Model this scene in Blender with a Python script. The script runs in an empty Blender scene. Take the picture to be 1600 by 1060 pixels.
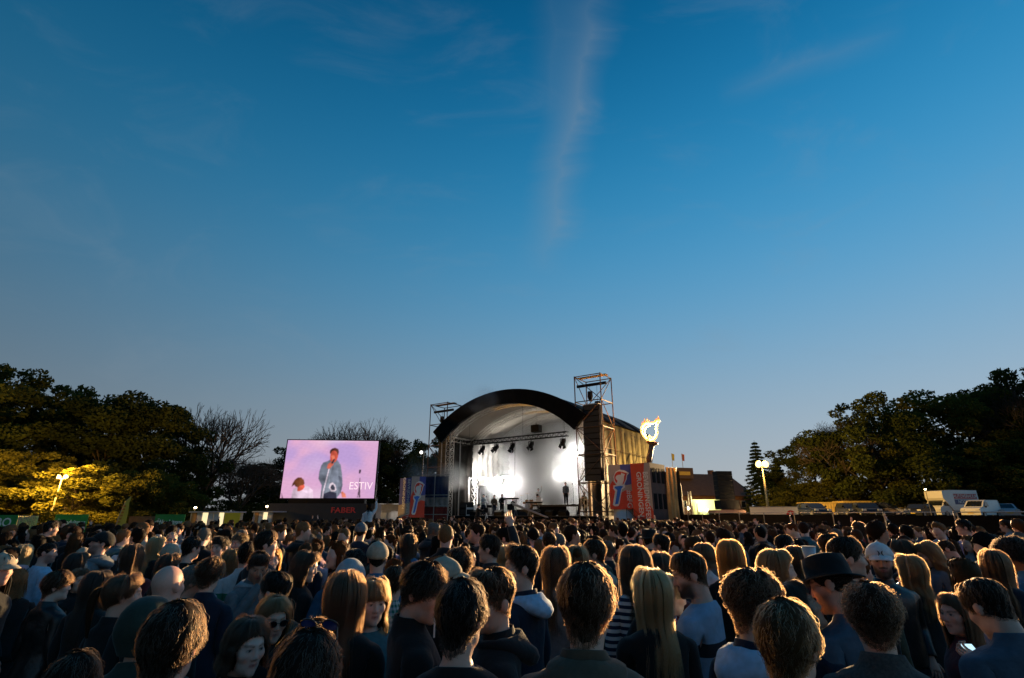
import bpy, bmesh, math, random
import numpy as np
from mathutils import Vector, Matrix, Euler

random.seed(7)
RNG = np.random.default_rng(11)
sc = bpy.context.scene
col = sc.collection
PI = math.pi
rad = math.radians

# ------------------------------------------------------------------ camera
CAM_H = 2.06
PITCH = rad(18.84)
cam_d = bpy.data.cameras.new('camera')
cam_d.lens = 18.0
cam_d.sensor_width = 36.0
cam_d.sensor_fit = 'HORIZONTAL'
cam_d.clip_start = 0.05
cam_d.clip_end = 6000
cam = bpy.data.objects.new('camera', cam_d)
cam.location = (0, 0, CAM_H)
cam.rotation_euler = (PI / 2 + PITCH, 0, 0)
col.objects.link(cam)
sc.camera = cam

# ------------------------------------------------------------------ sky, sun, exposure
SUN_EL, SUN_AZ = rad(1.2), rad(62)          # the sun has just gone, low behind the trees on the right
world = bpy.data.worlds.new('World')
sc.world = world
world.use_nodes = True
wn = world.node_tree.nodes; wl = world.node_tree.links
wn.clear()
wout = wn.new('ShaderNodeOutputWorld')
wbg = wn.new('ShaderNodeBackground')
sky = wn.new('ShaderNodeTexSky')
sky.sky_type = 'NISHITA'
sky.sun_disc = False
sky.sun_elevation = SUN_EL
sky.sun_rotation = SUN_AZ
sky.altitude = 0
sky.air_density = 1.0
sky.dust_density = 0.6
sky.ozone_density = 4.5
wtc = wn.new('ShaderNodeTexCoord')
# thin high cirrus and one broken trail, laid out by direction on the sky
wmap = wn.new('ShaderNodeMapping'); wmap.inputs['Rotation'].default_value = (0, 0, rad(-38))
wmap.inputs['Scale'].default_value = (2.2, 7.0, 9.0)
wl.new(wtc.outputs['Generated'], wmap.inputs['Vector'])
wno = wn.new('ShaderNodeTexNoise'); wno.inputs['Scale'].default_value = 1.3
wno.inputs['Detail'].default_value = 7; wno.inputs['Roughness'].default_value = 0.58
wno.inputs['Distortion'].default_value = 0.6
wl.new(wmap.outputs[0], wno.inputs['Vector'])
wr = wn.new('ShaderNodeMapRange'); wr.interpolation_type = 'SMOOTHSTEP'
wr.inputs['From Min'].default_value = 0.50; wr.inputs['From Max'].default_value = 0.86
wr.inputs['To Max'].default_value = 0.17
wl.new(wno.outputs['Fac'], wr.inputs['Value'])


def sky_dir(px, py):
    u, v = (px - 800) / 800, (530 - py) / 800
    d = Vector((u, math.cos(PITCH) - v * math.sin(PITCH), math.sin(PITCH) + v * math.cos(PITCH)))
    return d.normalized()


def wmath(op, a, b=None, c=None):
    n = wn.new('ShaderNodeMath'); n.operation = op
    for i, s in enumerate((a, b, c)):
        if s is None: continue
        if isinstance(s, (int, float)): n.inputs[i].default_value = s
        else: wl.new(s, n.inputs[i])
    return n.outputs[0]


def wdot(vec):
    n = wn.new('ShaderNodeVectorMath'); n.operation = 'DOT_PRODUCT'
    wl.new(wtc.outputs['Generated'], n.inputs[0]); n.inputs[1].default_value = vec
    return n.outputs['Value']


def trail(p0, p1, width, amount):
    a, b = sky_dir(*p0), sky_dir(*p1)
    nrm = a.cross(b).normalized()
    mid = (a + b).normalized(); along = nrm.cross(mid).normalized()
    half = math.acos(max(-1, min(1, a.dot(b)))) / 2
    dist = wmath('ABSOLUTE', wmath('ADD', wdot(nrm), wmath('MULTIPLY', wmath('SUBTRACT', wno.outputs['Fac'], 0.5), width * 1.6)))
    prof = wmath('POWER', wmath('MAXIMUM', wmath('SUBTRACT', 1.0, wmath('DIVIDE', dist, width)), 0.0), 1.6)
    al = wmath('ABSOLUTE', wmath('DIVIDE', wdot(along), half))
    ends = wmath('MAXIMUM', wmath('SUBTRACT', 1.0, wmath('POWER', al, 3.0)), 0.0)
    front = wmath('GREATER_THAN', wdot(mid), 0.0)
    brk = wmath('ADD', 0.25, wmath('MULTIPLY', wno.outputs['Fac'], 1.2))
    return wmath('MULTIPLY', wmath('MULTIPLY', wmath('MULTIPLY', prof, ends), wmath('MULTIPLY', front, brk)), amount)


cl = wmath('ADD', wr.outputs[0], trail((940, -60), (846, 430), 0.065, 0.36))
cl = wmath('ADD', cl, trail((880, -80), (850, 190), 0.045, 0.10))
cl = wmath('ADD', cl, trail((1120, 150), (1420, 40), 0.030, 0.16))
cl = wmath('MINIMUM', cl, 0.6)
# twilight colours by height above the horizon, brighter towards where the sun went down; the physical sky adds to it
wsep = wn.new('ShaderNodeSeparateXYZ'); wl.new(wtc.outputs['Generated'], wsep.inputs[0])
wramp = wn.new('ShaderNodeValToRGB'); wramp.color_ramp.interpolation = 'B_SPLINE'
stops = [(0.0, (0.38, 0.39, 0.40)), (0.12, (0.30, 0.365, 0.42)), (0.25, (0.185, 0.330, 0.46)), (0.38, (0.094, 0.295, 0.49)),
         (0.52, (0.034, 0.242, 0.465)), (0.66, (0.010, 0.172, 0.375)), (0.80, (0.001, 0.098, 0.245)), (1.0, (0.001, 0.045, 0.125))]
el = wramp.color_ramp.elements
el[0].position, el[0].color = stops[0][0], (*stops[0][1], 1)
el[1].position, el[1].color = stops[-1][0], (*stops[-1][1], 1)
for p, c in stops[1:-1]:
    e = el.new(p); e.color = (*c, 1)
wl.new(wsep.outputs['Z'], wramp.inputs[0])
glow = wmath('ADD', 0.73, wmath('MULTIPLY', wdot((math.sin(SUN_AZ), math.cos(SUN_AZ), 0)), 0.54))
wtint = wn.new('ShaderNodeMix'); wtint.data_type = 'RGBA'; wtint.blend_type = 'MULTIPLY'; wtint.inputs['Factor'].default_value = 1.0
wl.new(wramp.outputs[0], wtint.inputs['A']); wl.new(glow, wtint.inputs['B'])
wscl = wn.new('ShaderNodeVectorMath'); wscl.operation = 'SCALE'; wscl.inputs['Scale'].default_value = 10.0
wl.new(wtint.outputs['Result'], wscl.inputs[0])
whue = wn.new('ShaderNodeMix'); whue.data_type = 'RGBA'; whue.blend_type = 'ADD'
whue.inputs['Factor'].default_value = 0.12
wl.new(wscl.outputs[0], whue.inputs['A']); wl.new(sky.outputs[0], whue.inputs['B'])
wcl = wn.new('ShaderNodeMix'); wcl.data_type = 'RGBA'
wl.new(cl, wcl.inputs['Factor'])
wl.new(whue.outputs['Result'], wcl.inputs['A'])
wcl.inputs['B'].default_value = (2.3, 2.9, 3.5, 1)
wl.new(wcl.outputs['Result'], wbg.inputs['Color'])
wbg.inputs['Strength'].default_value = 0.1
wl.new(wbg.outputs[0], wout.inputs[0])

sun_d = bpy.data.lights.new('sun', 'SUN')
sun_d.energy = 0.04
sun_d.angle = rad(8)
sun_d.color = (1.0, 0.72, 0.5)
sun = bpy.data.objects.new('sun', sun_d)
sun.rotation_euler = Vector((-math.sin(SUN_AZ) * math.cos(rad(4)), -math.cos(SUN_AZ) * math.cos(rad(4)), -math.sin(rad(4)))).to_track_quat('-Z', 'Y').to_euler()
col.objects.link(sun)

sc.view_settings.view_transform = 'Standard'
sc.view_settings.look = 'None'
sc.view_settings.exposure = 0.0
sc.view_settings.gamma = 1.0
sc.view_settings.use_curve_mapping = False
sc.render.engine = 'CYCLES'
sc.cycles.use_denoising = True
sc.cycles.max_bounces = 6
sc.cycles.diffuse_bounces = 2
sc.cycles.glossy_bounces = 2
sc.cycles.transmission_bounces = 4
sc.cycles.transparent_max_bounces = 12
sc.cycles.volume_bounces = 0
sc.cycles.sample_clamp_indirect = 4.0

# ------------------------------------------------------------------ helpers
def at(px, py, Y):
    """world point on the sight line of photograph pixel (px, py) at ground distance Y"""
    u, v = (px - 800) / 800, (530 - py) / 800
    d = Vector((u, math.cos(PITCH) - v * math.sin(PITCH), math.sin(PITCH) + v * math.cos(PITCH)))
    p = d * (Y / d.y)
    p.z += CAM_H
    return p


def project(p):
    """photograph pixel of a world point"""
    y, z = p[1], p[2] - CAM_H
    f = y * math.cos(PITCH) + z * math.sin(PITCH)
    w = -y * math.sin(PITCH) + z * math.cos(PITCH)
    return 800 + 800 * p[0] / f, 530 - 800 * w / f


def tag(o, label=None, cat=None, group=None, kind=None):
    if label: o['label'] = label
    if cat: o['category'] = cat
    if group: o['group'] = group
    if kind: o['kind'] = kind
    return o


def empty(name, loc=(0, 0, 0), rz=0.0, scale=1.0, parent=None):
    o = bpy.data.objects.new(name, None)
    o.empty_display_size = 0.2
    o.location = loc; o.rotation_euler = (0, 0, rz); o.scale = (scale,) * 3
    col.objects.link(o)
    if parent: o.parent = parent
    return o


def mesh_data(name, verts, faces, mats=(), smooth=False, fmat=None, fix=False):
    me = bpy.data.meshes.new(name)
    me.from_pydata([tuple(map(float, v)) for v in verts], [], [tuple(map(int, f)) for f in faces])
    if fix:
        bm = bmesh.new(); bm.from_mesh(me)
        bmesh.ops.recalc_face_normals(bm, faces=bm.faces)
        bm.to_mesh(me); bm.free()
    for m in (mats if isinstance(mats, (list, tuple)) else [mats]):
        me.materials.append(m)
    if fmat is not None:
        me.polygons.foreach_set('material_index', np.asarray(fmat, dtype=np.int32))
    if smooth:
        me.polygons.foreach_set('use_smooth', np.ones(len(me.polygons), dtype=bool))
    me.update()
    return me


def link(name, data, parent=None, loc=(0, 0, 0), rot=(0, 0, 0), scale=(1, 1, 1), mat=None):
    o = bpy.data.objects.new(name, data)
    o.location = loc; o.rotation_euler = rot; o.scale = scale
    col.objects.link(o)
    if parent: o.parent = parent
    if mat is not None:
        o.material_slots[0].link = 'OBJECT'
        o.material_slots[0].material = mat
    return o


class MB:
    """collects boxes, bars, tubes and prisms into one mesh"""
    def __init__(s): s.v = []; s.f = []; s.m = []

    def add(s, vs, fs, mi=0):
        b = len(s.v); s.v += [tuple(v) for v in vs]; s.f += [tuple(b + i for i in f) for f in fs]; s.m += [mi] * len(fs)

    def box(s, c, size, rz=0.0, mi=0, taper=1.0):
        x, y, z = (q / 2 for q in size); cs, sn = math.cos(rz), math.sin(rz); vs = []
        for dz in (-z, z):
            k = taper if dz > 0 else 1.0
            for dx, dy in ((-x, -y), (x, -y), (x, y), (-x, y)):
                vs.append((c[0] + (dx * cs - dy * sn) * k, c[1] + (dx * sn + dy * cs) * k, c[2] + dz))
        s.add(vs, [(3, 2, 1, 0), (4, 5, 6, 7), (0, 1, 5, 4), (1, 2, 6, 5), (2, 3, 7, 6), (3, 0, 4, 7)], mi)

    def tube(s, p0, p1, r0, r1=None, n=8, mi=0, cap=True):
        r1 = r0 if r1 is None else r1
        p0, p1 = Vector(p0), Vector(p1); t = (p1 - p0)
        if t.length < 1e-6: return
        t.normalize(); a = t.orthogonal().normalized(); b = t.cross(a)
        vs = []
        for p, r in ((p0, r0), (p1, r1)):
            for k in range(n):
                q = 2 * PI * k / n
                vs.append(p + a * (math.cos(q) * r) + b * (math.sin(q) * r))
        fs = [(k, (k + 1) % n, n + (k + 1) % n, n + k) for k in range(n)]
        if cap: fs += [tuple(range(n - 1, -1, -1)), tuple(range(n, 2 * n))]
        s.add(vs, fs, mi)

    def path(s, pts, radii, n=8, mi=0):
        pts = [Vector(p) for p in pts]; vs = []; fs = []
        a = None
        for i, p in enumerate(pts):
            t = (pts[min(i + 1, len(pts) - 1)] - pts[max(i - 1, 0)]).normalized()
            a = (t.orthogonal() if a is None else a - t * a.dot(t)).normalized(); b = t.cross(a)
            r = radii[i] if isinstance(radii, (list, tuple)) else radii
            vs += [p + a * (math.cos(2 * PI * k / n) * r) + b * (math.sin(2 * PI * k / n) * r) for k in range(n)]
        for i in range(len(pts) - 1):
            fs += [(i * n + k, i * n + (k + 1) % n, (i + 1) * n + (k + 1) % n, (i + 1) * n + k) for k in range(n)]
        fs += [tuple(range(n - 1, -1, -1)), tuple(range((len(pts) - 1) * n, len(pts) * n))]
        s.add(vs, fs, mi)

    def poly(s, pts, mi=0): s.add(pts, [tuple(range(len(pts)))], mi)

    def prism(s, pts2, axis0, ax, ay, az, depth, mi=0):
        """outline pts2 in plane (ax, ay) at origin axis0, pushed along az by depth"""
        o = Vector(axis0); ax, ay, az = Vector(ax), Vector(ay), Vector(az); n = len(pts2)
        f = [o + ax * p[0] + ay * p[1] for p in pts2]; b = [p + az * depth for p in f]
        s.add(f + b, [tuple(range(n)), tuple(range(2 * n - 1, n - 1, -1))] + [(k, n + k, n + (k + 1) % n, (k + 1) % n) for k in range(n)], mi)

    def data(s, name, mats, smooth=False, fix=True): return mesh_data(name, s.v, s.f, mats, smooth, s.m, fix)

    def build(s, name, mats, parent=None, smooth=False, fix=True, loc=(0, 0, 0)):
        return link(name, s.data(name, mats, smooth, fix), parent, loc)


MATS = {}


def mat(name, color, rough=0.7, metal=0.0, var=0.12, scale=6.0, bump=0.0, emit=None, estr=0.0, spec=0.5, sheen=0.0, attr=None, obj_coords=True, trans=0.0):
    if name in MATS: return MATS[name]
    m = bpy.data.materials.new(name); m.use_nodes = True
    nt = m.node_tree; n = nt.nodes; l = nt.links
    b = n['Principled BSDF']
    b.inputs['Roughness'].default_value = rough
    b.inputs['Metallic'].default_value = metal
    b.inputs['Specular IOR Level'].default_value = spec
    if sheen: b.inputs['Sheen Weight'].default_value = sheen; b.inputs['Sheen Roughness'].default_value = 0.4
    tc = n.new('ShaderNodeTexCoord')
    nz = n.new('ShaderNodeTexNoise'); nz.inputs['Scale'].default_value = scale; nz.inputs['Detail'].default_value = 5
    l.new(tc.outputs['Object'], nz.inputs['Vector'])
    mr = n.new('ShaderNodeMapRange'); mr.inputs['From Min'].default_value = 0.25; mr.inputs['From Max'].default_value = 0.75
    mr.inputs['To Min'].default_value = 1 - var; mr.inputs['To Max'].default_value = 1 + var
    l.new(nz.outputs['Fac'], mr.inputs['Value'])
    mx = n.new('ShaderNodeMix'); mx.data_type = 'RGBA'; mx.blend_type = 'MULTIPLY'; mx.inputs['Factor'].default_value = 1.0
    if attr:
        at_ = n.new('ShaderNodeAttribute'); at_.attribute_name = attr
        l.new(at_.outputs['Color'], mx.inputs['A'])
    else:
        mx.inputs['A'].default_value = (*color, 1)
    l.new(mr.outputs[0], mx.inputs['B'])
    l.new(mx.outputs['Result'], b.inputs['Base Color'])
    if bump:
        bp = n.new('ShaderNodeBump'); bp.inputs['Strength'].default_value = 1.0; bp.inputs['Distance'].default_value = bump
        l.new(nz.outputs['Fac'], bp.inputs['Height']); l.new(bp.outputs[0], b.inputs['Normal'])
    if emit is not None:
        b.inputs['Emission Color'].default_value = (*emit, 1); b.inputs['Emission Strength'].default_value = estr
    MATS[name] = m
    return m


def smat(t):
    t = np.clip(t, 0, 1); return t * t * (3 - 2 * t)


def vnoise(p, scale, seed=0, oct=2):
    """cheap smooth noise in about -1..1 for an (n,3) array"""
    r = np.random.default_rng(seed); out = np.zeros(len(p)); amp = 1.0; tot = 0
    for o in range(oct):
        for _ in range(4):
            d = r.normal(size=3); d /= np.linalg.norm(d); ph = r.uniform(0, 6.28)
            out += amp * np.sin((p @ d) * scale * r.uniform(0.7, 1.4) + ph + 1.7 * np.sin((p @ np.roll(d, 1)) * scale * 0.6 + ph * 2))
        tot += amp * 2.2; amp *= 0.5; scale *= 2.1
    return out / tot

# ------------------------------------------------------------------ people: head
def ell(p, c, r):
    q = (p - np.array(c)); r = np.array(r)
    k0 = np.linalg.norm(q / r, axis=1); k1 = np.linalg.norm(q / (r * r), axis=1) + 1e-9
    return k0 * (k0 - 1) / k1


def cone_(p, a, b, ra, rb):
    a, b = np.array(a), np.array(b); ba = b - a
    h = np.clip(((p - a) @ ba) / (ba @ ba), 0, 1)
    return np.linalg.norm(p - a - h[:, None] * ba, axis=1) - (ra + (rb - ra) * h)


def smin(a, b, k):
    h = np.clip(0.5 + 0.5 * (b - a) / k, 0, 1)
    return b + (a - b) * h - k * h * (1 - h)


def smax(a, b, k): return -smin(-a, -b, k)


def skull_sdf(p, fem):
    j = 0.92 if fem else 1.0
    d = ell(p, (0, -.010, .030), (.0765, .0955, .088))
    d = smin(d, ell(p, (0, .030, -.035), (.0605 * j, .062, .088)), .03)
    d = smin(d, cone_(p, (0, -.025, -.05), (0, -.038, -.30), .054 * j, .058 * j), .03)
    return d


def head_sdf(p, fem):
    j = 0.90 if fem else 1.0
    a = np.abs(p[:, 0]); q = np.stack([a, p[:, 1], p[:, 2]], 1)
    d = skull_sdf(p, fem)
    d = smin(d, ell(q, (0, .024, -.078), (.056 * j, .058, .042)), .025)
    d = smin(d, ell(q, (0, .077, -.104), (.020 * j, .018, .017)), .022)
    d = smin(d, ell(q, (.040, .058, -.022), (.026, .026, .026)), .02)
    if not fem: d = smin(d, cone_(q, (0, .088, .024), (.036, .078, .024), .010, .009), .014)
    else: d = smin(d, cone_(q, (0, .087, .026), (.036, .076, .026), .008, .007), .016)
    d = smax(d, -ell(q, (.032, .108, .004), (.020, .022, .014)), .014)
    d = smin(d, ell(q, (.031, .077, .005), (.014, .0125, .0105)), .005)
    d = smin(d, cone_(q, (0, .086, .014), (0, .1015 if fem else .105, -.029), .0075, .0105), .010)
    d = smin(d, ell(q, (.0105, .0935, -.034), (.0085, .011, .0080)), .006)
    d = smin(d, cone_(q, (0, .0915, -.0575), (.020, .080, -.0615), .0055, .0035), .008)
    d = smin(d, cone_(q, (0, .0905, -.0695), (.018, .080, -.0655), .0062, .0035), .008)
    e = ell(q, (.079, -.012, -.006), (.009, .020, .031))
    d = smin(d, e, .006)
    return d


def ray_radius(dirs, fn):
    r = np.full(len(dirs), 0.22)
    for _ in range(46):
        r -= 0.75 * np.clip(fn(dirs * r[:, None]), -.02, .05)
    return np.clip(r, .03, .22)


def dirs_of(th, ph):
    return np.stack([np.sin(th) * np.sin(ph), np.sin(th) * np.cos(ph), np.cos(th)], -1)


def th_end(ph):
    c = np.cos(ph)                       # 1 at the face, -1 at the nape
    return np.radians(147 + 16 * c)


HEAD_CACHE = {}


def head_grid(N, T, fem):
    k = (N, T, fem)
    if k not in HEAD_CACHE:
        s = np.arange(N) * 2 * PI / N
        ph = s - 0.42 * np.sin(s)
        t = (np.arange(1, T + 1) / T)
        t = t - 0.035 * np.sin(2 * PI * t)
        th = t[:, None] * th_end(ph)[None, :]
        d = dirs_of(th, np.broadcast_to(ph, th.shape)).reshape(-1, 3)
        R = ray_radius(d, lambda p: head_sdf(p, fem))
        HEAD_CACHE[k] = ((d * R[:, None]).reshape(T, N, 3), ph)
    return HEAD_CACHE[k]


def paint_face(p, skin, brow, beard=0.0, lip=(.45, .13, .12), stubble=0.0, makeup=0.0):
    """colour of every head vertex from where it lies on the face"""
    c = np.tile(np.array(skin), (len(p), 1)); a = np.abs(p[:, 0]); y, z = p[:, 1], p[:, 2]
    front = y > .03

    def blend(mask, colr):
        nonlocal c
        m = np.clip(mask, 0, 1)[:, None]; c = c * (1 - m) + np.array(colr) * m
    g = lambda d, s: np.exp(-(d / s) ** 2)
    red = np.array(skin) * np.array([1.05, .80, .78])
    blend(.55 * g(a - .040, .022) * g(z + .028, .022) * front, red)
    blend(.5 * g(a, .012) * g(z + .028, .016) * (y > .09), red)
    blend(.7 * g(a - .080, .014) * g(z + .006, .03) * (np.abs(y + .01) < .04), red)
    bd = np.array(brow)
    if stubble: blend(stubble * smat((-.035 - z) / .03) * smat((y + .01) / .03) * smat((z + .15) / .02), bd * .6 + np.array(skin) * .4)
    if beard:
        m = np.maximum(smat((-.045 - z + 1.1 * np.clip(a - .035, 0, 1)) / .035) * smat((y + .012) / .045), g(z + .047, .008) * (a < .03) * (y > .08))
        blend(beard * m * smat((z + .155) / .02), bd)
    blend(.85 * g(z + .064, .0085) * smat((.025 - a) / .008) * (y > .075), lip)
    blend(.85 * g(z + .0637, .0022) * smat((.022 - a) / .006) * (y > .075), (.09, .03, .03))
    lid = g((a - .031) / 1.7, .0085) * g(z - .006, .0065) * (y > .06)
    blend((.45 + .4 * makeup) * lid, np.array(skin) * (.45 if not makeup else .25))
    eye = ((a - .031) / .0125) ** 2 + ((z - .004) / .0046) ** 2
    blend(smat((1.25 - eye) / .4) * (y > .06), (.55, .53, .50))
    iris = ((a - .031) / .0052) ** 2 + ((z - .0045) / .0052) ** 2
    blend(smat((1.2 - iris) / .4) * (y > .06), (.035, .03, .03))
    up = np.abs(z - (.0085 - 22 * (a - .031) ** 2))
    blend(.9 * g(up, .0022) * (np.abs(a - .031) < .016) * (y > .06), (.03, .02, .02))
    br = np.abs(z - (.0255 - 9 * (a - .034) ** 2 + .05 * (a - .034)))
    blend(.85 * g(br, .0042) * smat((a - .009) / .005) * smat((.056 - a) / .008) * (y > .04), bd)
    blend(.7 * g(a - .008, .004) * g(z + .040, .003) * (y > .09), (.10, .04, .03))
    return c


# ------------------------------------------------------------------ people: body
TORSO = np.array([1, .94, .97, 1, 1]) * np.array([  # z, half width, half depth, y offset, squareness
    (1.492, .060, .062, -.020, 2.0), (1.468, .072, .066, -.022, 2.0), (1.452, .104, .070, -.020, 2.1), (1.436, .143, .078, -.016, 2.3),
    (1.412, .172, .088, -.010, 2.5), (1.375, .184, .099, -.004, 2.6), (1.335, .183, .108, .004, 2.6), (1.290, .178, .114, .008, 2.5),
    (1.235, .170, .114, .010, 2.4), (1.160, .158, .108, .010, 2.3), (1.090, .152, .104, .008, 2.3), (1.020, .160, .108, .002, 2.3),
    (.950, .172, .114, -.006, 2.3), (.890, .176, .116, -.010, 2.3), (.835, .174, .112, -.008, 2.3)])
PR0, PR1 = 4, 8                # the arm grows out of the rings in between
NC = 24


def torso_ring(row, off, fem, n=NC, hug=0.0):
    z, a, b, y0, e = row
    if fem:
        a *= .90 if z > 1.2 else (.93 if z > 1.05 else 1.0)
        b *= .95
        if 1.2 < z < 1.36: b *= 1.07
    ph = np.arange(n) * 2 * PI / n
    s, c = np.sin(ph), np.cos(ph)
    x = (a + off) * np.sign(s) * np.abs(s) ** (2 / e); y = (b + off) * np.sign(c) * np.abs(c) ** (2 / e) + y0
    return np.stack([x, y, np.full(n, z)], 1)


def spline(pts, n):
    pts = [np.array(p, float) for p in pts]
    P = [2 * pts[0] - pts[1]] + pts + [2 * pts[-1] - pts[-2]]; out = []
    seg = len(pts) - 1
    for k in range(n):
        u = k / (n - 1) * seg; i = min(int(u), seg - 1); t = u - i
        p0, p1, p2, p3 = P[i:i + 4]
        out.append(.5 * ((2 * p1) + (-p0 + p2) * t + (2 * p0 - 5 * p1 + 4 * p2 - p3) * t * t + (-p0 + 3 * p1 - 3 * p2 + p3) * t ** 3))
    return np.array(out)


class BM2:
    def __init__(s): s.v = []; s.f = []

    def ring(s, pts):
        b = len(s.v); s.v += [tuple(p) for p in pts]; return list(range(b, b + len(pts)))

    def bridge(s, A, B):
        n = len(A)
        for k in range(n): s.f.append((A[k], A[(k + 1) % n], B[(k + 1) % n], B[k]))

    def limb(s, loop, path, radii, t0, flat=None, skip=1):
        """grow a tapering limb from a boundary loop along a path; returns its last ring"""
        V = np.array([s.v[i] for i in loop]); c = V.mean(0); t = np.array(t0, float); t /= np.linalg.norm(t)
        e1 = V[0] - c; e1 -= t * (e1 @ t); e1 /= np.linalg.norm(e1); e2 = np.cross(t, e1)
        ang = np.unwrap(np.arctan2((V - c) @ e2, (V - c) @ e1)); n = len(loop)
        sgn = np.sign(ang[-1] - ang[0]); even = ang[0] + sgn * np.arange(n) * 2 * PI / n
        prev = loop
        for k in range(skip, len(path)):
            tk = path[min(k + 1, len(path) - 1)] - path[k - 1]; tk = tk / np.linalg.norm(tk)
            v = np.cross(t, tk); sn = np.linalg.norm(v); cs = t @ tk
            if sn > 1e-6:
                ax = v / sn; an = math.atan2(sn, cs)
                rot = lambda w: w * math.cos(an) + np.cross(ax, w) * math.sin(an) + ax * (ax @ w) * (1 - math.cos(an))
                e1, e2 = rot(e1), rot(e2)
            t = tk; w = min(1, k / 3); an_ = ang * (1 - w) + even * w; r = radii[k]
            fy = 1.0 if flat is None else flat[k]
            cur = s.ring([path[k] + r * (math.cos(q) * e1 + fy * math.sin(q) * e2) for q in an_])
            s.bridge(prev, cur); prev = cur
        return prev, (t, e1, e2)

    def cap(s, loop): s.f.append(tuple(loop))

    def finger(s, base, d, up, L, r, curl, n=6):
        """one finger of three bent joints, rooted in the palm"""
        p = np.array(base, float); d = np.array(d, float); side = np.cross(d, up); prev = None
        for k in range(5):
            a = np.cross(side, d)
            ring = s.ring([p + r * (1 - .11 * k) * (math.cos(2 * PI * q / n) * side + math.sin(2 * PI * q / n) * a) for q in range(n)])
            if prev: s.bridge(prev, ring)
            prev = ring
            if k < 4:
                p = p + d * L * (.32, .30, .22, .16)[k]
                an = curl * (.5, 1.0, .9, .6)[k]; d = d * math.cos(an) + a * -math.sin(an)
        s.cap(prev)


ARMS = {  # elbow, wrist, for the right side (x mirrored for the left); third entry: finger curl
    'down': ((.218, -.035, 1.125), (.212, .055, .90), .35),
    'pocket': ((.245, -.055, 1.13), (.185, .06, .95), .5),
    'front': ((.225, .005, 1.135), (.075, .245, 1.10), .75),
    'crossed': ((.225, .075, 1.145), (-.045, .215, 1.20), .6),
    'phone': ((.215, .045, 1.15), (.060, .285, 1.30), .95),
    'drink': ((.225, .035, 1.15), (.100, .250, 1.38), .95),
    'raised': ((.285, .09, 1.58), (.225, .145, 1.83), .55),
    'mouth': ((.215, .085, 1.19), (.035, .165, 1.465), .9),
    'reach': ((.245, .19, 1.30), (.200, .43, 1.42), .3),
    'guitar': ((.262, -.02, 1.12), (.05, .20, 1.02), .7),
}


def arm_path(side, pose, fem, n=12):
    el, wr, curl = ARMS[pose]; sx = .90 if fem else 1.0
    S = np.array((.150 * sx, -.002, 1.372)); E = np.array(el) * (sx, 1, 1); W = np.array(wr)
    mid = (S + E) / 2 + np.array((.012, 0, 0)); m2 = (E + W) / 2
    p = spline([S, S + (mid - S) * .35 + np.array((.02, 0, .006)), mid, E, m2, W], n)
    p[:, 0] *= side
    return p, curl


ARM_R = np.interp(np.linspace(0, 1, 12), [0, .2, .4, .6, .68, .8, 1], [.066, .057, .048, .040, .041, .036, .026])


def arm_loop(idx, side):
    j0 = NC // 4 if side > 0 else 3 * NC // 4
    top = [idx[PR0][j] for j in range(j0 - 2, j0 + 3)]; bot = [idx[PR1][j] for j in range(j0 - 2, j0 + 3)]
    rt = [idx[i][j0 + 2] for i in range(PR0 + 1, PR1)]; lf = [idx[i][j0 - 2] for i in range(PR0 + 1, PR1)]
    return top + rt + bot[::-1] + lf[::-1]


def in_patch(i, j):
    if not (PR0 <= i < PR1): return False
    for j0 in (NC // 4, 3 * NC // 4):
        if j0 - 2 <= j < j0 + 2: return True
    return False


def leg_loops(bm, last, drop):
    V = [np.array(bm.v[i]) for i in last]; f, b = V[0], V[NC // 2]
    mids = bm.ring([f + (b - f) * t + np.array((0, 0, -drop * math.sin(PI * t))) for t in (.25, .5, .75)])
    R = last[0:NC // 2 + 1] + mids[::-1]
    L = last[NC // 2:] + [last[0]] + mids
    return R, L


LEG_Z = np.array([.80, .72, .60, .50, .43, .33, .20, .10])
LEG_R = np.array([.088, .083, .070, .058, .054, .054, .042, .036])


def grow_leg(bm, loop, side, off, foot):
    x0 = .088 * side; path = [np.array((x0, -.008, .835))]
    for z in LEG_Z: path.append(np.array((x0 * (1 + .12 * (1 - z)), -.008 - .012 * (1 - z), z)))
    r = [.1] + list(LEG_R + off)
    if foot:
        path += [np.array((x0 * 1.15, -.012, .055)), np.array((x0 * 1.2, .05, .042)), np.array((x0 * 1.25, .12, .036)), np.array((x0 * 1.27, .17, .030))]
        r += [.046, .046, .042, .026]
    end, _ = bm.limb(loop, path, r, (0, 0, -1))
    if foot: bm.cap(end)


def head_matrix(yaw, pitch, roll):
    """turn of the head in the body's frame; yaw to the person's right positive, pitch down positive"""
    return Matrix.Rotation(-yaw, 3, 'Z') @ Matrix.Rotation(-pitch, 3, 'X') @ Matrix.Rotation(roll, 3, 'Y')


HEAD_O = np.array((0, .012, 1.630))
PIVOT = np.array((0, -.025, -.115))


def pose_head(pts, M, w=1.0):
    """head-frame points to the body's frame, turned about the neck"""
    M = np.array(M); q = (pts - PIVOT) @ M.T + PIVOT
    return pts * (1 - w) + q * w + HEAD_O


def head_obj_matrix(M):
    Mn = np.array(M); t = PIVOT - Mn @ PIVOT + HEAD_O
    return Matrix.Translation(Vector(t)) @ Matrix(M).to_4x4()


BODY_CACHE = {}


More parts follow.
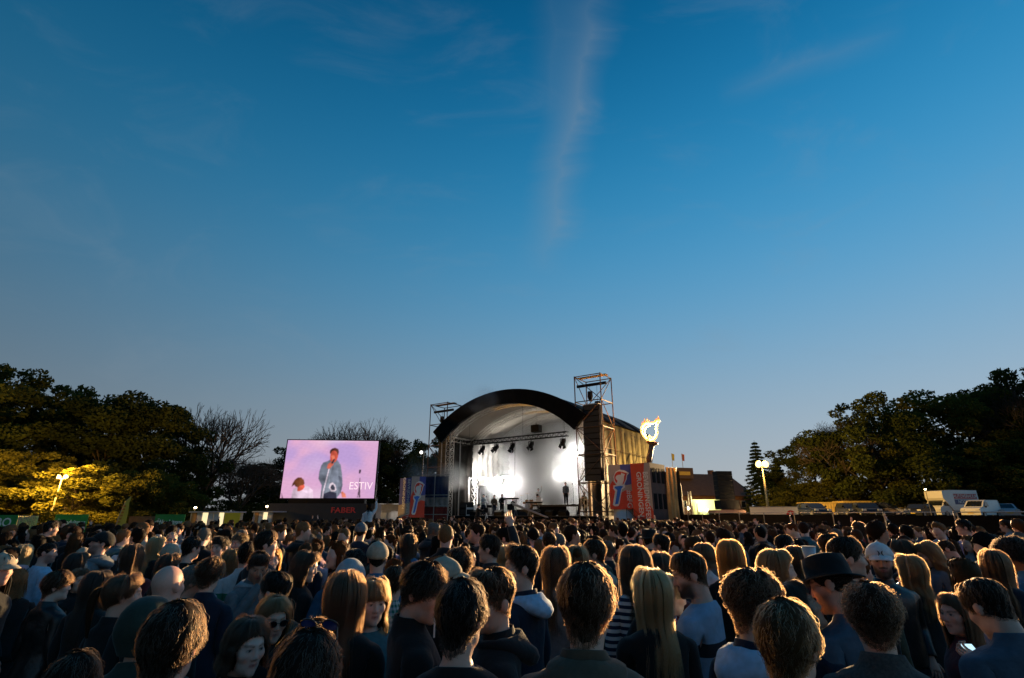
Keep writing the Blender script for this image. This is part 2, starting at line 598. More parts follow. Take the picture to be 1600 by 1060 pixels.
def make_body(lod, fem, M, arms, skin, hairc, face):
    """the skin: one continuous surface of head, neck, trunk, arms, hands, legs and feet"""
    N, T = {0: (72, 50), 1: (24, 18)}[lod]
    g, ph = head_grid(N, T, fem)
    bm = BM2(); colr = []
    flat = g.reshape(-1, 3)
    top = bm.ring([pose_head(np.array([[0, -.0, ray_top(fem)]]), M)[0]])[0]
    hp = pose_head(flat, M); base = len(bm.v); bm.v += [tuple(p) for p in hp]
    hi = [[base + i * N + j for j in range(N)] for i in range(T)]
    for j in range(N): bm.f.append((top, hi[0][j], hi[0][(j + 1) % N]))
    for i in range(T - 1): bm.bridge(hi[i], hi[i + 1])
    fc = paint_face(np.vstack([[0, 0, .118], flat]), skin, hairc, **face)
    nhead = len(bm.v)
    # neck: two rings that follow the head by halves, then the trunk
    pn = np.arange(NC) * 2 * PI / NC; pn = pn - (0.42 * np.sin(pn) if False else 0)
    k = .92 if fem else 1.0
    neck = np.stack([.055 * k * np.sin(pn), .056 * k * np.cos(pn) - .028, -.128 - .012 * np.cos(pn)], 1)
    nr = bm.ring(pose_head(neck, M, .55))
    # stitch the finer head ring to the neck ring
    last = hi[-1]; s = N // NC
    hphi = ph
    # nearest head column for each neck column
    cols_ = [int(np.argmin(np.abs(np.angle(np.exp(1j * (hphi - a)))))) for a in pn]
    for j in range(NC):
        a, b = cols_[j], cols_[(j + 1) % NC]
        if b <= a and j == NC - 1: b += N
        seq = [last[q % N] for q in range(a, b + 1)]
        bm.f.append(tuple(seq + [nr[(j + 1) % NC], nr[j]]))
    idx = []; prev = nr
    for i, row in enumerate(TORSO):
        r = torso_ring(row, 0, fem)
        if i == 0: r = r * (k, k, 1)
        ri = bm.ring(r); idx.append(ri)
        if i == 0: bm.bridge(prev, ri)
        else:
            for j in range(NC):
                if not in_patch(i - 1, j): bm.f.append((idx[i - 1][j], idx[i - 1][(j + 1) % NC], ri[(j + 1) % NC], ri[j]))
    for side, pose in ((1, arms[0]), (-1, arms[1])):
        path, curl = arm_path(side, pose, fem)
        end, (t, e1, e2) = bm.limb(arm_loop(idx, side), path, ARM_R * (.88 if fem else 1), (side, 0, 0))
        # hand: a flat palm, four fingers and a thumb from its side
        W = path[-1]; nrm = np.cross(t, np.array((side * 1.0, .0, .0)));
        if np.linalg.norm(nrm) < .3: nrm = np.cross(t, np.array((0, 0, 1.)))
        nrm /= np.linalg.norm(nrm); sd = np.cross(t, nrm); hs = .9 if fem else 1.0
        n = len(end); V = np.array([bm.v[q] for q in end]); prev = end
        an = [math.atan2((p - W) @ nrm, (p - W) @ sd) for p in V]
        for d_, w_, h_ in ((.025, .030, .020), (.055, .041, .017), (.085, .042, .014), (.098, .038, .011)):
            cur = bm.ring([W + t * d_ * hs + sd * (w_ * hs * math.cos(a)) + nrm * (h_ * hs * math.sin(a)) for a in an]); bm.bridge(prev, cur); prev = cur
        bm.cap(prev)
        cu = curl
        for q, L in enumerate((.072, .081, .076, .060)):
            bm.finger(W + t * .088 * hs + sd * ((q - 1.5) * .0205 * hs), t + sd * (q - 1.5) * .06, nrm, L * hs, .0092 * hs, cu)
        bm.finger(W + t * .035 * hs + sd * (-.032 * hs), t * .75 - sd * .66, nrm, .062 * hs, .0105 * hs, cu * .6)
    R, L = leg_loops(bm, idx[-1], .03)
    grow_leg(bm, R, 1, 0, True); grow_leg(bm, L, -1, 0, True)
    c = np.tile(np.array(skin), (len(bm.v), 1)); c[:nhead] = fc
    V = np.array(bm.v); c[(V[:, 2] < .085)] = (.03, .028, .028)
    me = mesh_data('body', bm.v, bm.f, [M_SKIN], True, fix=True)
    ca = me.color_attributes.new('col', 'FLOAT_COLOR', 'POINT')
    ca.data.foreach_set('color', np.hstack([c, np.ones((len(c), 1))]).astype(np.float32).ravel())
    return me


def ray_top(fem):
    return float(ray_radius(np.array([[0, 0, 1.0]]), lambda p: head_sdf(p, fem))[0])


GARM_CACHE = {}


def make_top(fem, arms, off=.016, hem=.86, sleeve=1.0, seed=0, collar=0.02, puff=0.0):
    """jacket, sweater or shirt: trunk and sleeves in one cloth, open at neck, cuffs and hem"""
    key = ('top', fem, tuple(arms), off, hem, sleeve, seed, collar, puff)
    if key in GARM_CACHE: return GARM_CACHE[key]
    bm = BM2(); idx = []
    rows = [r for r in TORSO if r[2 - 2] >= hem - .001]
    for i, row in enumerate(rows):
        o = off * (.55 if i == 0 else .8 if i == 1 else 1.0) + (.012 * smat((1.2 - row[0]) / .3)) + puff * (.6 if i < 4 else 1)
        ring = torso_ring(row, o, fem)
        if i == 0:
            if collar <= 0:
                ring = torso_ring(TORSO[1], .004, fem); ring[:, 2] += .006 - .018 * np.cos(np.arange(NC) * 2 * PI / NC)
            else: ring[:, 2] += collar - .012 * np.cos(np.arange(NC) * 2 * PI / NC)
        idx.append(bm.ring(ring))
        if i:
            for j in range(NC):
                if not in_patch(i - 1, j): bm.f.append((idx[i - 1][j], idx[i - 1][(j + 1) % NC], idx[i][(j + 1) % NC], idx[i][j]))
    inner = bm.ring(np.array([bm.v[q] for q in idx[0]]) * (.88, .88, 1) + np.array((0, -.003, -.012)))
    bm.bridge(inner, idx[0])
    hemr = bm.ring(np.array([bm.v[q] for q in idx[-1]]) * (.96, .96, 1) + np.array((0, 0, .004))); bm.bridge(idx[-1], hemr)
    for side, pose in ((1, arms[0]), (-1, arms[1])):
        path, _ = arm_path(side, pose, fem)
        n = len(path) if sleeve >= 1 else max(4, int(len(path) * sleeve))
        r = ARM_R * (.88 if fem else 1) + off * .85 + puff * .7 + np.where(np.arange(12) >= 9, .004, 0)
        end, _ = bm.limb(arm_loop(idx, side), path[:n], r[:n], (side, 0, 0))
        c = np.mean([bm.v[q] for q in end], 0)
        e2 = bm.ring([np.array(bm.v[q]) * .8 + c * .2 for q in end]); bm.bridge(end, e2)
    V = np.array(bm.v); A = np.linalg.norm(V[:, :2], axis=1) + 1e-6
    w = vnoise(V * (1, 1, 1.8), 18, seed, 2) * .010 + vnoise(V * (1.5, 1.5, .7), 38, seed + 5, 1) * .005
    V[:, 0] += V[:, 0] / A * w; V[:, 1] += V[:, 1] / A * w
    me = mesh_data('top', V, bm.f, [M_CLOTH0], True, fix=True)
    GARM_CACHE[key] = me
    return me


def make_trousers(fem, off=.014):
    key = ('tr', fem)
    if key in GARM_CACHE: return GARM_CACHE[key]
    bm = BM2(); idx = []
    for i, row in enumerate(TORSO[11:]):
        idx.append(bm.ring(torso_ring(row, off * .7, fem)))
        if i: bm.bridge(idx[i - 1], idx[i])
    R, L = leg_loops(bm, idx[-1], .035)
    grow_leg(bm, R, 1, off + .006, False); grow_leg(bm, L, -1, off + .006, False)
    V = np.array(bm.v); V[:, :2] += (vnoise(V, 18, 3, 2) * .004)[:, None]
    me = mesh_data('trousers', V, bm.f, [M_CLOTH0], True, fix=True)
    GARM_CACHE[key] = me
    return me


# ------------------------------------------------------------------ people: hair
SK_CACHE = {}


def skull_r(th, ph, fem):
    d = dirs_of(th, ph).reshape(-1, 3)
    return ray_radius(d, lambda p: skull_sdf(p, fem)).reshape(np.shape(th))


def hair_end(ph, style):
    """how far down the head (polar angle) the hair reaches at each side"""
    a = np.abs(np.degrees(np.angle(np.exp(1j * ph))))
    if style in ('long', 'wavy', 'bob', 'pony', 'bun'): k = [(0, 52), (25, 54), (45, 66), (60, 92), (85, 100), (110, 118), (180, 134)]
    elif style == 'fringe': k = [(0, 74), (25, 74), (42, 80), (60, 100), (85, 106), (110, 118), (180, 134)]
    elif style == 'mop': k = [(0, 72), (35, 76), (60, 94), (85, 108), (110, 122), (145, 136), (180, 140)]
    elif style == 'thin': k = [(0, 28), (40, 40), (70, 84), (95, 96), (120, 116), (180, 128)]
    elif style == 'buzz': k = [(0, 56), (30, 56), (50, 72), (70, 92), (95, 98), (118, 116), (180, 130)]
    else: k = [(0, 58), (30, 58), (50, 72), (68, 94), (92, 102), (118, 118), (150, 130), (180, 133)]
    return np.radians(np.interp(a, [q[0] for q in k], [q[1] for q in k]))


def hair_thick(th, ph, style):
    f = np.cos(ph); t = np.degrees(th)
    if style == 'buzz': return .005 + 0 * th
    if style == 'thin': return .008 + 0 * th
    if style == 'short': return .016 - .011 * smat((t - 45) / 50) + .010 * smat(f) * smat((60 - t) / 40) * smat(t / 20)
    if style == 'quiff': return .016 - .011 * smat((t - 45) / 45) + .024 * smat(f) * smat((62 - t) / 30) * smat((t - 8) / 25)
    if style == 'mop': return .018 - .006 * smat((t - 85) / 40) + .008 * smat(f)
    if style == 'curly': return .026 - .013 * smat((t - 70) / 40)
    if style == 'afro': return .042 - .016 * smat((t - 80) / 40)
    if style in ('pony', 'bun'): return .009 + .003 * np.cos(th)
    if style == 'bob': return .015 + .008 * smat((t - 70) / 30)
    return .013 + .003 * smat((t - 60) / 30)


HANG = {'long': .46, 'wavy': .40, 'bob': .12, 'fringe': .20}


def hang_pts(ph, s, th0, style, fem, lift, sway):
    """hair that hangs free below the widest point of the head; s in metres below it"""
    R = skull_r(th0, ph, fem) + hair_thick(th0, ph, style) + lift
    p = dirs_of(th0, ph) * R[..., None]
    back = -np.cos(ph); a = np.sin(ph)
    L = HANG[style]; q = s / L
    y = p[..., 1]; x = p[..., 0]
    out = .016 * np.sin(PI * np.clip(q * 1.3, 0, 1)) * (style in ('bob', 'wavy'))
    neckpull = -.030 * smat(q * 2.2) + .050 * smat((q - .45) / .45)
    x2 = x * (1 + (neckpull * .8 + out) / .1 * .55); y2 = y + np.where(back > 0, -1, .0) * (.030 * smat((q - .25) / .4)) + np.where(back > 0, .018 * smat(q * 2.5), -.012 * q)
    if style == 'wavy':
        w = np.sin(q * 22 + ph * 5) * .007 * smat(q * 3); x2 = x2 + w; y2 = y2 + w * .6
    y2 = y2 + sway * q
    return np.stack([x2, y2, p[..., 2] - s], -1)


def edge_taper(t, ph, style):
    fr = smat((np.cos(ph) + .1) / .5) * (style in ('long', 'wavy', 'pony', 'bun', 'bob', 'thin', 'buzz'))
    return 1 - .80 * smat((t - (.86 - .40 * fr)) / (.14 + .40 * fr))


def hair_shell(style, fem, lod, seed):
    M = 48 if lod == 0 else 24; K = 16 if lod == 0 else 9
    ph = np.arange(M) * 2 * PI / M
    t = np.linspace(0, 1, K)[1:]
    end = hair_end(ph, style); th = t[:, None] * end[None, :]; PH = np.broadcast_to(ph, th.shape)
    R = skull_r(th, PH, fem) + hair_thick(th, PH, style) * edge_taper(t[:, None], PH, style)
    P = dirs_of(th, PH) * R[..., None]
    flat = P.reshape(-1, 3); nd = flat / np.linalg.norm(flat, axis=1)[:, None]
    amp, sc_ = {'curly': (.010, 95), 'afro': (.012, 80), 'mop': (.006, 70), 'wavy': (.004, 60), 'quiff': (.005, 60), 'buzz': (.001, 60)}.get(style, (.004, 55))
    lines = .0034 * np.sin(PH.ravel() * 31 + 3 * np.sin(th.ravel() * 4 + seed)) * (style not in ('buzz', 'curly', 'afro', 'thin'))
    flat = flat + nd * (vnoise(flat, sc_, seed, 2) * amp + lines)[:, None]
    bm = BM2(); c = bm.ring([flat[:M].mean(0) * (1, 1, 1.0)])[0]
    rows = [bm.ring(flat[i * M:(i + 1) * M]) for i in range(K - 1)]
    for j in range(M): bm.f.append((c, rows[0][j], rows[0][(j + 1) % M]))
    for i in range(K - 2): bm.bridge(rows[i], rows[i + 1])
    rim = bm.ring(np.array([bm.v[q] for q in rows[-1]]) * .965); bm.bridge(rows[-1], rim)
    if style in HANG:
        a0 = rad(62 if style != 'bob' else 58); C = 40 if lod == 0 else 18; H = 16 if lod == 0 else 7
        pc = np.linspace(a0, 2 * PI - a0, C); L = HANG[style]
        sv = np.linspace(0, 1, H) * L
        rag = 1 - .12 * np.abs(np.sin(pc * 9 + seed)) - .10 * np.abs(np.sin(pc * 23 + seed))
        for inner in (0, 1):
            prev = None
            for s in sv:
                p = hang_pts(pc, s * rag, np.full(C, rad(84)), style, fem, -.003 - .02 * inner, 0)
                n_ = p.copy(); n_[:, 2] = 0; n_ /= np.linalg.norm(n_, axis=1)[:, None] + 1e-6
                p = p + n_ * ((.005 * np.sin(pc * 33 + 2 * np.sin(s * 9)) + .005 * np.sin(pc * 13 + seed)) * min(1, s / .06) * (1 - inner))[:, None]
                r = bm.ring(p)
                if prev:
                    for j in range(C - 1): bm.f.append((prev[j], prev[j + 1], r[j + 1], r[j]))
                prev = r
    if style in ('pony', 'bun'):
        if style == 'bun':
            cc = np.array((0, -.105, .075)); K2 = 10
            for i in range(1, K2): 
                a = PI * i / K2
                r = bm.ring([cc + .042 * np.array((math.sin(a) * math.cos(q), math.sin(a) * math.sin(q), math.cos(a))) * (1 + .08 * math.sin(3 * q + 5 * a)) for q in np.arange(12) * 2 * PI / 12])
                if i > 1: bm.bridge(pr, r)
                pr = r
        else:
            path = spline([(0, -.085, .055), (0, -.135, .06), (0, -.165, 0), (0, -.165, -.10), (0, -.15, -.24)], 10)
            for i, p in enumerate(path):
                rr = (.022, .020, .026, .031, .033, .032, .029, .025, .018, .008)[i]
                r = bm.ring([p + rr * np.array((math.cos(q), math.sin(q) * .8, 0)) * (1 + .1 * math.sin(5 * q)) for q in np.arange(12) * 2 * PI / 12])
                if i: bm.bridge(pr, r)
                pr = r
    return bm


def strand_paths(style, fem, n, seed, pts=7):
    """(n, pts, 3) strands in the head's frame"""
    r = np.random.default_rng(seed); ph = r.uniform(0, 2 * PI, n); end = hair_end(ph, style)
    u = np.linspace(0, 1, pts)[None, :]
    hang = style in HANG
    a = np.abs(np.angle(np.exp(1j * ph)))
    if style in ('curly', 'afro', 'mop', 'quiff', 'short', 'buzz', 'thin'):
        L = {'curly': .055, 'afro': .05, 'mop': .07, 'quiff': .05, 'short': .042, 'buzz': .010, 'thin': .02}[style]
        th0 = np.arccos(1 - r.uniform(0, 1, n) * (1 - np.cos(end)))
        th0 = np.clip(th0, .10, end * .97)
        th = th0[:, None] + u * (L / .11) * (.75 if style not in ('buzz',) else .3); th = np.minimum(th, end[:, None] + .06)
        PH = ph[:, None] + u * r.normal(.10, .18, n)[:, None] + (.8 * np.exp(-th / .25) * u)
        base = skull_r(th, PH, fem); tk = hair_thick(th, PH, style)
        lift = (r.uniform(.55, 1.18, n) + (r.uniform(0, 1, n) < .07) * r.uniform(.1, .6, n))[:, None] + (u * r.uniform(-.1, .35, n)[:, None])
        if style in ('curly', 'afro'): lift = lift + .12 * np.sin(u * 14 + r.uniform(0, 6, n)[:, None])
        lift = lift * (.55 + .45 * smat(th / .4))
        P = dirs_of(th, PH) * (base + tk * lift)[..., None]
        j = {'curly': .0085, 'afro': .008, 'mop': .006, 'quiff': .005}.get(style, .003)
        P = P + j * np.sin(u[..., None] * (13 if j > .005 else 6) + r.uniform(0, 6, (n, 1, 3))) * u[..., None]
        return P
    nc = 64; ph = (np.floor(ph / (2 * PI) * nc) + .5) / nc * 2 * PI + r.normal(0, .35 * PI / nc, n); end = hair_end(ph, style); a = np.abs(np.angle(np.exp(1j * ph)))
    ck = np.floor((ph % (2 * PI)) / (2 * PI) * nc).astype(int) % nc; cl_ = np.random.default_rng(seed + 9).exponential(.0055, nc)[ck]
    th_top = end if not hang else np.minimum(end, rad(84))
    st = r.uniform(.06, .55, n)
    L = HANG.get(style, 0)
    front = a < rad(60)
    tot_top = (th_top * .115)
    Ls = np.where(front | (not hang), 0, L * r.uniform(.72, 1.06, n))
    tot = tot_top * (1 - st) + Ls
    s = u * tot[:, None]
    th = np.minimum(st[:, None] * th_top[:, None] + s / .115, th_top[:, None])
    rest = np.maximum(s - (tot_top * (1 - st))[:, None], 0)
    PH = np.broadcast_to(ph[:, None], th.shape) + u * r.normal(0, .05, n)[:, None]
    lift = (r.exponential(.0022, n) + cl_ + (r.uniform(0, 1, n) < .05) * r.uniform(.004, .016, n))[:, None] * smat(th / .5) + u * r.exponential(.003, n)[:, None]
    P = dirs_of(th, PH) * (skull_r(th, PH, fem) + hair_thick(th, PH, style) * edge_taper(th / end[:, None], PH, style) + lift)[..., None]
    if hang:
        Hh = hang_pts(PH, rest, np.broadcast_to(th_top[:, None], th.shape), style, fem, lift + .002, r.normal(0, .006, n)[:, None])
        P = np.where((rest > 0)[..., None], Hh, P)
    P = P + .0038 * np.sin(u[..., None] * 7 + r.uniform(0, 6, (n, 1, 3))) * u[..., None]
    return P


def make_strands(style, fem, n, seed, width):
    pts = 8 if style in ('curly', 'afro') else (9 if style in HANG else 5)
    P = strand_paths(style, fem, n, seed, pts)
    cu = bpy.data.hair_curves.new('strands')
    cu.add_curves([pts] * n)
    cu.attributes['position'].data.foreach_set('vector', P.astype(np.float32).ravel())
    ra = cu.attributes.new('radius', 'FLOAT', 'POINT')
    rr = np.tile(width * np.linspace(1, .35, pts), n)
    ra.data.foreach_set('value', rr.astype(np.float32))
    cu.materials.append(M_STRAND['brown'])
    cu.update_tag()
    return cu


def tufts(style, fem, n, seed, width):
    """loose locks as slivers, for heads too far off to show single hairs"""
    P = strand_paths(style, fem, n, seed, 3); r = np.random.default_rng(seed)
    side = r.normal(size=(n, 3)); side /= np.linalg.norm(side, axis=1)[:, None]
    V = []; F = []
    for k in range(n):
        b = len(V); w = side[k] * width
        V += [P[k, 0] - w, P[k, 0] + w, P[k, 1] - w * .8, P[k, 1] + w * .8, P[k, 2]]
        F += [(b, b + 1, b + 3, b + 2), (b + 2, b + 3, b + 4)]
    return V, F


HAIR_CACHE = {}


def get_hair(style, fem, lod, seed):
    k = (style, fem, lod, seed)
    if k in HAIR_CACHE: return HAIR_CACHE[k]
    bm = hair_shell(style, fem, lod, seed)
    if lod == 1:
        V, F = tufts(style, fem, 170, seed, .004); b = len(bm.v)
        bm.v += [tuple(v) for v in V]; bm.f += [tuple(b + q for q in f) for f in F]
    me = mesh_data('hair', bm.v, bm.f, [M_HAIR['brown']], True)
    st = None
    if lod == 0:
        n = {'buzz': 1500, 'thin': 1200, 'long': 3600, 'wavy': 3600, 'bob': 3000, 'fringe': 3000, 'curly': 2600, 'afro': 2800}.get(style, 2300)
        st = make_strands(style, fem, n, seed + 40, .00075)
    HAIR_CACHE[k] = (me, st)
    return HAIR_CACHE[k]

# ------------------------------------------------------------------ people: materials and assembly
M_SKIN = mat('skin', (.5, .3, .22), rough=.5, var=.06, scale=60, bump=.0006, attr='col', spec=.4)
M_SKIN.node_tree.nodes['Principled BSDF'].inputs['Subsurface Weight'].default_value = 0.0
M_CLOTH0 = mat('cloth', (.03, .03, .035), rough=.9, var=.25, scale=30, bump=.004)
CLOTH = {
    'black': (.006, .0055, .0055), 'charcoal': (.022, .022, .025), 'navy': (.008, .013, .030), 'dark green': (.025, .04, .028), 'olive': (.055, .055, .03),
    'brown': (.125, .070, .038), 'grey': (.17, .18, .19), 'light grey': (.38, .40, .42), 'white': (.72, .72, .72), 'denim blue': (.075, .11, .155),
    'light blue': (.40, .56, .72), 'blue': (.03, .16, .32), 'teal': (.05, .16, .19), 'red': (.42, .04, .03), 'burgundy': (.12, .025, .03), 'pink': (.62, .34, .38),
    'lilac': (.44, .34, .52), 'purple': (.16, .06, .19), 'beige': (.45, .36, .26), 'mustard': (.42, .26, .05), 'green': (.05, .24, .10), 'orange': (.55, .18, .04)}


def cloth(name):
    return mat('cloth ' + name, CLOTH[name], rough=.88, var=.22, scale=26, bump=.005, sheen=.15)


def fabric_pattern(name, kind, c1, c2, freq):
    if name in MATS: return MATS[name]
    m = mat(name, c1, rough=.9, var=.15, scale=26, bump=.004)
    n, l = m.node_tree.nodes, m.node_tree.links
    tc = n.new('ShaderNodeTexCoord'); sp = n.new('ShaderNodeSeparateXYZ'); l.new(tc.outputs['Object'], sp.inputs[0])

    def stripe(sock):
        a = n.new('ShaderNodeMath'); a.operation = 'MULTIPLY'; l.new(sock, a.inputs[0]); a.inputs[1].default_value = freq
        b = n.new('ShaderNodeMath'); b.operation = 'FRACT'; l.new(a.outputs[0], b.inputs[0])
        c = n.new('ShaderNodeMath'); c.operation = 'GREATER_THAN'; l.new(b.outputs[0], c.inputs[0]); c.inputs[1].default_value = .5
        return c.outputs[0]
    fac = stripe(sp.outputs['Z'])
    if kind == 'plaid':
        ad = n.new('ShaderNodeMath'); ad.operation = 'ADD'; l.new(sp.outputs['X'], ad.inputs[0]); l.new(sp.outputs['Y'], ad.inputs[1])
        s2 = stripe(ad.outputs[0]); av = n.new('ShaderNodeMath'); av.operation = 'ADD'; l.new(fac, av.inputs[0]); l.new(s2, av.inputs[1])
        hf = n.new('ShaderNodeMath'); hf.operation = 'MULTIPLY'; l.new(av.outputs[0], hf.inputs[0]); hf.inputs[1].default_value = .5
        fac = hf.outputs[0]
    if kind == 'band':
        b1 = n.new('ShaderNodeMath'); b1.operation = 'COMPARE'; l.new(sp.outputs['Z'], b1.inputs[0]); b1.inputs[1].default_value = 1.245; b1.inputs[2].default_value = .035
        fac = b1.outputs[0]
    mx = n.new('ShaderNodeMix'); mx.data_type = 'RGBA'; l.new(fac, mx.inputs['Factor']); mx.inputs['A'].default_value = (*c1, 1); mx.inputs['B'].default_value = (*c2, 1)
    mul = [q for q in n if q.type == 'MIX' and q.blend_type == 'MULTIPLY'][0]
    l.new(mx.outputs['Result'], mul.inputs['A'])
    return m


HAIRC = {'black': (.006, .005, .0045), 'dark brown': (.012, .0075, .005), 'brown': (.026, .014, .008), 'light brown': (.060, .034, .017), 'blond': (.18, .104, .052),
         'ginger': (.10, .034, .010), 'grey': (.15, .145, .14)}
M_HAIR, M_STRAND = {}, {}
for k_, c_ in HAIRC.items():
    m_ = mat('hair ' + k_, tuple(q * k for q, k in zip(c_, (1.15, .95, .8))), rough=.6, var=.3, scale=70, bump=.003, spec=.08)
    b_ = m_.node_tree.nodes['Principled BSDF']
    b_.inputs['Sheen Weight'].default_value = .16; b_.inputs['Sheen Roughness'].default_value = .35
    b_.inputs['Sheen Tint'].default_value = (min(1, c_[0] * 3 + .35), min(1, c_[1] * 3 + .25), min(1, c_[2] * 3 + .16), 1)
    M_HAIR[k_] = m_
    s_ = bpy.data.materials.new('strand ' + k_); s_.use_nodes = True
    nn = s_.node_tree.nodes; nn.clear()
    o_ = nn.new('ShaderNodeOutputMaterial'); h_ = nn.new('ShaderNodeBsdfHairPrincipled'); h_.model = 'CHIANG'; h_.parametrization = 'COLOR'
    h_.inputs['Color'].default_value = (*[min(.9, q * k) for q, k in zip(c_, (2.2, 1.75, 1.3))], 1)
    h_.inputs['Roughness'].default_value = .48; h_.inputs['Radial Roughness'].default_value = .6
    h_.inputs['Random Roughness'].default_value = .3
    if 'Random Color' in h_.inputs: h_.inputs['Random Color'].default_value = .45
    s_.node_tree.links.new(h_.outputs[0], o_.inputs[0])
    M_STRAND[k_] = s_

SKINS = {'fair': (.72, .43, .32), 'pale': (.78, .53, .43), 'tan': (.54, .30, .20), 'brown': (.22, .11, .065), 'pink': (.76, .41, .31)}


def cap_mesh(kind):
    key = ('cap', kind)
    if key in GARM_CACHE: return GARM_CACHE[key]
    mb = MB(); M, K = 28, 9; ph = np.arange(M) * 2 * PI / M
    if kind in ('cap', 'beanie'):
        endth = np.radians((63 + 28 * (1 - np.cos(ph)) / 2) if kind == 'cap' else (66 + 32 * (1 - np.cos(ph)) / 2))
        rows = []; vs = [(0, -.01, .118 + .036)]
        for i in range(1, K + 1):
            th = endth * i / K; R = skull_r(th, ph, False) + (.026 if kind == 'cap' else .030) - .004 * (i == K)
            p = dirs_of(th, ph) * R[:, None]
            if kind == 'beanie': p[:, 2] += .02 * (1 - i / K); p[:, 1] -= .012 * (1 - i / K)
            rows.append(len(vs)); vs += [tuple(q) for q in p]
        vs2 = [tuple(np.array(q) * .93) for q in vs[rows[-1]:]]; rows.append(len(vs)); vs += vs2
        fs = [(0, 1 + j, 1 + (j + 1) % M) for j in range(M)]
        for i in range(K): fs += [(rows[i] + j, rows[i] + (j + 1) % M, rows[i + 1] + (j + 1) % M, rows[i + 1] + j) for j in range(M)]
        mb.add(vs, fs)
        mb.box((0, -.01, .157), (.012, .012, .006))
        if kind == 'cap':
            C = 13; a = np.linspace(-1.15, 1.15, C); top, bot = [], []
            for s_ in (0, 1):
                for q in a:
                    e = np.interp(abs(q), [0, .8, 1.15], [1, .8, 0]); r0 = .094; r = r0 + s_ * .078 * e
                    x = math.sin(q) * (.085 if s_ == 0 else .092); y = math.cos(q) * r0 + s_ * .078 * e + .012; z = .050 - .055 * x * x / .01 * .25 - s_ * .030
                    top.append((x, y, z + .004)); bot.append((x, y, z - .003))
            vs = top + bot; fs = []
            for j in range(C - 1): fs += [(j, j + 1, C + j + 1, C + j), (2 * C + C + j, 2 * C + C + j + 1, 2 * C + j + 1, 2 * C + j), (C + j, C + j + 1, 3 * C + j + 1, 3 * C + j)]
            mb.add(vs, fs)
    else:   # felt hat with a pinched crown, band and brim
        vs = []; fs = []
        prof = [(.150, .028), (.148, .034), (.108, .036), (.103, .040), (.100, .10), (.094, .140), (.070, .152), (.0, .138)]
        for r, z in prof:
            for q in ph:
                rr = r * (1 + .10 * math.cos(q) ** 2); zz = z + (.010 * math.cos(2 * q) * -1 if r > .13 else 0) - (.016 * math.exp(-(math.sin(q) / .5) ** 2) if .05 < r < .08 else 0)
                vs.append((rr * math.sin(q), rr * math.cos(q) - .006, zz))
        for i in range(len(prof) - 1): fs += [(i * M + j, i * M + (j + 1) % M, (i + 1) * M + (j + 1) % M, (i + 1) * M + j) for j in range(M)]
        mb.add(vs, fs)
    me = mb.data(kind, [M_CLOTH0], True)
    GARM_CACHE[key] = me
    return me


def hood_mesh(up=False):
    key = ('hood', up)
    if key in GARM_CACHE: return GARM_CACHE[key]
    bm = BM2()
    if not up:   # a folded hood lying round the neck and down the back
        M, K = 28, 10; ph = np.arange(M) * 2 * PI / M; rows = []
        for k in range(K):
            a = 2 * PI * k / K; ring = []
            for q in ph:
                back = (1 - math.cos(q)) / 2; tube = .022 + .030 * back ** 1.5; R = .082 + .020 * back
                rr = R + tube * math.cos(a); z = 1.478 + tube * .9 * math.sin(a) - .030 * back - .030 * (1 - back) ** 2 - .05 * back ** 3 * (math.cos(a) > 0)
                ring.append((rr * math.sin(q) * 1.05, rr * math.cos(q) - .022 - .025 * back, z))
            rows.append(bm.ring(ring))
        for k in range(K): bm.bridge(rows[k], rows[(k + 1) % K])
        V = np.array(bm.v); V += (vnoise(V, 45, 4, 2) * .005)[:, None]; bm.v = [tuple(v) for v in V]
    else:
        M, K = 30, 12; ph = np.linspace(rad(48), 2 * PI - rad(48), M); rows = []
        for i in range(K):
            th = np.full(M, rad(4 + 128 * i / (K - 1))); R = skull_r(th, ph, False) + .045
            p = dirs_of(th, ph) * R[:, None] + HEAD_O; p[:, 1] -= .012; rows.append(bm.ring(p + (vnoise(p, 30, 2, 2) * .006)[:, None]))
        for i in range(K - 1):
            for j in range(M - 1): bm.f.append((rows[i][j], rows[i][j + 1], rows[i + 1][j + 1], rows[i + 1][j]))
    me = mesh_data('hood', bm.v, bm.f, [M_CLOTH0], True, fix=True)
    GARM_CACHE[key] = me
    return me


def glasses_mesh(sun_):
    key = ('glasses', sun_)
    if key in GARM_CACHE: return GARM_CACHE[key]
    fr, ln = MB(), MB()
    for s in (-1, 1):
        pts = [(s * .034 + .025 * math.cos(q), .104 - .10 * abs(s * .034 + .025 * math.cos(q) ) ** 1.6, .002 + .019 * math.sin(q)) for q in np.arange(13) * 2 * PI / 12]
        fr.path(pts, .0022, 6); ln.poly([(p[0], p[1] - .001, p[2]) for p in pts[:-1]])
        fr.path([(s * .060, .094, .006), (s * .078, .06, .006), (s * .084, -.005, .010)], .002, 5)
    fr.path([(-.010, .107, .006), (.010, .107, .006)], .002, 5)
    r = (fr.data('glasses', [mat('frame black', (.01, .01, .01), rough=.3)], True), ln.data('lens', [mat('dark lens', (.008, .008, .01), rough=.08) if sun_ else mat('clear lens', (.3, .32, .34), rough=.05)], False))
    GARM_CACHE[key] = r
    return r


BODY_LIB = {}


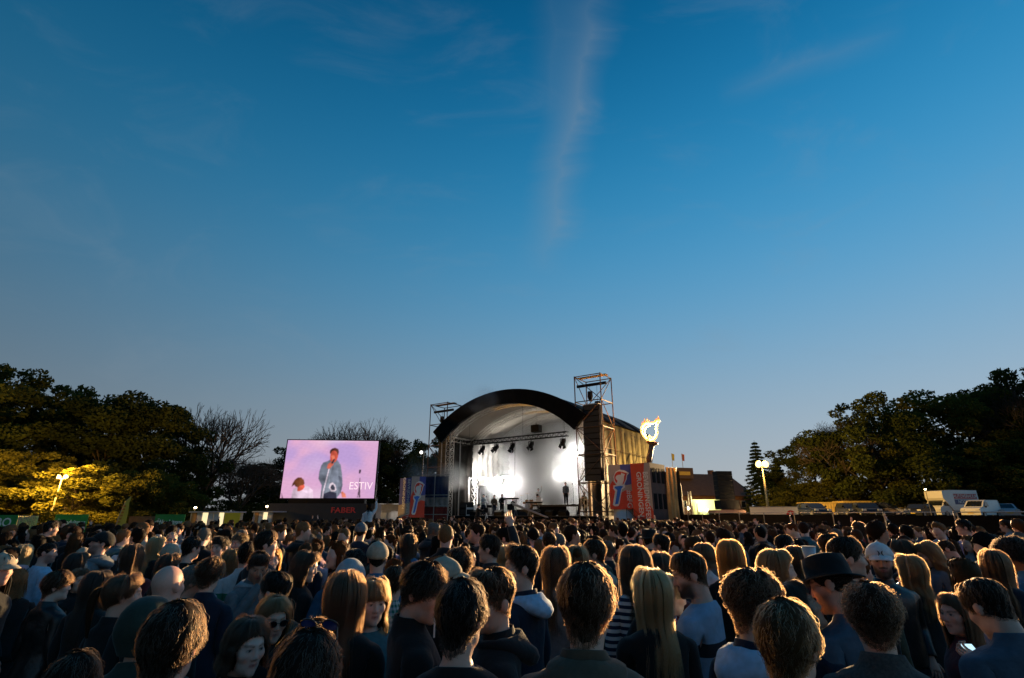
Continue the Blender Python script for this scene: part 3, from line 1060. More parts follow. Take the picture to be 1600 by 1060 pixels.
def person(loc, face=0.0, body=None, h=1.75, fem=False, hair='short', hairc='brown', top='black', arms=('down', 'down'), pitch=0.0, roll=0.0, skin='fair', lod=0,
           label=None, group=None, cat='person', beard=0.0, stubble=0.0, makeup=0.0, hem=.86, sleeve=1.0, off=.016, puff=0.0, collar=.02, hood=None, hat=None, hatc='black',
           glasses=None, trousers='navy', topmat=None, lean=0.0, seed=0, legs=True):
    """face: where the face looks, 0 = to the stage, 90 = picture right, 180 = to the camera; body the same for the chest"""
    if body is None: body = face * .75 if abs(face) <= 120 else face - math.copysign(25, face)
    d = (face - body + 180) % 360 - 180
    d = max(-80, min(80, d))
    M = head_matrix(rad(d), rad(pitch), rad(roll))
    root = empty('person', loc, -rad(body), h / 1.75)
    root.rotation_euler = (rad(-lean), 0, -rad(body))
    root.rotation_mode = 'XYZ'
    fc = dict(beard=beard, stubble=stubble, makeup=makeup)
    hc = HAIRC[hairc]
    if lod == 0:
        bme = make_body(0, fem, M, arms, SKINS[skin], hc, fc)
    else:
        k = (fem, round(d / 20), round(pitch / 15), arms, skin, hairc)
        if k not in BODY_LIB:
            M2 = head_matrix(rad(round(d / 20) * 20), rad(round(pitch / 15) * 15), 0)
            BODY_LIB[k] = (make_body(1, fem, M2, arms, SKINS[skin], hc, fc), M2)
        bme, M = BODY_LIB[k]
    link('body', bme, root)
    HM = head_obj_matrix(M)

    def on_head(name, data, m=None, parent=None, sc_=1.0):
        o = link(name, data, parent or root, mat=m)
        if parent is None: o.matrix_basis = HM @ Matrix.Scale(sc_, 4)
        return o
    hobj = None
    if hair and hair != 'bald' and hat not in ('hoodup',):
        hm, st = get_hair('buzz' if hat in ('cap', 'beanie', 'hat') and hair not in HANG else hair, fem, lod, seed % (3 if lod == 0 else 2))
        hobj = on_head('hair', hm, M_HAIR[hairc])
        if st is not None: on_head('strands', st, M_STRAND[hairc], hobj)
    tm = topmat or cloth(top)
    t = link('top', make_top(fem, arms, off, hem, sleeve, seed % 3, collar, puff), root, mat=tm)
    if lod == 0:
        md = t.modifiers.new('smooth', 'SUBSURF'); md.levels = 1; md.render_levels = 1
    if legs: link('trousers', make_trousers(fem), root, mat=cloth(trousers))
    if hood: link('hood', hood_mesh(False), root, mat=cloth(hood))
    if hat == 'hoodup': link('hood', hood_mesh(True), root, mat=cloth(hatc))
    elif hat: on_head(hat, cap_mesh(hat), cloth(hatc))
    if glasses:
        a, b = glasses_mesh(glasses == 'sun'); g = on_head('glasses', a); on_head('lens', b, None, g)
    if label: tag(root, label, cat, group)
    root['_hm'] = 0
    del root['_hm']
    return root, HM

# ------------------------------------------------------------------ ground
def ground_h(x, y):
    r = smat((np.asarray(x, float) - 13.2) / 14.0)
    return 1.65 * r + .04 * np.sin(np.asarray(x) * .31) * np.cos(np.asarray(y) * .27) * smat((np.hypot(x, y) - 60) / 60)


M_GRASS = mat('trodden grass', (.045, .055, .022), rough=.95, var=.5, scale=1.4, bump=.03)
xs = np.concatenate([[-3000, -1200, -500], np.linspace(-160, 160, 129), [500, 1200, 3000]])
ys = np.concatenate([[-3000, -800, -200], np.linspace(-30, 220, 101), [500, 1200, 3000]])
gx, gy = np.meshgrid(xs, ys); gz = ground_h(gx, gy)
nx = len(xs)
gv = np.stack([gx.ravel(), gy.ravel(), gz.ravel()], 1)
gf = [(j * nx + i, j * nx + i + 1, (j + 1) * nx + i + 1, (j + 1) * nx + i) for j in range(len(ys) - 1) for i in range(nx - 1)]
tag(link('ground', mesh_data('ground', gv, gf, [M_GRASS], True)), kind='structure')


def text(body, size, parent, loc, rot, m, depth=.006, name='lettering', align='CENTER', bold=0.0, sx=1.0):
    cu = bpy.data.curves.new(name, 'FONT'); cu.body = body; cu.size = size; cu.extrude = depth; cu.offset = bold
    cu.align_x = align; cu.align_y = 'CENTER'; cu.resolution_u = 3
    t = bpy.data.objects.new(name, cu); col.objects.link(t); bpy.context.view_layer.update()
    me = bpy.data.meshes.new_from_object(t.evaluated_get(bpy.context.evaluated_depsgraph_get()))
    bpy.data.objects.remove(t); me.materials.clear(); me.materials.append(m)
    return link(name, me, parent, loc, rot, (sx, 1, 1))


# ------------------------------------------------------------------ trees
def leaf_material(name, c):
    m = bpy.data.materials.new(name); m.use_nodes = True; n, l = m.node_tree.nodes, m.node_tree.links; n.clear()
    o = n.new('ShaderNodeOutputMaterial'); d = n.new('ShaderNodeBsdfDiffuse'); t = n.new('ShaderNodeBsdfTranslucent'); mx = n.new('ShaderNodeMixShader')
    mx.inputs[0].default_value = .38
    tc = n.new('ShaderNodeTexCoord'); nz = n.new('ShaderNodeTexNoise'); nz.inputs['Scale'].default_value = 2.2; nz.inputs['Detail'].default_value = 4
    l.new(tc.outputs['Object'], nz.inputs['Vector'])
    rp = n.new('ShaderNodeValToRGB'); rp.color_ramp.elements[0].position = .3; rp.color_ramp.elements[1].position = .7
    rp.color_ramp.elements[0].color = (c[0] * .55, c[1] * .6, c[2] * .6, 1); rp.color_ramp.elements[1].color = (c[0] * 1.3, c[1] * 1.2, c[2], 1)
    l.new(nz.outputs['Fac'], rp.inputs[0]); l.new(rp.outputs[0], d.inputs[0]); l.new(rp.outputs[0], t.inputs[0])
    l.new(d.outputs[0], mx.inputs[1]); l.new(t.outputs[0], mx.inputs[2]); l.new(mx.outputs[0], o.inputs[0])
    MATS[name] = m
    return m


M_LEAF = [leaf_material('oak leaves', (.055, .070, .020)), leaf_material('lamplit leaves', (.105, .108, .024)), leaf_material('dark leaves', (.040, .055, .020)), leaf_material('needles', (.022, .040, .020))]  # second entry is a brighter copy, lamplight put into the leaf colour
M_BARK = mat('bark', (.050, .038, .028), rough=.95, var=.4, scale=9, bump=.03)


def leaf_cloud(centres, radii, per, size, seed, flat=1.0):
    r = np.random.default_rng(seed); V = []; n = 0
    P = []
    for c, rr, k in zip(centres, radii, per):
        d = r.normal(size=(k, 3)); d /= np.linalg.norm(d, axis=1)[:, None]
        P.append(np.array(c) + d * (rr * r.uniform(.35, 1.0, k) ** .7)[:, None] * (1, 1, flat))
    P = np.vstack(P); n = len(P)
    a = r.normal(size=(n, 3)); a /= np.linalg.norm(a, axis=1)[:, None]
    b = np.cross(a, r.normal(size=(n, 3))); b /= np.linalg.norm(b, axis=1)[:, None]
    s = (size * r.uniform(.55, 1.25, n))[:, None]
    V = np.stack([P - a * s, P + b * s * .55, P + a * s, P - b * s * .55], 1).reshape(-1, 3)
    F = np.arange(4 * n).reshape(-1, 4)
    return V, F


CROWNS = []


def crown_variant(seed, n_clumps=64, leaves=21000):
    """crown of a tree one unit tall and about .8 wide, from z .18 to 1"""
    r = np.random.default_rng(seed); C = []; R = []
    limbs = []
    for k in range(n_clumps):
        z = r.uniform(.20, .95); w = .40 * math.sqrt(max(.05, 1 - ((z - .52) / .52) ** 2)) * r.uniform(.80, 1.10)
        a = r.uniform(0, 2 * PI); q = w * math.sqrt(r.uniform(.12, 1))
        C.append((q * math.cos(a), q * math.sin(a), z)); R.append(r.uniform(.055, .115) * (1.15 - .35 * z))
    tot = sum(x ** 2 for x in R); per = [int(leaves * x ** 2 / tot) for x in R]
    V, F = leaf_cloud(C, R, per, .0125, seed, .75)
    me = bpy.data.meshes.new('crown'); me.from_pydata(V.tolist(), [], F.tolist()); me.materials.append(M_LEAF[0])
    mb = MB(); ph0 = r.uniform(0, 6)
    tr = [(0, 0, -.03), (.006, .004, .12), (-.004, .008, .28), (.004, -.004, .5), (.0, .0, .72)]
    mb.path(tr, [.028, .020, .016, .010, .004], 8)
    order = sorted(range(n_clumps), key=lambda i: C[i][2])
    for i in order[::2]:
        c = C[i]; z0 = max(.10, min(.62, c[2] - r.uniform(.10, .28))); q = np.interp(z0, [-.03, .12, .28, .5, .72], [.028, .020, .016, .010, .004]) * .55
        m = (c[0] * .5 + r.normal() * .02, c[1] * .5 + r.normal() * .02, (z0 + c[2]) / 2 + .02)
        mb.path([(0, 0, z0), m, c], [q, q * .6, q * .2], 5)
    return me, mb.data('trunk', [M_BARK], True)


for s_ in range(4): CROWNS.append(crown_variant(100 + s_ * 7))


def leafy_tree(px, top_py, Y, width, label, leaf=0, var=0, group='trees round the festival field', low=0.0, rz=None):
    p = at(px, top_py, Y); g = float(ground_h(p.x, Y)); h = p.z - g
    root = empty('leafy_tree', (p.x, Y, g), random.uniform(0, 6.28) if rz is None else rz)
    cr, tk = CROWNS[var % 4]
    link('trunk', tk, root, (0, 0, 0), (0, 0, 0), (h * .85, h * .85, h))
    link('crown', cr, root, (0, 0, -low * h), (0, 0, 0), (width / .8, width / .8, h * (1 + low)), mat=M_LEAF[leaf])
    return tag(root, label, 'tree', group)


BARES = []


def bare_variant(seed):
    r = np.random.default_rng(seed); mb = MB()

    def grow(p, d, L, rr, lev):
        d = d / np.linalg.norm(d); mid = p + d * L * .5 + r.normal(size=3) * L * .03; q = p + d * L
        mb.path([p, mid, q], [rr, rr * .85, rr * .68], 6 if lev < 2 else 3)
        if lev >= 7: return
        n = (5, 3, 3, 3, 3, 2, 2)[lev]
        for k in range(n):
            an = 2 * PI * (k + r.uniform(-.2, .2)) / n; sp = (.62, .50, .48, .5, .5, .5, .5)[lev]
            side = np.cross(d, (0, 1, .3)); side /= np.linalg.norm(side); up2 = np.cross(d, side)
            nd = d + sp * (side * math.cos(an) + up2 * math.sin(an)) + r.normal(size=3) * .12; nd[2] = nd[2] * .9 + .12
            grow(q, nd, L * r.uniform(.66, .86), rr * .66, lev + 1)
    grow(np.zeros(3), np.array((.02, 0, 1.)), .24, .026, 0)
    V = np.array(mb.v); k = V[:, 2].max(); mb.v = [tuple(v) for v in V / k]
    return mb.data('trunk', [M_BARK], False, fix=False)


for s_ in (3, 8): BARES.append(bare_variant(s_))


def bare_tree(px, top_py, Y, wide, label, var=0, group=None):
    p = at(px, top_py, Y); g = float(ground_h(p.x, Y)); h = p.z - g
    root = empty('bare_tree', (p.x, Y, g), random.uniform(0, 6.28))
    link('trunk', BARES[var], root, (0, 0, 0), (0, 0, 0), (h * wide, h * wide, h))
    return tag(root, label, 'tree', group)


def conifer(px, top_py, Y, width, label):
    p = at(px, top_py, Y); g = float(ground_h(p.x, Y)); h = p.z - g; r = np.random.default_rng(int(px))
    root = empty('conifer_tree', (p.x, Y, g)); mb = MB()
    mb.path([(0, 0, 0), (0, 0, h * .5), (0, 0, h)], [h * .016, h * .011, .02], 8)
    C, R = [], []
    z = h * .10
    while z < h * .985:
        w = width / 2 * (1 - z / h) ** .8; n = 7
        for k in range(n):
            a = 2 * PI * k / n + r.uniform(-.3, .3); L = w * r.uniform(.7, 1.15); tip = (L * math.cos(a), L * math.sin(a), z - L * .22)
            mb.path([(0, 0, z), tip], [.04, .012], 4)
            for t in np.linspace(.25, 1, 4): C.append((tip[0] * t, tip[1] * t, z + (tip[2] - z) * t)); R.append(.20 + .28 * w * .3)
        z += h * .045
    mb.build('trunk', [M_BARK], root)
    V, F = leaf_cloud(C, R, [44] * len(C), .15, 5, .5)
    link('crown', mesh_data('crown', V, F, [M_LEAF[3]]), root)
    return tag(root, label, 'tree')


TG = 'leafy trees along the field edge'
for a in [
    (-95, 585, 40, 15, 'tall dark oak rooted beyond the first aid banner', 0, 0, .06),
    (-10, 572, 46, 15, 'broad dark oak standing behind the twin lamp post', 0, 1, .06),
    (70, 584, 50, 13, 'tall oak with thin top beside the broad dark oak', 0, 2, .05),
    (120, 606, 53, 12, 'oak with ragged shoulder behind the yellow feather flag', 0, 3, .03),
    (190, 618, 50, 13, 'rounded dense green tree behind the emergency exit banners', 2, 0, .05),
    (250, 636, 52, 12, 'lower dense green tree beside the bare elm', 2, 1, .08),
    (292, 668, 54, 9, 'small brownish tree at the foot of the bare elm', 0, 2, .12),
    (400, 752, 92, 14, 'low dark far tree behind the white food stall', 2, 3, .15),
    (432, 725, 88, 13, 'dark far tree beside the screen edge', 2, 1, .12),
    (480, 698, 84, 14, 'dark tree hidden behind the screen', 2, 2, .1),
    (545, 694, 84, 14, 'dark tree topping the screen, under bare branches', 2, 3, .1),
    (612, 690, 80, 12, 'dark tree between the screen and the stage banner tower', 2, 0, .1),
    (645, 712, 82, 12, 'smoky dark tree behind the tall stage banner tower', 2, 1, .15),
    (672, 684, 86, 13, 'dark tree rising behind the stage roof eave', 2, 2, .1),
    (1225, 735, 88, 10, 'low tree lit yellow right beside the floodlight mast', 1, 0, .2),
    (1262, 682, 80, 13, 'open crowned tree next to the floodlight mast', 0, 1, .1),
    (1345, 622, 70, 16, 'tall rounded tree with thin crown behind the white trailer', 0, 2, .08),
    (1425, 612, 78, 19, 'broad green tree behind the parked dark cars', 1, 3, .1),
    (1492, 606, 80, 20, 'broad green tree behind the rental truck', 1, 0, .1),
    (1556, 596, 78, 19, 'dense tree behind the small white vans', 0, 1, .1),
    (1630, 566, 76, 22, 'tallest dark tree with pale trunk beyond the vans', 0, 2, .06),
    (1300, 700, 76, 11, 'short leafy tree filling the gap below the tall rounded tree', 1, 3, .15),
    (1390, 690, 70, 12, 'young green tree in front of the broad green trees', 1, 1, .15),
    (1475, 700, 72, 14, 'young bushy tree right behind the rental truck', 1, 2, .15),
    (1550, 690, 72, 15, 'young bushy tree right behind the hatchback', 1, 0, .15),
    (1605, 660, 70, 15, 'bushy tree with low boughs beyond the hatchback', 0, 3, .15),
]:
    leafy_tree(a[0], a[1], a[2], a[3], a[4], a[5], a[6], TG, a[7])
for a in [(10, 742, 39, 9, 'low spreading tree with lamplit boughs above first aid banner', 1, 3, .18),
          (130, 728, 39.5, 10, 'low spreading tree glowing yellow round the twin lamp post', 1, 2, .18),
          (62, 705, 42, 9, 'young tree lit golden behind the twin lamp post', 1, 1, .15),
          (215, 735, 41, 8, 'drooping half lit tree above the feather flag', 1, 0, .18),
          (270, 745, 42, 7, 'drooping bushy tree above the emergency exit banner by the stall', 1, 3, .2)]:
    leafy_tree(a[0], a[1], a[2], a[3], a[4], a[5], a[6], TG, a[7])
bare_tree(346, 634, 58, .72, 'big leafless elm with fan of fine branches against the sky', 0)
bare_tree(330, 705, 60, .9, 'thin leafless tree crowding the big elm', 1)
bare_tree(385, 712, 62, .9, 'low leafless tree between the elm and the screen', 0)
bare_tree(524, 674, 80, .9, 'leafless treetop showing above the middle of the screen', 1)
bare_tree(561, 656, 80, .8, 'leafless treetop standing highest above the screen', 0)
bare_tree(607, 670, 82, .6, 'small leafless tree just past the screen corner', 1)
bare_tree(1300, 650, 74, .8, 'bare branched tree beside the tall rounded tree', 1)
bare_tree(1577, 600, 74, .7, 'bare pale limbed tree among the dense trees by the vans', 0)
conifer(1178, 688, 86, 6.5, 'dark fir rising behind the floodlight')
conifer(1211, 714, 88, 5.0, 'smaller fir between the floodlight and the trees')

# undergrowth closes the view under the crowns
def bush(px, Y, w, h, label, leaf):
    x = at(px, 800, Y).x; g = float(ground_h(x, Y)); r = np.random.default_rng(abs(int(px * 3 + Y))); C, R = [], []
    for k in range(26):
        a = r.uniform(0, 2 * PI); q = math.sqrt(r.uniform(0, 1)); C.append((q * math.cos(a) * w / 2 * .8, q * math.sin(a) * w / 3.2, h * r.uniform(.12, .85) * (1 - .35 * q))); R.append(h * r.uniform(.14, .26))
    V, F = leaf_cloud(C, R, [75] * 26, .15, 4)
    root = empty('bush', (x, Y, g)); link('foliage', mesh_data('foliage', V, F, [M_LEAF[leaf]]), root)
    mb = MB()
    for k in range(6): mb.path([(r.normal() * .2, r.normal() * .2, 0), C[k]], [.05, .015], 5)
    mb.build('stem', [M_BARK], root)
    tag(root, label, 'bush', 'bushes under the trees')


for i, (px, Y) in enumerate([(-40, 50), (30, 51), (100, 52), (165, 50), (230, 51), (300, 52), (350, 60), (385, 62), (420, 64)]):
    bush(px, Y, 7, 4.2, 'dark bush under the trees behind the food stalls', 2)
for i, (px, Y) in enumerate([(1210, 80), (1250, 80), (1290, 79), (1330, 78), (1375, 76), (1420, 74), (1465, 72), (1515, 71), (1560, 70), (1605, 69)]):
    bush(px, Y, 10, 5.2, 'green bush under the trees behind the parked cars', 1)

# ------------------------------------------------------------------ main stage
M_TARP = mat('black tarpaulin', (.005, .0052, .006), spec=.06, rough=.7, var=.3, scale=1.5, bump=.02)
M_TARP2 = mat('dark grey tarpaulin', (.006, .005, .0042), spec=.10, rough=.5, var=.4, scale=1.2, bump=.05)
M_STEEL = mat('galvanised steel', (.38, .37, .36), rough=.45, metal=.6, var=.25, scale=20)
M_RUST = mat('weathered scaffold steel', (.11, .062, .036), rough=.6, metal=.2, var=.4, scale=14)
M_ALU = mat('truss aluminium', (.62, .60, .56), rough=.4, metal=.5, var=.15, scale=20)
M_BLACK = mat('black housing', (.006, .006, .0065), spec=.15, rough=.55, var=.3, scale=8)
M_CREAM = mat('cream drape', (.26, .245, .225), rough=.85, var=.08, scale=1.5, bump=.02)
M_LINING = mat('pale roof lining', (.34, .30, .25), rough=.7, var=.06, scale=1.0)
M_DECK = mat('dark stage floor', (.022, .022, .024), rough=.6, var=.3, scale=3)
M_WOOD = mat('plywood', (.35, .22, .11), rough=.8, var=.3, scale=4)

SA = rad(35); SW = 13.7; SD = 12.0; DECK = 1.9
RF = at(915, 800, 40.0); RF.z = 0
SFR = Vector((math.cos(SA), -math.sin(SA), 0)); SBK = Vector((math.sin(SA), math.cos(SA), 0))
SC = RF - SFR * (SW / 2)


def S(x, y, z=0.0): return SC + SFR * x + SBK * y + Vector((0, 0, z))


stage = empty('stage', SC, -SA)
tag(stage, 'large festival stage under an arched black roof, full of white smoke', 'stage')
HW, EAVE, TOPZ = 7.8, 9.15, 12.05
RR = (HW ** 2 + (TOPZ - EAVE) ** 2) / (2 * (TOPZ - EAVE)); CZ = TOPZ - RR; AMAX = math.asin(HW / RR)


def arc(r, a): return (r * math.sin(a), CZ + r * math.cos(a))


mb = MB(); mb.box((0.4, 5.6, DECK / 2), (16.4, 12.6, DECK)); mb.build('deck', [M_DECK], stage)
for i in range(14):
    mb = MB(); mb.box((-7.2 + i * 1.17, -.72, DECK * .5), (1.13, .03, DECK * .96)); mb.build('skirt_panel', [M_TARP], stage)
NA = 28
# roof skin in bays, lining underneath, and the thick front valance
for b in range(4):
    y0, y1 = -1.1 + b * 3.28, -1.1 + (b + 1) * 3.28 - .03; mb = MB(); vs = []
    for y in (y0, y1):
        for r in (RR, RR - .05):
            for k in range(NA + 1):
                x, z = arc(r, -AMAX + 2 * AMAX * k / NA); vs.append((x, y, z))
    n = NA + 1; fs = []
    for k in range(NA):
        fs += [(k, k + 1, 2 * n + k + 1, 2 * n + k), (n + k, 3 * n + k, 3 * n + k + 1, n + k + 1), (k, n + k, n + k + 1, k + 1), (2 * n + k, 2 * n + k + 1, 3 * n + k + 1, 3 * n + k)]
    mb.add(vs, fs); mb.build('roof_panel', [M_TARP], stage, True)
mb = MB(); vs = []
for y in (-.9, 11.9):
    for k in range(NA + 1):
        x, z = arc(RR - .30, -AMAX * .97 + 2 * AMAX * .97 * k / NA); vs.append((x, y, z))
n = NA + 1; mb.add(vs, [(k, n + k, n + k + 1, k + 1) for k in range(NA)]); mb.build('roof_lining', [M_LINING], stage, True, fix=False)
mb = MB(); vs = []
for y in (-1.25, -1.0):
    for r0 in (0, 1):
        for k in range(NA + 1):
            a = -AMAX + 2 * AMAX * k / NA; t = abs(a / AMAX); r = RR + .04 - r0 * (1.20 + .30 * t * t); x, z = arc(r, a * (1.0 if r0 == 0 else .985)); vs.append((x, y + .05 * math.sin(k * 2.1) * r0, z))
fs = []
for k in range(NA):
    fs += [(k, n + k, n + k + 1, k + 1), (2 * n + k, 2 * n + k + 1, 3 * n + k + 1, 3 * n + k), (k, k + 1, 2 * n + k + 1, 2 * n + k), (n + k, 3 * n + k, 3 * n + k + 1, n + k + 1)]
fs += [(0, 2 * n, 3 * n, n), (NA, n + NA, 3 * n + NA, 2 * n + NA)]
mb.add(vs, fs); mb.build('valance', [M_TARP], stage, False)


def lattice(mb, p0, p1, w, step, r=.028, rb=.014, up=(0, 0, 1)):
    """square truss between two points"""
    p0, p1 = Vector(p0), Vector(p1); t = (p1 - p0); L = t.length; t.normalize(); u = Vector(up); u = (u - t * u.dot(t)).normalized() if abs(u.dot(t)) < .98 else Vector((1, 0, 0)); s = t.cross(u)
    cs = [u * a * w / 2 + s * b * w / 2 for a, b in ((1, 1), (1, -1), (-1, -1), (-1, 1))]
    for c in cs: mb.tube(p0 + c, p1 + c, r, n=6)
    n = max(1, int(L / step))
    for i in range(n):
        a, b = p0 + t * (L * i / n), p0 + t * (L * (i + 1) / n)
        for k in range(4):
            c, d = cs[k], cs[(k + 1) % 4]
            mb.tube(a + c, b + d, rb, n=4, cap=False); mb.tube(a + c, a + d, rb, n=4, cap=False)


for x in (-6.85, 6.85):
    mb = MB(); lattice(mb, (x, .1, DECK), (x, .1, 8.7), .52, .55); mb.build('truss_tower', [M_ALU], stage)
for y in (3.9, 7.8, 11.2):
    for x in (-6.95, 6.95):
        mb = MB(); lattice(mb, (x, y, DECK), (x, y, 8.7), .45, .6); mb.build('truss_tower', [M_ALU], stage)
for y in (.1, 3.9, 7.8, 11.4):
    mb = MB(); prev = None
    for k in range(15):
        x, z = arc(RR - .85, -AMAX * .955 + 2 * AMAX * .955 * k / 14)
        if prev: lattice(mb, prev, (x, y, z), .5, .6, .03, .015, (0, 1, 0))
        prev = (x, y, z)
    mb.build('arch_truss', [M_ALU], stage)
for x in (-6.9, 6.9):
    mb = MB(); lattice(mb, (x, .1, 8.62), (x, 11.4, 8.62), .42, .6); mb.build('eave_truss', [M_ALU], stage)
mb = MB(); mb.box((7.28, .05, 5.1), (.22, .3, 7.3)); mb.build('timber_post', [mat('warm timber post', (.42, .26, .14), rough=.7, var=.3, scale=6)], stage)
for x in (-7.6, -5.35):
    mb = MB(); mb.tube((x, -.2, .2), (x, -.2, 8.3), .05); mb.build('pole', [M_STEEL], stage)
# back and side drapes, pleated
def drape(name, p0, p1, z0, z1, m, pleat, amp, parent, swag=0.0, n=90, rows=14):
    p0, p1 = Vector(p0), Vector(p1); t = (p1 - p0).normalized(); nr = Vector((-t.y, t.x, 0)); vs = []
    for j in range(rows + 1):
        v = j / rows
        for i in range(n + 1):
            u = i / n; q = p0.lerp(p1, u); d = amp * (math.sin(u * pleat * 2 * PI + 1.5 * math.sin(v * 3)) + .4 * math.sin(u * pleat * 4.3 + v * 5)) * (.5 + .5 * (1 - v))
            d += swag * .30 * math.sin((v * 1.7 + (1 - u) ** 2 * 1.3) * 24) * u * (1 - .3 * v)
            zt = z1(u) if callable(z1) else z1
            vs.append((q.x + nr.x * d, q.y + nr.y * d, z0 + (zt - z0) * v))
    w = n + 1
    return link(name, mesh_data(name, vs, [(j * w + i, j * w + i + 1, (j + 1) * w + i + 1, (j + 1) * w + i) for j in range(rows) for i in range(n)], [m], True), parent)


drape('back_drape', (-6.9, 11.0, 0), (6.9, 11.0, 0), DECK, lambda u: arc(RR - .4, math.asin((-6.9 + 13.8 * u) / RR))[1], M_CREAM, 20, .07, stage)
drape('side_drape', (-6.6, 3.2, 0), (-4.6, 6.4, 0), 4.6, 8.5, M_CREAM, 7, .08, stage, swag=1.0)
drape('side_drape', (-7.05, .6, 0), (-7.05, 11.2, 0), DECK, 8.7, M_TARP2, 14, .07, stage)
drape('side_drape', (7.05, 11.2, 0), (7.05, .8, 0), DECK, 8.7, M_CREAM, 14, .06, stage)
drape('side_wall', (7.62, 12.2, 0), (7.62, 1.2, 0), .1, lambda u: 9.1, M_TARP2, 9, .035, stage, n=120, rows=26)
drape('side_wall', (-7.62, .4, 0), (-7.62, 12.2, 0), .1, lambda u: 9.1, M_TARP, 7, .05, stage)
drape('back_wall', (-7.6, 12.2, 0), (7.6, 12.2, 0), .1, lambda u: arc(RR - .06, math.asin((-7.6 + 15.2 * u) / RR))[1], M_TARP, 16, .05, stage)
for y in (3, 5.2, 7.4, 9.6, 11.9):
    mb = MB(); mb.tube((7.85, y, 0), (7.85, y, 8.7), .03); mb.build('pole', [M_RUST], stage)
for z in (3.0, 5.3, 7.0):
    mb = MB(); mb.tube((7.9, 1.4, z), (7.9, 12.0, z), .028); mb.build('rail', [M_RUST], stage)
for (y, z) in ((1.6, 3.0), (5.2, 3.0), (9.0, 3.0)):
    mb = MB(); mb.tube((7.95, y, z), (7.95, y + 3.2, z + 4.2), .025); mb.build('brace', [M_RUST], stage)

# lighting truss with its hanging spotlights
lt = empty('lighting_truss', S(0, 1.2, 0), -SA)
tag(lt, 'black lattice lighting truss hung across the stage opening', 'truss')
mb = MB(); lattice(mb, (-6.7, 0, 8.25), (4.9, 0, 8.25), .34, .5, .03, .016); mb.build('lattice', [M_BLACK], lt)
for x in (-5.5, 0.5, 4.6):
    mb = MB(); mb.tube((x, 0, 8.4), (x, 0, 11.3 if x == .5 else 10.2), .012); mb.build('cable', [M_BLACK], lt)


def spotlight(loc, rz, tilt, label, m=M_BLACK, s=1.0, lit=None):
    r = empty('stage_spotlight', loc, rz, s)
    mb = MB(); mb.tube((0, 0, .42), (0, 0, .2), .025); mb.tube((-.2, 0, .22), (.2, 0, .22), .022); mb.tube((-.2, 0, .22), (-.2, 0, -.08), .022); mb.tube((.2, 0, .22), (.2, 0, -.08), .022)
    mb.build('yoke', [m], r)
    d = Vector((0, -math.cos(tilt), -math.sin(tilt))); mb = MB()
    mb.path([-d * .26, -d * .2, d * .1, d * .24], [.07, .14, .16, .18], 14); b = mb.build('housing', [m], r, True)
    mb = MB(); mb.path([d * .235, d * .25], [.155, .155], 14); mb.build('lens', [lit or mat('dark glass', (.03, .03, .035), rough=.1)], b)
    for k in range(4):
        a = PI / 2 * k + .4; u = Vector((1, 0, 0)); w = d.cross(u); o = u * math.cos(a) + w * math.sin(a); sd = d.cross(o)
        mb = MB(); mb.add([d * .25 + o * .17 - sd * .12, d * .25 + o * .17 + sd * .12, d * .44 + o * .24 + sd * .15, d * .44 + o * .24 - sd * .15], [(0, 1, 2, 3)]); mb.build('barn_door', [m], b)
    return tag(r, label, 'spotlight', 'spotlights under the lighting truss')


for x, t, lb in ((-3.9, .9, 'first dark spotlight under the truss, nearest the swagged drape'), (-2.35, .6, 'second dark spotlight along the truss, tilted outward'), (-.6, 1.0, 'middle dark spotlight hanging from the lighting truss'),
                 (1.35, .7, 'fourth dark spotlight along the truss, under the hoist box'), (4.45, 1.0, 'last dark spotlight at the free end of the truss')):
    spotlight(S(x, 1.2, 7.62), -SA + random.uniform(-.5, .5), t, lb, s=1.15)
h = empty('hoist_box', S(1.9, 1.2, 8.5), -SA); tag(h, 'black hoist box sitting on the lighting truss under its chain', 'hoist')
mb = MB(); mb.box((0, 0, .42), (.75, .6, .62)); mb.build('case', [M_BLACK], h); mb = MB(); mb.tube((0, 0, .7), (0, 0, 3.0), .015); mb.tube((0, 0, .73), (0, 0, .86), .09); mb.build('chain', [M_STEEL], h)

# lit lamps on the stage
M_LIT = mat('lit lens', (1, 1, 1), emit=(1.0, .97, .90), estr=160)


def lit_lamp(x, y, z, label, power, colr=(1, .96, .9), r=.19, aim=0.0):
    o = empty('stage_lamp', S(x, y, z), -SA + aim)
    mb = MB(); mb.path([(0, .30, 0), (0, .22, 0), (0, .05, 0)], [.10, r * 1.15, r * 1.25], 14); mb.build('housing', [M_BLACK], o, True)
    mb = MB(); mb.path([(0, .03, 0), (0, .0, 0)], [r, r * .94], 16); mb.build('lens', [M_LIT], o, True)
    mb = MB(); mb.tube((0, .15, r), (0, .15, r + .35), .025); mb.build('clamp', [M_BLACK], o)
    l = bpy.data.lights.new('lamp_light', 'SPOT'); l.energy = power; l.color = colr; l.shadow_soft_size = .2; l.spot_size = rad(165); l.spot_blend = .6
    lo = bpy.data.objects.new('lamp_light', l); lo.parent = o; lo.location = (0, -.08, 0); lo.rotation_euler = (rad(84), 0, 0); col.objects.link(lo)
    return tag(o, label, 'stage light', 'lit lamps on the stage')


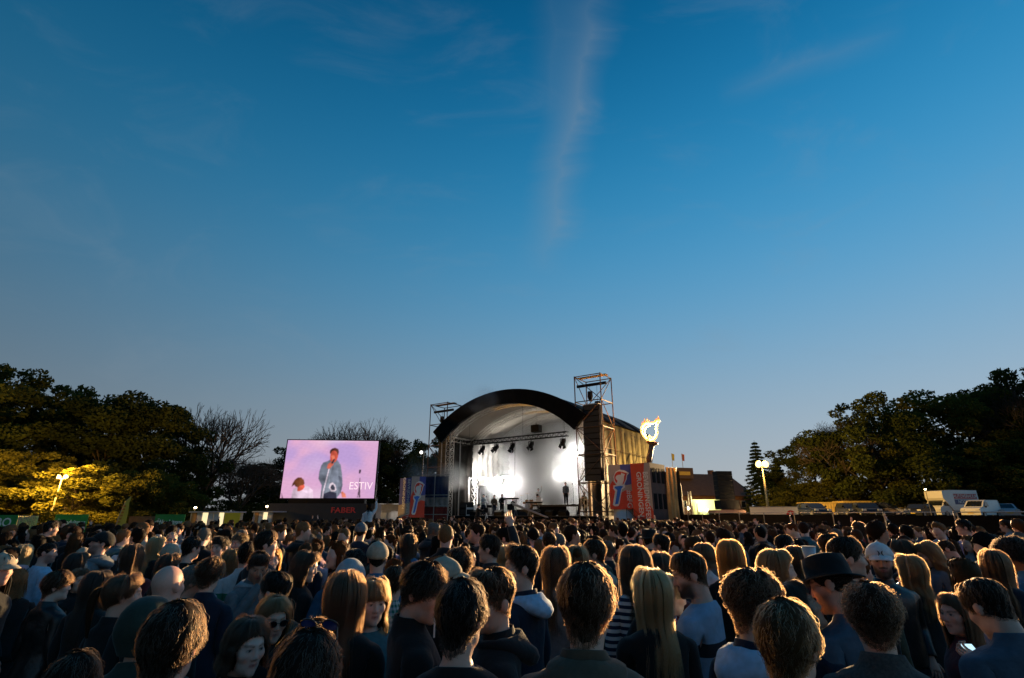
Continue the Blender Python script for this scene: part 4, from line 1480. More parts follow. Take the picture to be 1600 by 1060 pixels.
bar = empty('lamp_bar', S(-3.9, 2.6, 0), -SA); tag(bar, 'steel bar across the stage carrying two glaring lamps', 'bar')
mb = MB(); mb.tube((-2.6, 0, 5.18), (2.6, 0, 5.18), .035); mb.build('rail', [M_STEEL], bar)
for x in (-2.6, 2.6):
    mb = MB(); mb.tube((x, 0, DECK), (x, 0, 8.2 if x > 0 else 5.3), .035); mb.build('upright', [M_STEEL], bar)
PWR = 8000
lit_lamp(-5.6, 2.3, 4.85, 'glaring lamp on the steel bar next to the lattice tower', PWR, (1, .97, .92))
lit_lamp(-2.75, 2.3, 4.85, 'glaring lamp at the free end of the steel bar', PWR, (1, .97, .92))
lit_lamp(1.0, 6.2, 5.7, 'white lamp glowing low through the smoke above the drummer', PWR * 3)
lit_lamp(2.7, 6.6, 7.2, 'white lamp glowing high through the smoke at the back', PWR * 3)
lit_lamp(6.2, 5.0, 5.9, 'white lamp at the inner edge of the timber post', PWR * 1.2, aim=.5)
mb = MB()
sb = empty('lamp_ladder', S(6.0, 5.6, 0), -SA); tag(sb, 'sloping aluminium lamp ladder beside the timber post', 'truss')
lattice(mb, (-3.4, 3.6, 8.0), (.6, -.6, 5.4), .22, .4, .02, .012); mb.build('lattice', [M_ALU], sb)

# smoke: drifting white mist, thick in some places and thin in others
def smoke(pos, size, dens, scale, lo, hi, seed, soft=True):
    mb = MB(); mb.box((0, 0, 0), (2, 2, 2)); me = mb.data('smoke', [])
    m = bpy.data.materials.new('smoke'); m.use_nodes = True; n, l = m.node_tree.nodes, m.node_tree.links; n.clear()
    o = n.new('ShaderNodeOutputMaterial'); v = n.new('ShaderNodeVolumePrincipled'); v.inputs['Color'].default_value = (.95, .95, .95, 1); v.inputs['Anisotropy'].default_value = .35
    tc = n.new('ShaderNodeTexCoord'); mp = n.new('ShaderNodeMapping'); mp.inputs['Scale'].default_value = [q * scale for q in size]; mp.inputs['Location'].default_value = (seed, seed * .7, 0)
    nz = n.new('ShaderNodeTexNoise'); nz.inputs['Scale'].default_value = 1.0; nz.inputs['Detail'].default_value = 3; nz.inputs['Distortion'].default_value = .6
    l.new(tc.outputs['Object'], mp.inputs[0]); l.new(mp.outputs[0], nz.inputs['Vector'])
    mr = n.new('ShaderNodeMapRange'); mr.interpolation_type = 'SMOOTHSTEP'; mr.inputs['From Min'].default_value = lo; mr.inputs['From Max'].default_value = hi; mr.inputs['To Min'].default_value = dens * .10; mr.inputs['To Max'].default_value = dens
    l.new(nz.outputs['Fac'], mr.inputs['Value'])
    ln = n.new('ShaderNodeVectorMath'); ln.operation = 'LENGTH'; l.new(tc.outputs['Object'], ln.inputs[0])
    fo = n.new('ShaderNodeMapRange'); fo.interpolation_type = 'SMOOTHSTEP'; fo.inputs['From Min'].default_value = 1.0 if soft else 1.5; fo.inputs['From Max'].default_value = .35 if soft else .8
    l.new(ln.outputs['Value'], fo.inputs['Value'])
    mu = n.new('ShaderNodeMath'); mu.operation = 'MULTIPLY'; l.new(mr.outputs[0], mu.inputs[0]); l.new(fo.outputs[0], mu.inputs[1]); l.new(mu.outputs[0], v.inputs['Density'])
    l.new(v.outputs[0], o.inputs['Volume']); me.materials.append(m)
    ob = link('smoke', me, None, pos, (0, 0, -SA), size)
    tag(ob, 'drifting white stage smoke lit by the lamps', 'smoke', 'smoke on the stage', 'stuff')


smoke(S(0, 6.7, 6.2), (6.7, 4.1, 4.2), .95, .36, .42, .66, 3.1, False)
smoke(S(-6.6, -.4, 5.2), (3.0, 1.6, 1.6), .7, .45, .36, .70, 7.7)
smoke(S(-2.2, -1.7, 11.4), (4.2, 1.2, 1.6), .30, .40, .42, .72, 1.9)
smoke(S(-11.5, 3.0, 5.5), (4.0, 3.5, 3.5), .12, .25, .36, .70, 5.3)

# ------------------------------------------------------------------ loudspeaker towers
def scaffold(px, Y, name, label, levels, wx=2.2, wy=2.0, m=M_RUST):
    p = at(px, 800, Y); root = empty(name, (p.x, p.y, 0), -SA); tag(root, label, 'scaffold', 'scaffold towers holding loudspeakers')
    cs = [(-wx / 2, -wy / 2), (wx / 2, -wy / 2), (wx / 2, wy / 2), (-wx / 2, wy / 2)]; top = levels[-1]
    for c in cs:
        mb = MB(); mb.tube((*c, 0), (*c, top + .05), .045); mb.build('pole', [m], root)
    for i, z in enumerate(levels):
        for k in range(4):
            a, b = cs[k], cs[(k + 1) % 4]; mb = MB(); mb.tube((*a, z), (*b, z), .038); mb.build('ledger', [m], root)
        if i:
            z0 = levels[i - 1]
            for k in range(4):
                a, b = cs[k], cs[(k + 1) % 4]
                if (i + k) % 2: a, b = b, a
                mb = MB(); mb.tube((*a, z0), (*b, z), .030); mb.build('brace', [m], root)
    mb = MB(); mb.box((0, -wy * .15, top - .62), (wx + .3, .16, .2)); mb.build('hoist_beam', [M_BLACK], root)
    mb = MB(); mb.box((0, 0, top + .09), (wx + .25, .5, .06)); mb.build('top_board', [M_WOOD], root)
    for dx, zz, r in ((-.15, top - 1.35, .22), (.45, top - 2.2, .26)):
        mb = MB(); mb.tube((dx, -wy * .15, top - .7), (dx, -wy * .15, zz - .7), .012); mb.path([(dx, -wy * .15, zz - .55), (dx, -wy * .15, zz - .2), (dx, -wy * .15, zz + .2)], [.10, r, r * .9], 10); mb.build('chain_hoist', [M_BLACK], root)
    return root


LV = [2.2, 4.2, 6.2, 8.2, 10.2, 12.2]
scaffold(937, 39.2, 'scaffold_tower', 'tall rusty scaffold tower with a line array beside the banner box', LV)
scaffold(690, 50.0, 'scaffold_tower', 'dark scaffold tower behind the smoky end of the roof', LV)


def line_array(px, Y, n, ztop, label, w=1.35, hh=.43):
    p = at(px, 800, Y); root = empty('line_array', (p.x, p.y, 0), -SA); tag(root, label, 'loudspeaker', 'hanging loudspeaker arrays')
    mb = MB(); mb.box((0, 0, ztop + .06), (w * .9, .5, .08)); mb.build('rigging_frame', [M_STEEL], root)
    for i in range(n):
        z = ztop - hh * (i + .5); y = -.02 * i ** 1.35 * .25
        mb = MB(); mb.box((0, y, z), (w, .62, hh - .02)); c = mb.build('cabinet', [M_BLACK], root)
        mb = MB(); mb.box((0, y - .32, z), (w * .92, .02, hh - .08)); mb.build('grille', [mat('speaker grille', (.02, .02, .021), rough=.6, var=.4, scale=60)], c)


line_array(934, 38.7, 13, 9.9, 'long black loudspeaker array in the rusty tower')
line_array(693, 49.3, 12, 9.6, 'black loudspeaker array in the dark tower')

# ------------------------------------------------------------------ screen on its lorry
def basis(p0, p1):
    """frame on a vertical plane through two ground points: x along it, normal towards the viewer"""
    p0, p1 = Vector((p0.x, p0.y, 0)), Vector((p1.x, p1.y, 0)); x = (p1 - p0).normalized()
    return p0, math.atan2(x.y, x.x), (p1 - p0).length


sl, sr = at(437, 779, 41.2), at(584, 779, 41.8)
o0, srz, SWD = basis(sl, sr); ZB, ZT = 3.2, 7.62
scr = empty('video_screen', o0, srz); tag(scr, 'big video screen showing a singer on pale pink, on a dark lorry', 'screen')
mb = MB(); mb.box((SWD / 2, .35, (ZB + ZT) / 2), (SWD + .16, .55, ZT - ZB + .14)); mb.build('frame', [M_BLACK], scr)
mb = MB(); mb.box((SWD + .25, .3, ZT + .02), (.8, .9, .05)); mb.build('roof_flap', [M_BLACK], scr)
ms = bpy.data.materials.new('screen picture'); ms.use_nodes = True; n = ms.node_tree.nodes; l = ms.node_tree.links; n.clear()
o_ = n.new('ShaderNodeOutputMaterial'); e_ = n.new('ShaderNodeEmission'); a_ = n.new('ShaderNodeAttribute'); a_.attribute_name = 'col'
l.new(a_.outputs['Color'], e_.inputs['Color']); e_.inputs['Strength'].default_value = 1.0; l.new(e_.outputs[0], o_.inputs[0])


def zmap(x, y):
    v = (y - 267) / (746 - 267); le = 255 - 67 * v; ri = 1010 - 42 * v
    return (x - le) / (ri - le) * SWD, ZT - v * (ZT - ZB)


GX, GZ = 232, 136
uu, vv = np.meshgrid(np.arange(GX + 1) / GX, np.arange(GZ + 1) / GZ)
gp = np.stack([uu.ravel(), 0 * uu.ravel(), vv.ravel()], 1); nzz = vnoise(gp * (1, 1, .7), 5.5, 12, 3); nz2 = vnoise(gp, 4.0, 33, 2); u, v = gp[:, 0], gp[:, 2]
pink, lil, wht = np.array((.84, .44, .62)), np.array((.46, .33, .68)), np.array((.95, .78, .88))
IMG = pink * (1 - u * .35)[:, None] + lil * (u * .35)[:, None]
t = (smat((nzz + .1) / .8) * (.2 + .6 * smat((v - .2) / .5)))[:, None]; IMG = IMG * (1 - t) + lil * t
t = (smat((nz2 + .2) / .7) * np.exp(-((u - .66) / .28) ** 2))[:, None]; IMG = IMG * (1 - t) + wht * t
FINE = 1 + .16 * vnoise(gp * (1.5, 1, 1), 60, 5, 3); SHADE = 1 + .30 * vnoise(gp * (1.5, 1, .8), 24, 9, 2)


def spoly(pts, c, d=0, raw=False, c2=None):
    global IMG
    Q = [zmap(*p) for p in pts]; xs_ = np.array([q[0] / SWD for q in Q]); zs_ = np.array([(q[1] - ZB) / (ZT - ZB) for q in Q]); ins = np.zeros(len(u), bool); n_ = len(Q); j = n_ - 1
    for i in range(n_):
        hit = ((zs_[i] > v) != (zs_[j] > v)) & (u < (xs_[j] - xs_[i]) * (v - zs_[i]) / (zs_[j] - zs_[i] + 1e-12) + xs_[i]); ins ^= hit; j = i
    cx = (u - xs_.mean()) / (xs_.max() - xs_.min() + 1e-6)
    IMG[ins] = (np.array(c) * (SHADE * FINE * (1 + .45 * cx))[:, None])[ins]


SK, SH, DK, JK = (.62, .10, .06), (.42, .18, .13), (.05, .02, .025), (.17, .19, .24)
# keyboard player with bowed head
spoly([(280, 746), (285, 700), (300, 672), (335, 655), (390, 640), (430, 655), (458, 685), (462, 746)], (.78, .58, .72), -.003)
spoly([(330, 690), (330, 660), (352, 640), (385, 632), (392, 655), (375, 678), (350, 690)], SK, -.006)
spoly([(283, 655), (292, 625), (312, 595), (338, 577), (365, 580), (385, 600), (390, 628), (378, 642), (352, 645), (335, 660), (318, 655), (306, 640)], (.16, .05, .02), -.009)
# singer
spoly([(520, 746), (530, 640), (505, 590), (512, 530), (528, 480), (545, 455), (585, 440), (605, 425), (655, 425), (690, 470), (700, 540), (705, 610), (690, 700), (655, 746)], JK, -.003)
spoly([(560, 746), (565, 620), (585, 520), (600, 470), (625, 470), (600, 560), (595, 746)], (.24, .27, .33), -.006)
spoly([(610, 746), (625, 560), (640, 480), (668, 500), (672, 620), (660, 746)], (.21, .235, .30), -.006)
spoly([(540, 746), (545, 712), (600, 690), (655, 705), (655, 746)], (.035, .035, .06), -.009)
spoly([(602, 440), (602, 395), (606, 360), (635, 342), (668, 352), (672, 385), (662, 425), (645, 450), (618, 452)], SK, -.009)
spoly([(612, 400), (625, 392), (640, 398), (640, 425), (622, 430)], (.85, .22, .13), -.011)
spoly([(600, 385), (602, 352), (618, 335), (645, 328), (672, 340), (676, 365), (668, 392), (658, 365), (640, 352), (618, 358), (608, 375)], (.10, .035, .025), -.013)
spoly([(575, 500), (582, 470), (600, 455), (625, 448), (632, 468), (612, 490), (595, 512)], (.75, .16, .10), -.013)
spoly([(610, 458), (634, 420), (645, 426), (622, 466)], (.04, .03, .04), -.015)
spoly([(530, 746), (540, 690), (575, 560), (590, 505), (597, 507), (580, 575), (548, 700), (542, 746)], (.75, .62, .72), -.011)
spoly([(590, 660), (600, 628), (622, 618), (645, 640), (655, 680), (640, 692), (610, 690)], (.80, .66, .74), -.011)
spoly([(603, 662), (612, 638), (630, 634), (643, 660), (640, 680), (615, 680)], (.06, .06, .09), -.013)
spoly([(668, 560), (700, 575), (706, 640), (690, 705), (680, 690), (690, 640)], (.13, .14, .19), -.011)
spoly([(692, 700), (705, 690), (730, 712), (735, 740), (700, 740)], (.70, .20, .13), -.011)
# microphone stands
spoly([(838, 740), (848, 580), (853, 580), (853, 740)], (.10, .06, .09), -.006)
spoly([(826, 742), (846, 640), (850, 640), (832, 742)], (.10, .06, .09), -.006)
spoly([(840, 542), (845, 512), (860, 512), (856, 545)], (.05, .03, .05), -.006)
spoly([(201, 746), (198, 700), (214, 746)], (.2, .1, .16), -.006)
IMG = IMG.reshape(GZ + 1, GX + 1, 3)
for _ in range(2):
    P_ = np.pad(IMG, ((1, 1), (1, 1), (0, 0)), 'edge'); IMG = (P_[1:-1, 1:-1] * 2 + P_[:-2, 1:-1] + P_[2:, 1:-1] + P_[1:-1, :-2] + P_[1:-1, 2:]) / 6
IMG = np.clip(IMG.reshape(-1, 3) * (1 + .03 * vnoise(gp, 160, 3, 1))[:, None], 0, 1.05)
sv = np.stack([u * SWD, 0 * u, ZB + v * (ZT - ZB)], 1); scol = np.hstack([IMG, np.ones((len(IMG), 1))])
q_ = (np.arange(GZ)[:, None] * (GX + 1) + np.arange(GX)[None, :]).ravel(); sf = np.stack([q_, q_ + 1, q_ + GX + 2, q_ + GX + 1], 1)
me = mesh_data('picture', sv, sf, [ms]); ca = me.color_attributes.new('col', 'FLOAT_COLOR', 'POINT'); ca.data.foreach_set('color', np.array(scol, dtype=np.float32).ravel())
link('picture', me, scr, (0, .06, 0))
x0, z0 = zmap(862, 648)
text('ESTIV', .80, scr, (zmap(860, 645)[0] - .02, .05, z0), (PI / 2, 0, 0), mat('pale letters', (.8, .6, .7), emit=(.95, .74, .84), estr=1.0), .001, align='CENTER', sx=.95)
# lorry bed that carries it
tr = empty('screen_lorry', o0, srz); tag(tr, 'long dark lorry trailer carrying the video screen', 'lorry')
mb = MB(); mb.box((SWD / 2 - .1, .6, 1.85), (SWD + .9, 2.4, 1.9)); mb.build('body', [mat('lorry side', (.020, .020, .024), rough=.35, var=.2, scale=3)], tr)
mb = MB(); mb.box((SWD / 2, .4, 2.98), (SWD * .8, 1.0, .34)); mb.build('lift_base', [M_BLACK], tr)
for x in (.6, 1.6, SWD - 1.6, SWD - .6):
    mb = MB(); mb.tube((x, -.55, .48), (x, -.2, .48), .48, n=18); w = mb.build('wheel', [mat('tyre', (.015, .015, .015), rough=.9)], tr); mb = MB(); mb.tube((x, -.57, .48), (x, -.54, .48), .26, n=14); mb.build('rim', [M_STEEL], w)
text('FABER', .55, tr, (5.0, -.62, 2.3), (PI / 2, 0, 0), mat('red letters', (.5, .04, .04)), .01, sx=1.2, bold=.01)
# person riding high in front of the screen is placed with the crowd

# ------------------------------------------------------------------ banner towers
M_BRED = mat('banner red', (.80, .075, .035), rough=.6, var=.1, scale=2)
M_BBLUE = mat('banner blue', (.08, .10, .40), rough=.6, var=.1, scale=2)
M_BLOGO = mat('logo blue', (.03, .20, .78), rough=.6, var=.05, scale=2)
M_BWHITE = mat('banner white', (.88, .86, .84), rough=.6, var=.06, scale=2)
M_BSTONE = mat('banner beige', (.50, .42, .38), rough=.6, var=.1, scale=2)


def flat(parent, name, pts, W, H, m, d):
    """flat piece of print on a banner face; pts in 0..1 across and up"""
    mb = MB(); f = [(x * W, -d, z * H) for x, z in pts]; b = [(x * W, -d + .002, z * H) for x, z in pts]; n = len(pts)
    mb.add(f + b, [tuple(range(n)), tuple(range(2 * n - 1, n - 1, -1))] + [(k, n + k, n + (k + 1) % n, (k + 1) % n) for k in range(n)])
    return mb.build(name, [m], parent)


def circ(cx, cz, rx, rz_, a0, a1, n=16): return [(cx + rx * math.cos(rad(a0 + (a1 - a0) * k / n)), cz + rz_ * math.sin(rad(a0 + (a1 - a0) * k / n))) for k in range(n + 1)]


def band(cx, cz, rx, rz_, w, a0, a1, n=18): return circ(cx, cz, rx, rz_, a0, a1, n) + circ(cx, cz, rx - w, rz_ - w * rx / rz_ * .8, a1, a0, n)


def torch_logo(b, W, H, flip=False):
    """flame above a slanting torch: white outline, red flame strokes, blue handle"""
    k = lambda pts: pts
    flat(b, 'flame_outline', k([(.36, .53), (.24, .62), (.22, .73), (.32, .84), (.52, .89), (.74, .865), (.93, .80), (.84, .75), (.80, .66), (.70, .56), (.62, .50), (.48, .49)]), W, H, M_BWHITE, .014)
    flat(b, 'flame_stroke', k(band(.50, .70, .24, .145, .055, 70, 235)), W, H, M_BRED, .018)
    flat(b, 'flame_stroke', k([(.50, .845), (.66, .83), (.84, .795), (.79, .745), (.76, .66), (.66, .565), (.60, .545), (.68, .65), (.70, .74), (.75, .775), (.62, .805)]), W, H, M_BRED, .018)
    flat(b, 'flame_stroke', k([(.44, .775), (.50, .80), (.58, .81), (.56, .795), (.50, .785), (.46, .765)]), W, H, M_BRED, .018)
    flat(b, 'torch_outline', k([(.18, .46), (.20, .53), (.50, .55), (.72, .53), (.70, .48), (.56, .43), (.42, .12), (.36, .07), (.20, .065), (.12, .10), (.26, .40)]), W, H, M_BWHITE, .010)
    flat(b, 'torch_handle', k([(.24, .47), (.26, .505), (.50, .52), (.63, .505), (.54, .45), (.36, .12), (.22, .105), (.36, .42), (.30, .455)]), W, H, M_BLOGO, .018)


def banner_face(parent, p0, rz, W, z0, H):
    b = empty('banner', p0, rz, parent=parent); b.location.z = z0
    return b


# tower beside the right loudspeakers: banner box, red box, draped box
q0, q1 = at(954, 800, 37.6), at(990, 800, 36.9)
bo, brz, BW = basis(q0, q1); BZ0, BH = 2.35, 3.0
bt = empty('banner_tower', bo, brz); tag(bt, 'banner tower with big torch logo beside the rusty scaffold', 'banner')
mb = MB(); mb.box((BW / 2, .9, BZ0 + BH / 2), (BW, 1.75, BH)); mb.build('box', [M_TARP], bt)
mb = MB(); mb.path([(BW / 2, .85, 0), (BW / 2, .85, BZ0)], [.80, .80], 22); mb.build('plinth', [M_BWHITE], bt, True)


def logo_banner(parent, loc_z, W, H, hashtag):
    b = empty('banner_sheet', (0, 0, loc_z), 0, parent=parent)
    flat(parent, 'sheet', [(0, 0), (1, 0), (1, 1), (0, 1)], W, H, M_BSTONE, .006).location.z = loc_z
    col.objects.unlink(b); bpy.data.objects.remove(b)
    o = []
    o.append(flat(parent, 'blue_field', [(.55, 1), (1, 1), (1, .55), (.74, .53), (.62, .66), (.55, .82)], W, H, M_BBLUE, .009))
    o.append(flat(parent, 'red_field', [(0, 0), (1, 0), (1, .40), (.72, .42), (.5, .36), (.3, .55), (.17, .64), (0, .50)], W, H, M_BRED, .0085))
    before = set(parent.children); torch_logo(parent, W, H); o += [c for c in parent.children if c not in before]
    if hashtag: o.append(text('#BFG', .50, parent, (W * .86, -.02, H * .22), (PI / 2, PI / 2, 0), M_BWHITE, .002))
    for c in o: c.location.z += loc_z


logo_banner(bt, BZ0, BW, BH, True)

q0, q1, q2 = at(990, 800, 36.6), at(1021, 800, 35.6), at(1045, 800, 37.6)
bo, brz, RW = basis(q0, q1); RH = 5.35
rt = empty('festival_box_tower', bo, brz); tag(rt, 'tall red tower lettered with the festival name under the burning torch', 'tower')
d2 = (Vector((q2.x, q2.y, 0)) - Vector((q1.x, q1.y, 0))); D2 = d2.length; ux = Vector((math.cos(brz), math.sin(brz), 0)); loc2 = Vector((d2.dot(ux), d2.dot(Vector((-ux.y, ux.x, 0))), 0))
mb = MB(); vs = [Vector((0, 0, 0)), Vector((RW, 0, 0)), Vector((RW, 0, 0)) + loc2, loc2.copy()]
mb.add([v for v in vs] + [v + Vector((0, 0, RH)) for v in vs], [(0, 1, 5, 4), (1, 2, 6, 5), (2, 3, 7, 6), (3, 0, 4, 7), (4, 5, 6, 7)]); mb.build('box', [mat('dark maroon boards', (.06, .016, .014), rough=.6, var=.5, scale=2)], rt)
flat(rt, 'banner_sheet', [(0, 0), (1, 0), (1, 1), (0, 1)], RW, RH, M_BRED, .006)
flat(rt, 'pale_field', [(.72, 1), (1, 1), (1, .42), (.80, .52), (.62, .72)], RW, RH, M_BSTONE, .009)
text('GRONINGEN', .50, rt, (RW * .40, -.014, RH * .62), (PI / 2, PI / 2, 0), M_BWHITE, .003, bold=.006, sx=.98)
text('BEVRIJDINGSFESTIVAL', .50, rt, (RW * .74, -.014, RH * .50), (PI / 2, PI / 2, 0), M_BWHITE, .003, bold=.006, sx=.86)
# boarded side with windows of red light cloth
sn = loc2.normalized(); nrm = Vector((sn.y, -sn.x, 0))
for zi, z in enumerate((.5, 2.2, 3.9)):
    for k in range(3):
        mb = MB(); c = Vector((RW, 0, 0)) + sn * (D2 * (.2 + .3 * k)) + nrm * .02; mb.box((c.x, c.y, z + .65), (.03, .45, 1.0), math.atan2(sn.y, sn.x) - PI / 2)
        mb.build('side_panel', [mat('faded red cloth', (.22, .03, .025), rough=.7, var=.4, scale=3) if zi == 0 else M_TARP], rt)
q3 = at(1046, 800, 37.4); q4 = at(1063, 800, 38.2)
dr = empty('draped_box', (0, 0, 0)); tag(dr, 'tall box hung with golden brown cloth beside the red tower', 'box')
M_GOLD = mat('golden brown cloth', (.42, .25, .08), rough=.6, var=.45, scale=1.2, bump=.03)
dr.location = (q3.x, q3.y, 0); w_ = Vector((q4.x - q3.x, q4.y - q3.y, 0))
drape('cloth', (0, 0, 0), tuple(w_), .3, 5.2, M_GOLD, 3, .09, dr, n=40)
drape('cloth', tuple(w_), tuple(w_ + Vector((.9, 2.2, 0))), .3, 4.2, mat('olive cloth', (.12, .11, .05), rough=.7, var=.4, scale=1.5, bump=.03), 5, .10, dr, n=40)
mb = MB(); mb.box((w_.x / 2 + .35, w_.y / 2 + 1.2, 2.5), (.7, 1.6, 5.0)); mb.build('frame', [M_TARP], dr)
st_ = at(966, 800, 36.0)
stairs = empty('steps', (st_.x + .5, st_.y, 0), brz); tag(stairs, 'small steel steps with handrail in front of the banner tower', 'steps')
for k in range(6):
    mb = MB(); mb.box((.2 + k * .24, .4, 1.4 - k * .24), (.24, .8, .05)); mb.build('tread', [M_STEEL], stairs)
for y in (0, .8):
    mb = MB(); mb.path([(0, y, 0), (.08, y, 2.4), (1.7, y, .95), (1.7, y, 0)], .025, 6); mb.build('handrail', [M_BLACK], stairs)

# burning torch
tp = at(1016, 722, 36.2)
to = empty('torch_statue', (tp.x, tp.y, RH), -.2); tag(to, 'giant torch sculpture with burning flame outline on the red tower', 'torch')
mb = MB(); mb.path([(-.12, 0, 0), (-.02, 0, .45), (.12, 0, .95), (.24, 0, 1.35)], [.15, .19, .17, .22], 12); mb.build('handle', [mat('bronze brown', (.20, .11, .07), rough=.5, var=.3, scale=5)], to, True)
mb = MB(); mb.path([(.20, 0, 1.22), (.24, 0, 1.36), (.26, 0, 1.46)], [.18, .42, .40], 14); mb.build('cup', [MATS['bronze brown']], to, True)
M_FIRE = mat('flame', (1, .4, .1), emit=(1.0, .24, .02), estr=1.6)
M_FIRE2 = mat('flame core', (1, .8, .4), emit=(1.0, .55, .14), estr=1.9)
loop = [(-.08, 1.62), (-.34, 1.95), (-.42, 2.3), (-.30, 2.62), (-.02, 2.78), (.30, 2.74), (.62, 2.86), (.86, 2.92), (.70, 2.70), (.62, 2.42), (.64, 2.1), (.50, 1.75), (.22, 1.55), (-.08, 1.62)]
lp = spline([(x, 0, z) for x, z in loop], 60)
mb = MB(); rr_ = [.055 + .040 * abs(math.sin(k * 1.9)) for k in range(60)]; mb.path([(p[0], .05 * math.sin(k), p[2]) for k, p in enumerate(lp)], rr_, 7); mb.build('flame', [M_FIRE2], to, True)
inn = spline([(-.16, 0, 1.85), (-.24, 0, 2.2), (-.08, 0, 2.5), (.2, 0, 2.62)], 16); mb = MB(); mb.path([tuple(p) for p in inn], [.04 + .02 * math.sin(k) ** 2 for k in range(16)], 6); mb.build('flame', [M_FIRE2], to, True)
rf = random.Random(4)
for k in range(0, 60, 2):
    p = lp[k]; hgt = rf.uniform(.12, .42); w = rf.uniform(.035, .07); mb = MB(); dx = rf.uniform(-.08, .10)
    mb.path([(p[0], rf.uniform(-.06, .06), p[2]), (p[0] + dx * .5, 0, p[2] + hgt * .5), (p[0] + dx, 0, p[2] + hgt)], [w, w * .75, .004], 6); mb.build('flame_tongue', [M_FIRE], to, True)
fl = bpy.data.lights.new('torch_light', 'POINT'); fl.energy = 2600; fl.color = (1, .45, .12); fl.shadow_soft_size = .5
fo = bpy.data.objects.new('torch_light', fl); fo.parent = to; fo.location = (.2, 0, 2.2); col.objects.link(fo)

# banner tower at the other side of the stage
q0, q1, q2 = at(622, 800, 46.6), at(640, 800, 45.6), at(663, 800, 45.9)
bo, brz, LW = basis(q1, q2); lb = empty('banner_tower', bo, brz); tag(lb, 'banner tower with torch logo and vertical lettering near the video screen', 'banner')
LZ, LH = 1.75, 3.35
mb = MB(); mb.box((LW / 2 - .02, .55, LZ + LH / 2), (LW - .02, 1.05, LH)); mb.build('box', [M_TARP], lb)
logo_banner(lb, LZ, LW, LH, False)
bo2, brz2, LW2 = basis(q0, q1); lb2 = empty('lettered_banner', bo2, brz2); tag(lb2, 'dark banner with vertical festival name beside the screen', 'banner')
mb = MB(); mb.box((LW2 / 2, .06, 2.75), (LW2, .1, 4.5)); mb.build('sheet', [M_BBLUE], lb2)
flat(lb2, 'red_field', [(0, 0), (1, 0), (1, .34), (0, .26)], LW2, 4.5, M_BRED, .004).location.z = .5
flat(lb2, 'pale_field', [(0, .26), (1, .34), (1, .55), (0, .50)], LW2, 4.5, M_BSTONE, .004).location.z = .5
text('GRONINGEN', .44, lb2, (LW2 * .40, -.012, 3.75), (PI / 2, PI / 2, 0), M_BWHITE, .003, bold=.005)
text('BEVRIJDINGSFESTIVAL', .44, lb2, (LW2 * .80, -.012, 3.0), (PI / 2, PI / 2, 0), M_BWHITE, .003, bold=.005, sx=.88)
# draped scaffold between that tower and the stage
sx_ = empty('draped_scaffold', at(676, 800, 46.5) * 1.0, -SA * .4); sx_.location.z = 0; tag(sx_, 'pole scaffold with blue, white and red cloth by the smoky stage end', 'scaffold')
for k, (m_, z0_, z1_) in enumerate(((M_BRED, .4, 2.6), (M_BWHITE, 2.62, 3.4), (M_BBLUE, 3.42, 5.2))):
    drape('cloth', (-1.1, .5, 0), (1.2, .5, 0), z0_, z1_, mat('cloth faded %d' % k, [(.20, .025, .02), (.28, .26, .25), (.02, .03, .09)][k], rough=.8, var=.4, scale=2), 5, .05, sx_, n=30)
for x in (-1.2, 0, 1.3):
    mb = MB(); mb.tube((x, .2, 0), (x, .2, 5.4 if x < 1 else 9.0), .045); mb.build('pole', [M_STEEL], sx_)
for z in (2.0, 2.7, 3.6, 5.3):
    mb = MB(); mb.tube((-1.3, .2, z), (1.4, .2, z), .035); mb.build('ledger', [M_STEEL], sx_)
mb = MB(); mb.tube((-1.2, .2, 5.4), (-1.2, .2, 7.4), .03); mb.path([(-1.2, .2, 7.2), (-1.25, .0, 7.3), (-1.25, -.25, 7.25)], [.10, .14, .17], 10); mb.build('floodlight', [M_STEEL], sx_)
l = bpy.data.lights.new('flood_beam', 'SPOT'); l.energy = 5000; l.color = (1, .95, .88); l.shadow_soft_size = .15; l.spot_size = rad(80); l.spot_blend = .5  # beam and glowing glass added to this fixture to brighten the banners
o = bpy.data.objects.new('flood_beam', l); o.parent = sx_; o.location = (-1.3, -.7, 7.2); col.objects.link(o); o.rotation_euler = Vector((-.75, -.9, -2.6)).to_track_quat('-Z', 'Y').to_euler()
mb = MB(); mb.path([(-1.25, -.26, 7.25), (-1.25, -.30, 7.25)], [.15, .13], 12); mb.build('lamp_glass', [mat('added flood glow', (1, 1, 1), emit=(1, .95, .85), estr=3)], sx_)

# ------------------------------------------------------------------ black fence down the right side, with mesh panels
fence = empty('black_fence', (12.1, 12, 0)); tag(fence, 'long black screen fence between the crowd and the parked cars', 'fence')
M_FMESH = mat('black fence cloth', (.004, .004, .0045), spec=.1, rough=.9, var=.4, scale=3, bump=.01)
for k in range(10):
    y0 = k * 2.8
    mb = MB(); mb.box((0, y0 + 1.4, 1.02), (.03, 2.72, 1.98)); mb.build('panel', [M_FMESH], fence)
    mb = MB(); mb.tube((0, y0, 0), (0, y0, 2.12), .03); mb.build('post', [M_STEEL], fence)
    mb = MB(); mb.tube((0, y0 + .03, 2.10), (0, y0 + 2.77, 2.10), .013); mb.build('top_rail', [M_STEEL], fence)
f2 = empty('black_fence', (12.1, 40.3, 0)); tag(f2, 'black screen fence closing the field in front of the small stage', 'fence')
for k in range(6):
    mb = MB(); mb.box((k * 3 + 1.5, 0, 1.02), (2.94, .03, 1.98)); mb.build('panel', [M_FMESH], f2)
    mb = MB(); mb.tube((k * 3, 0, 0), (k * 3, 0, 2.12), .03); mb.build('post', [M_STEEL], f2)
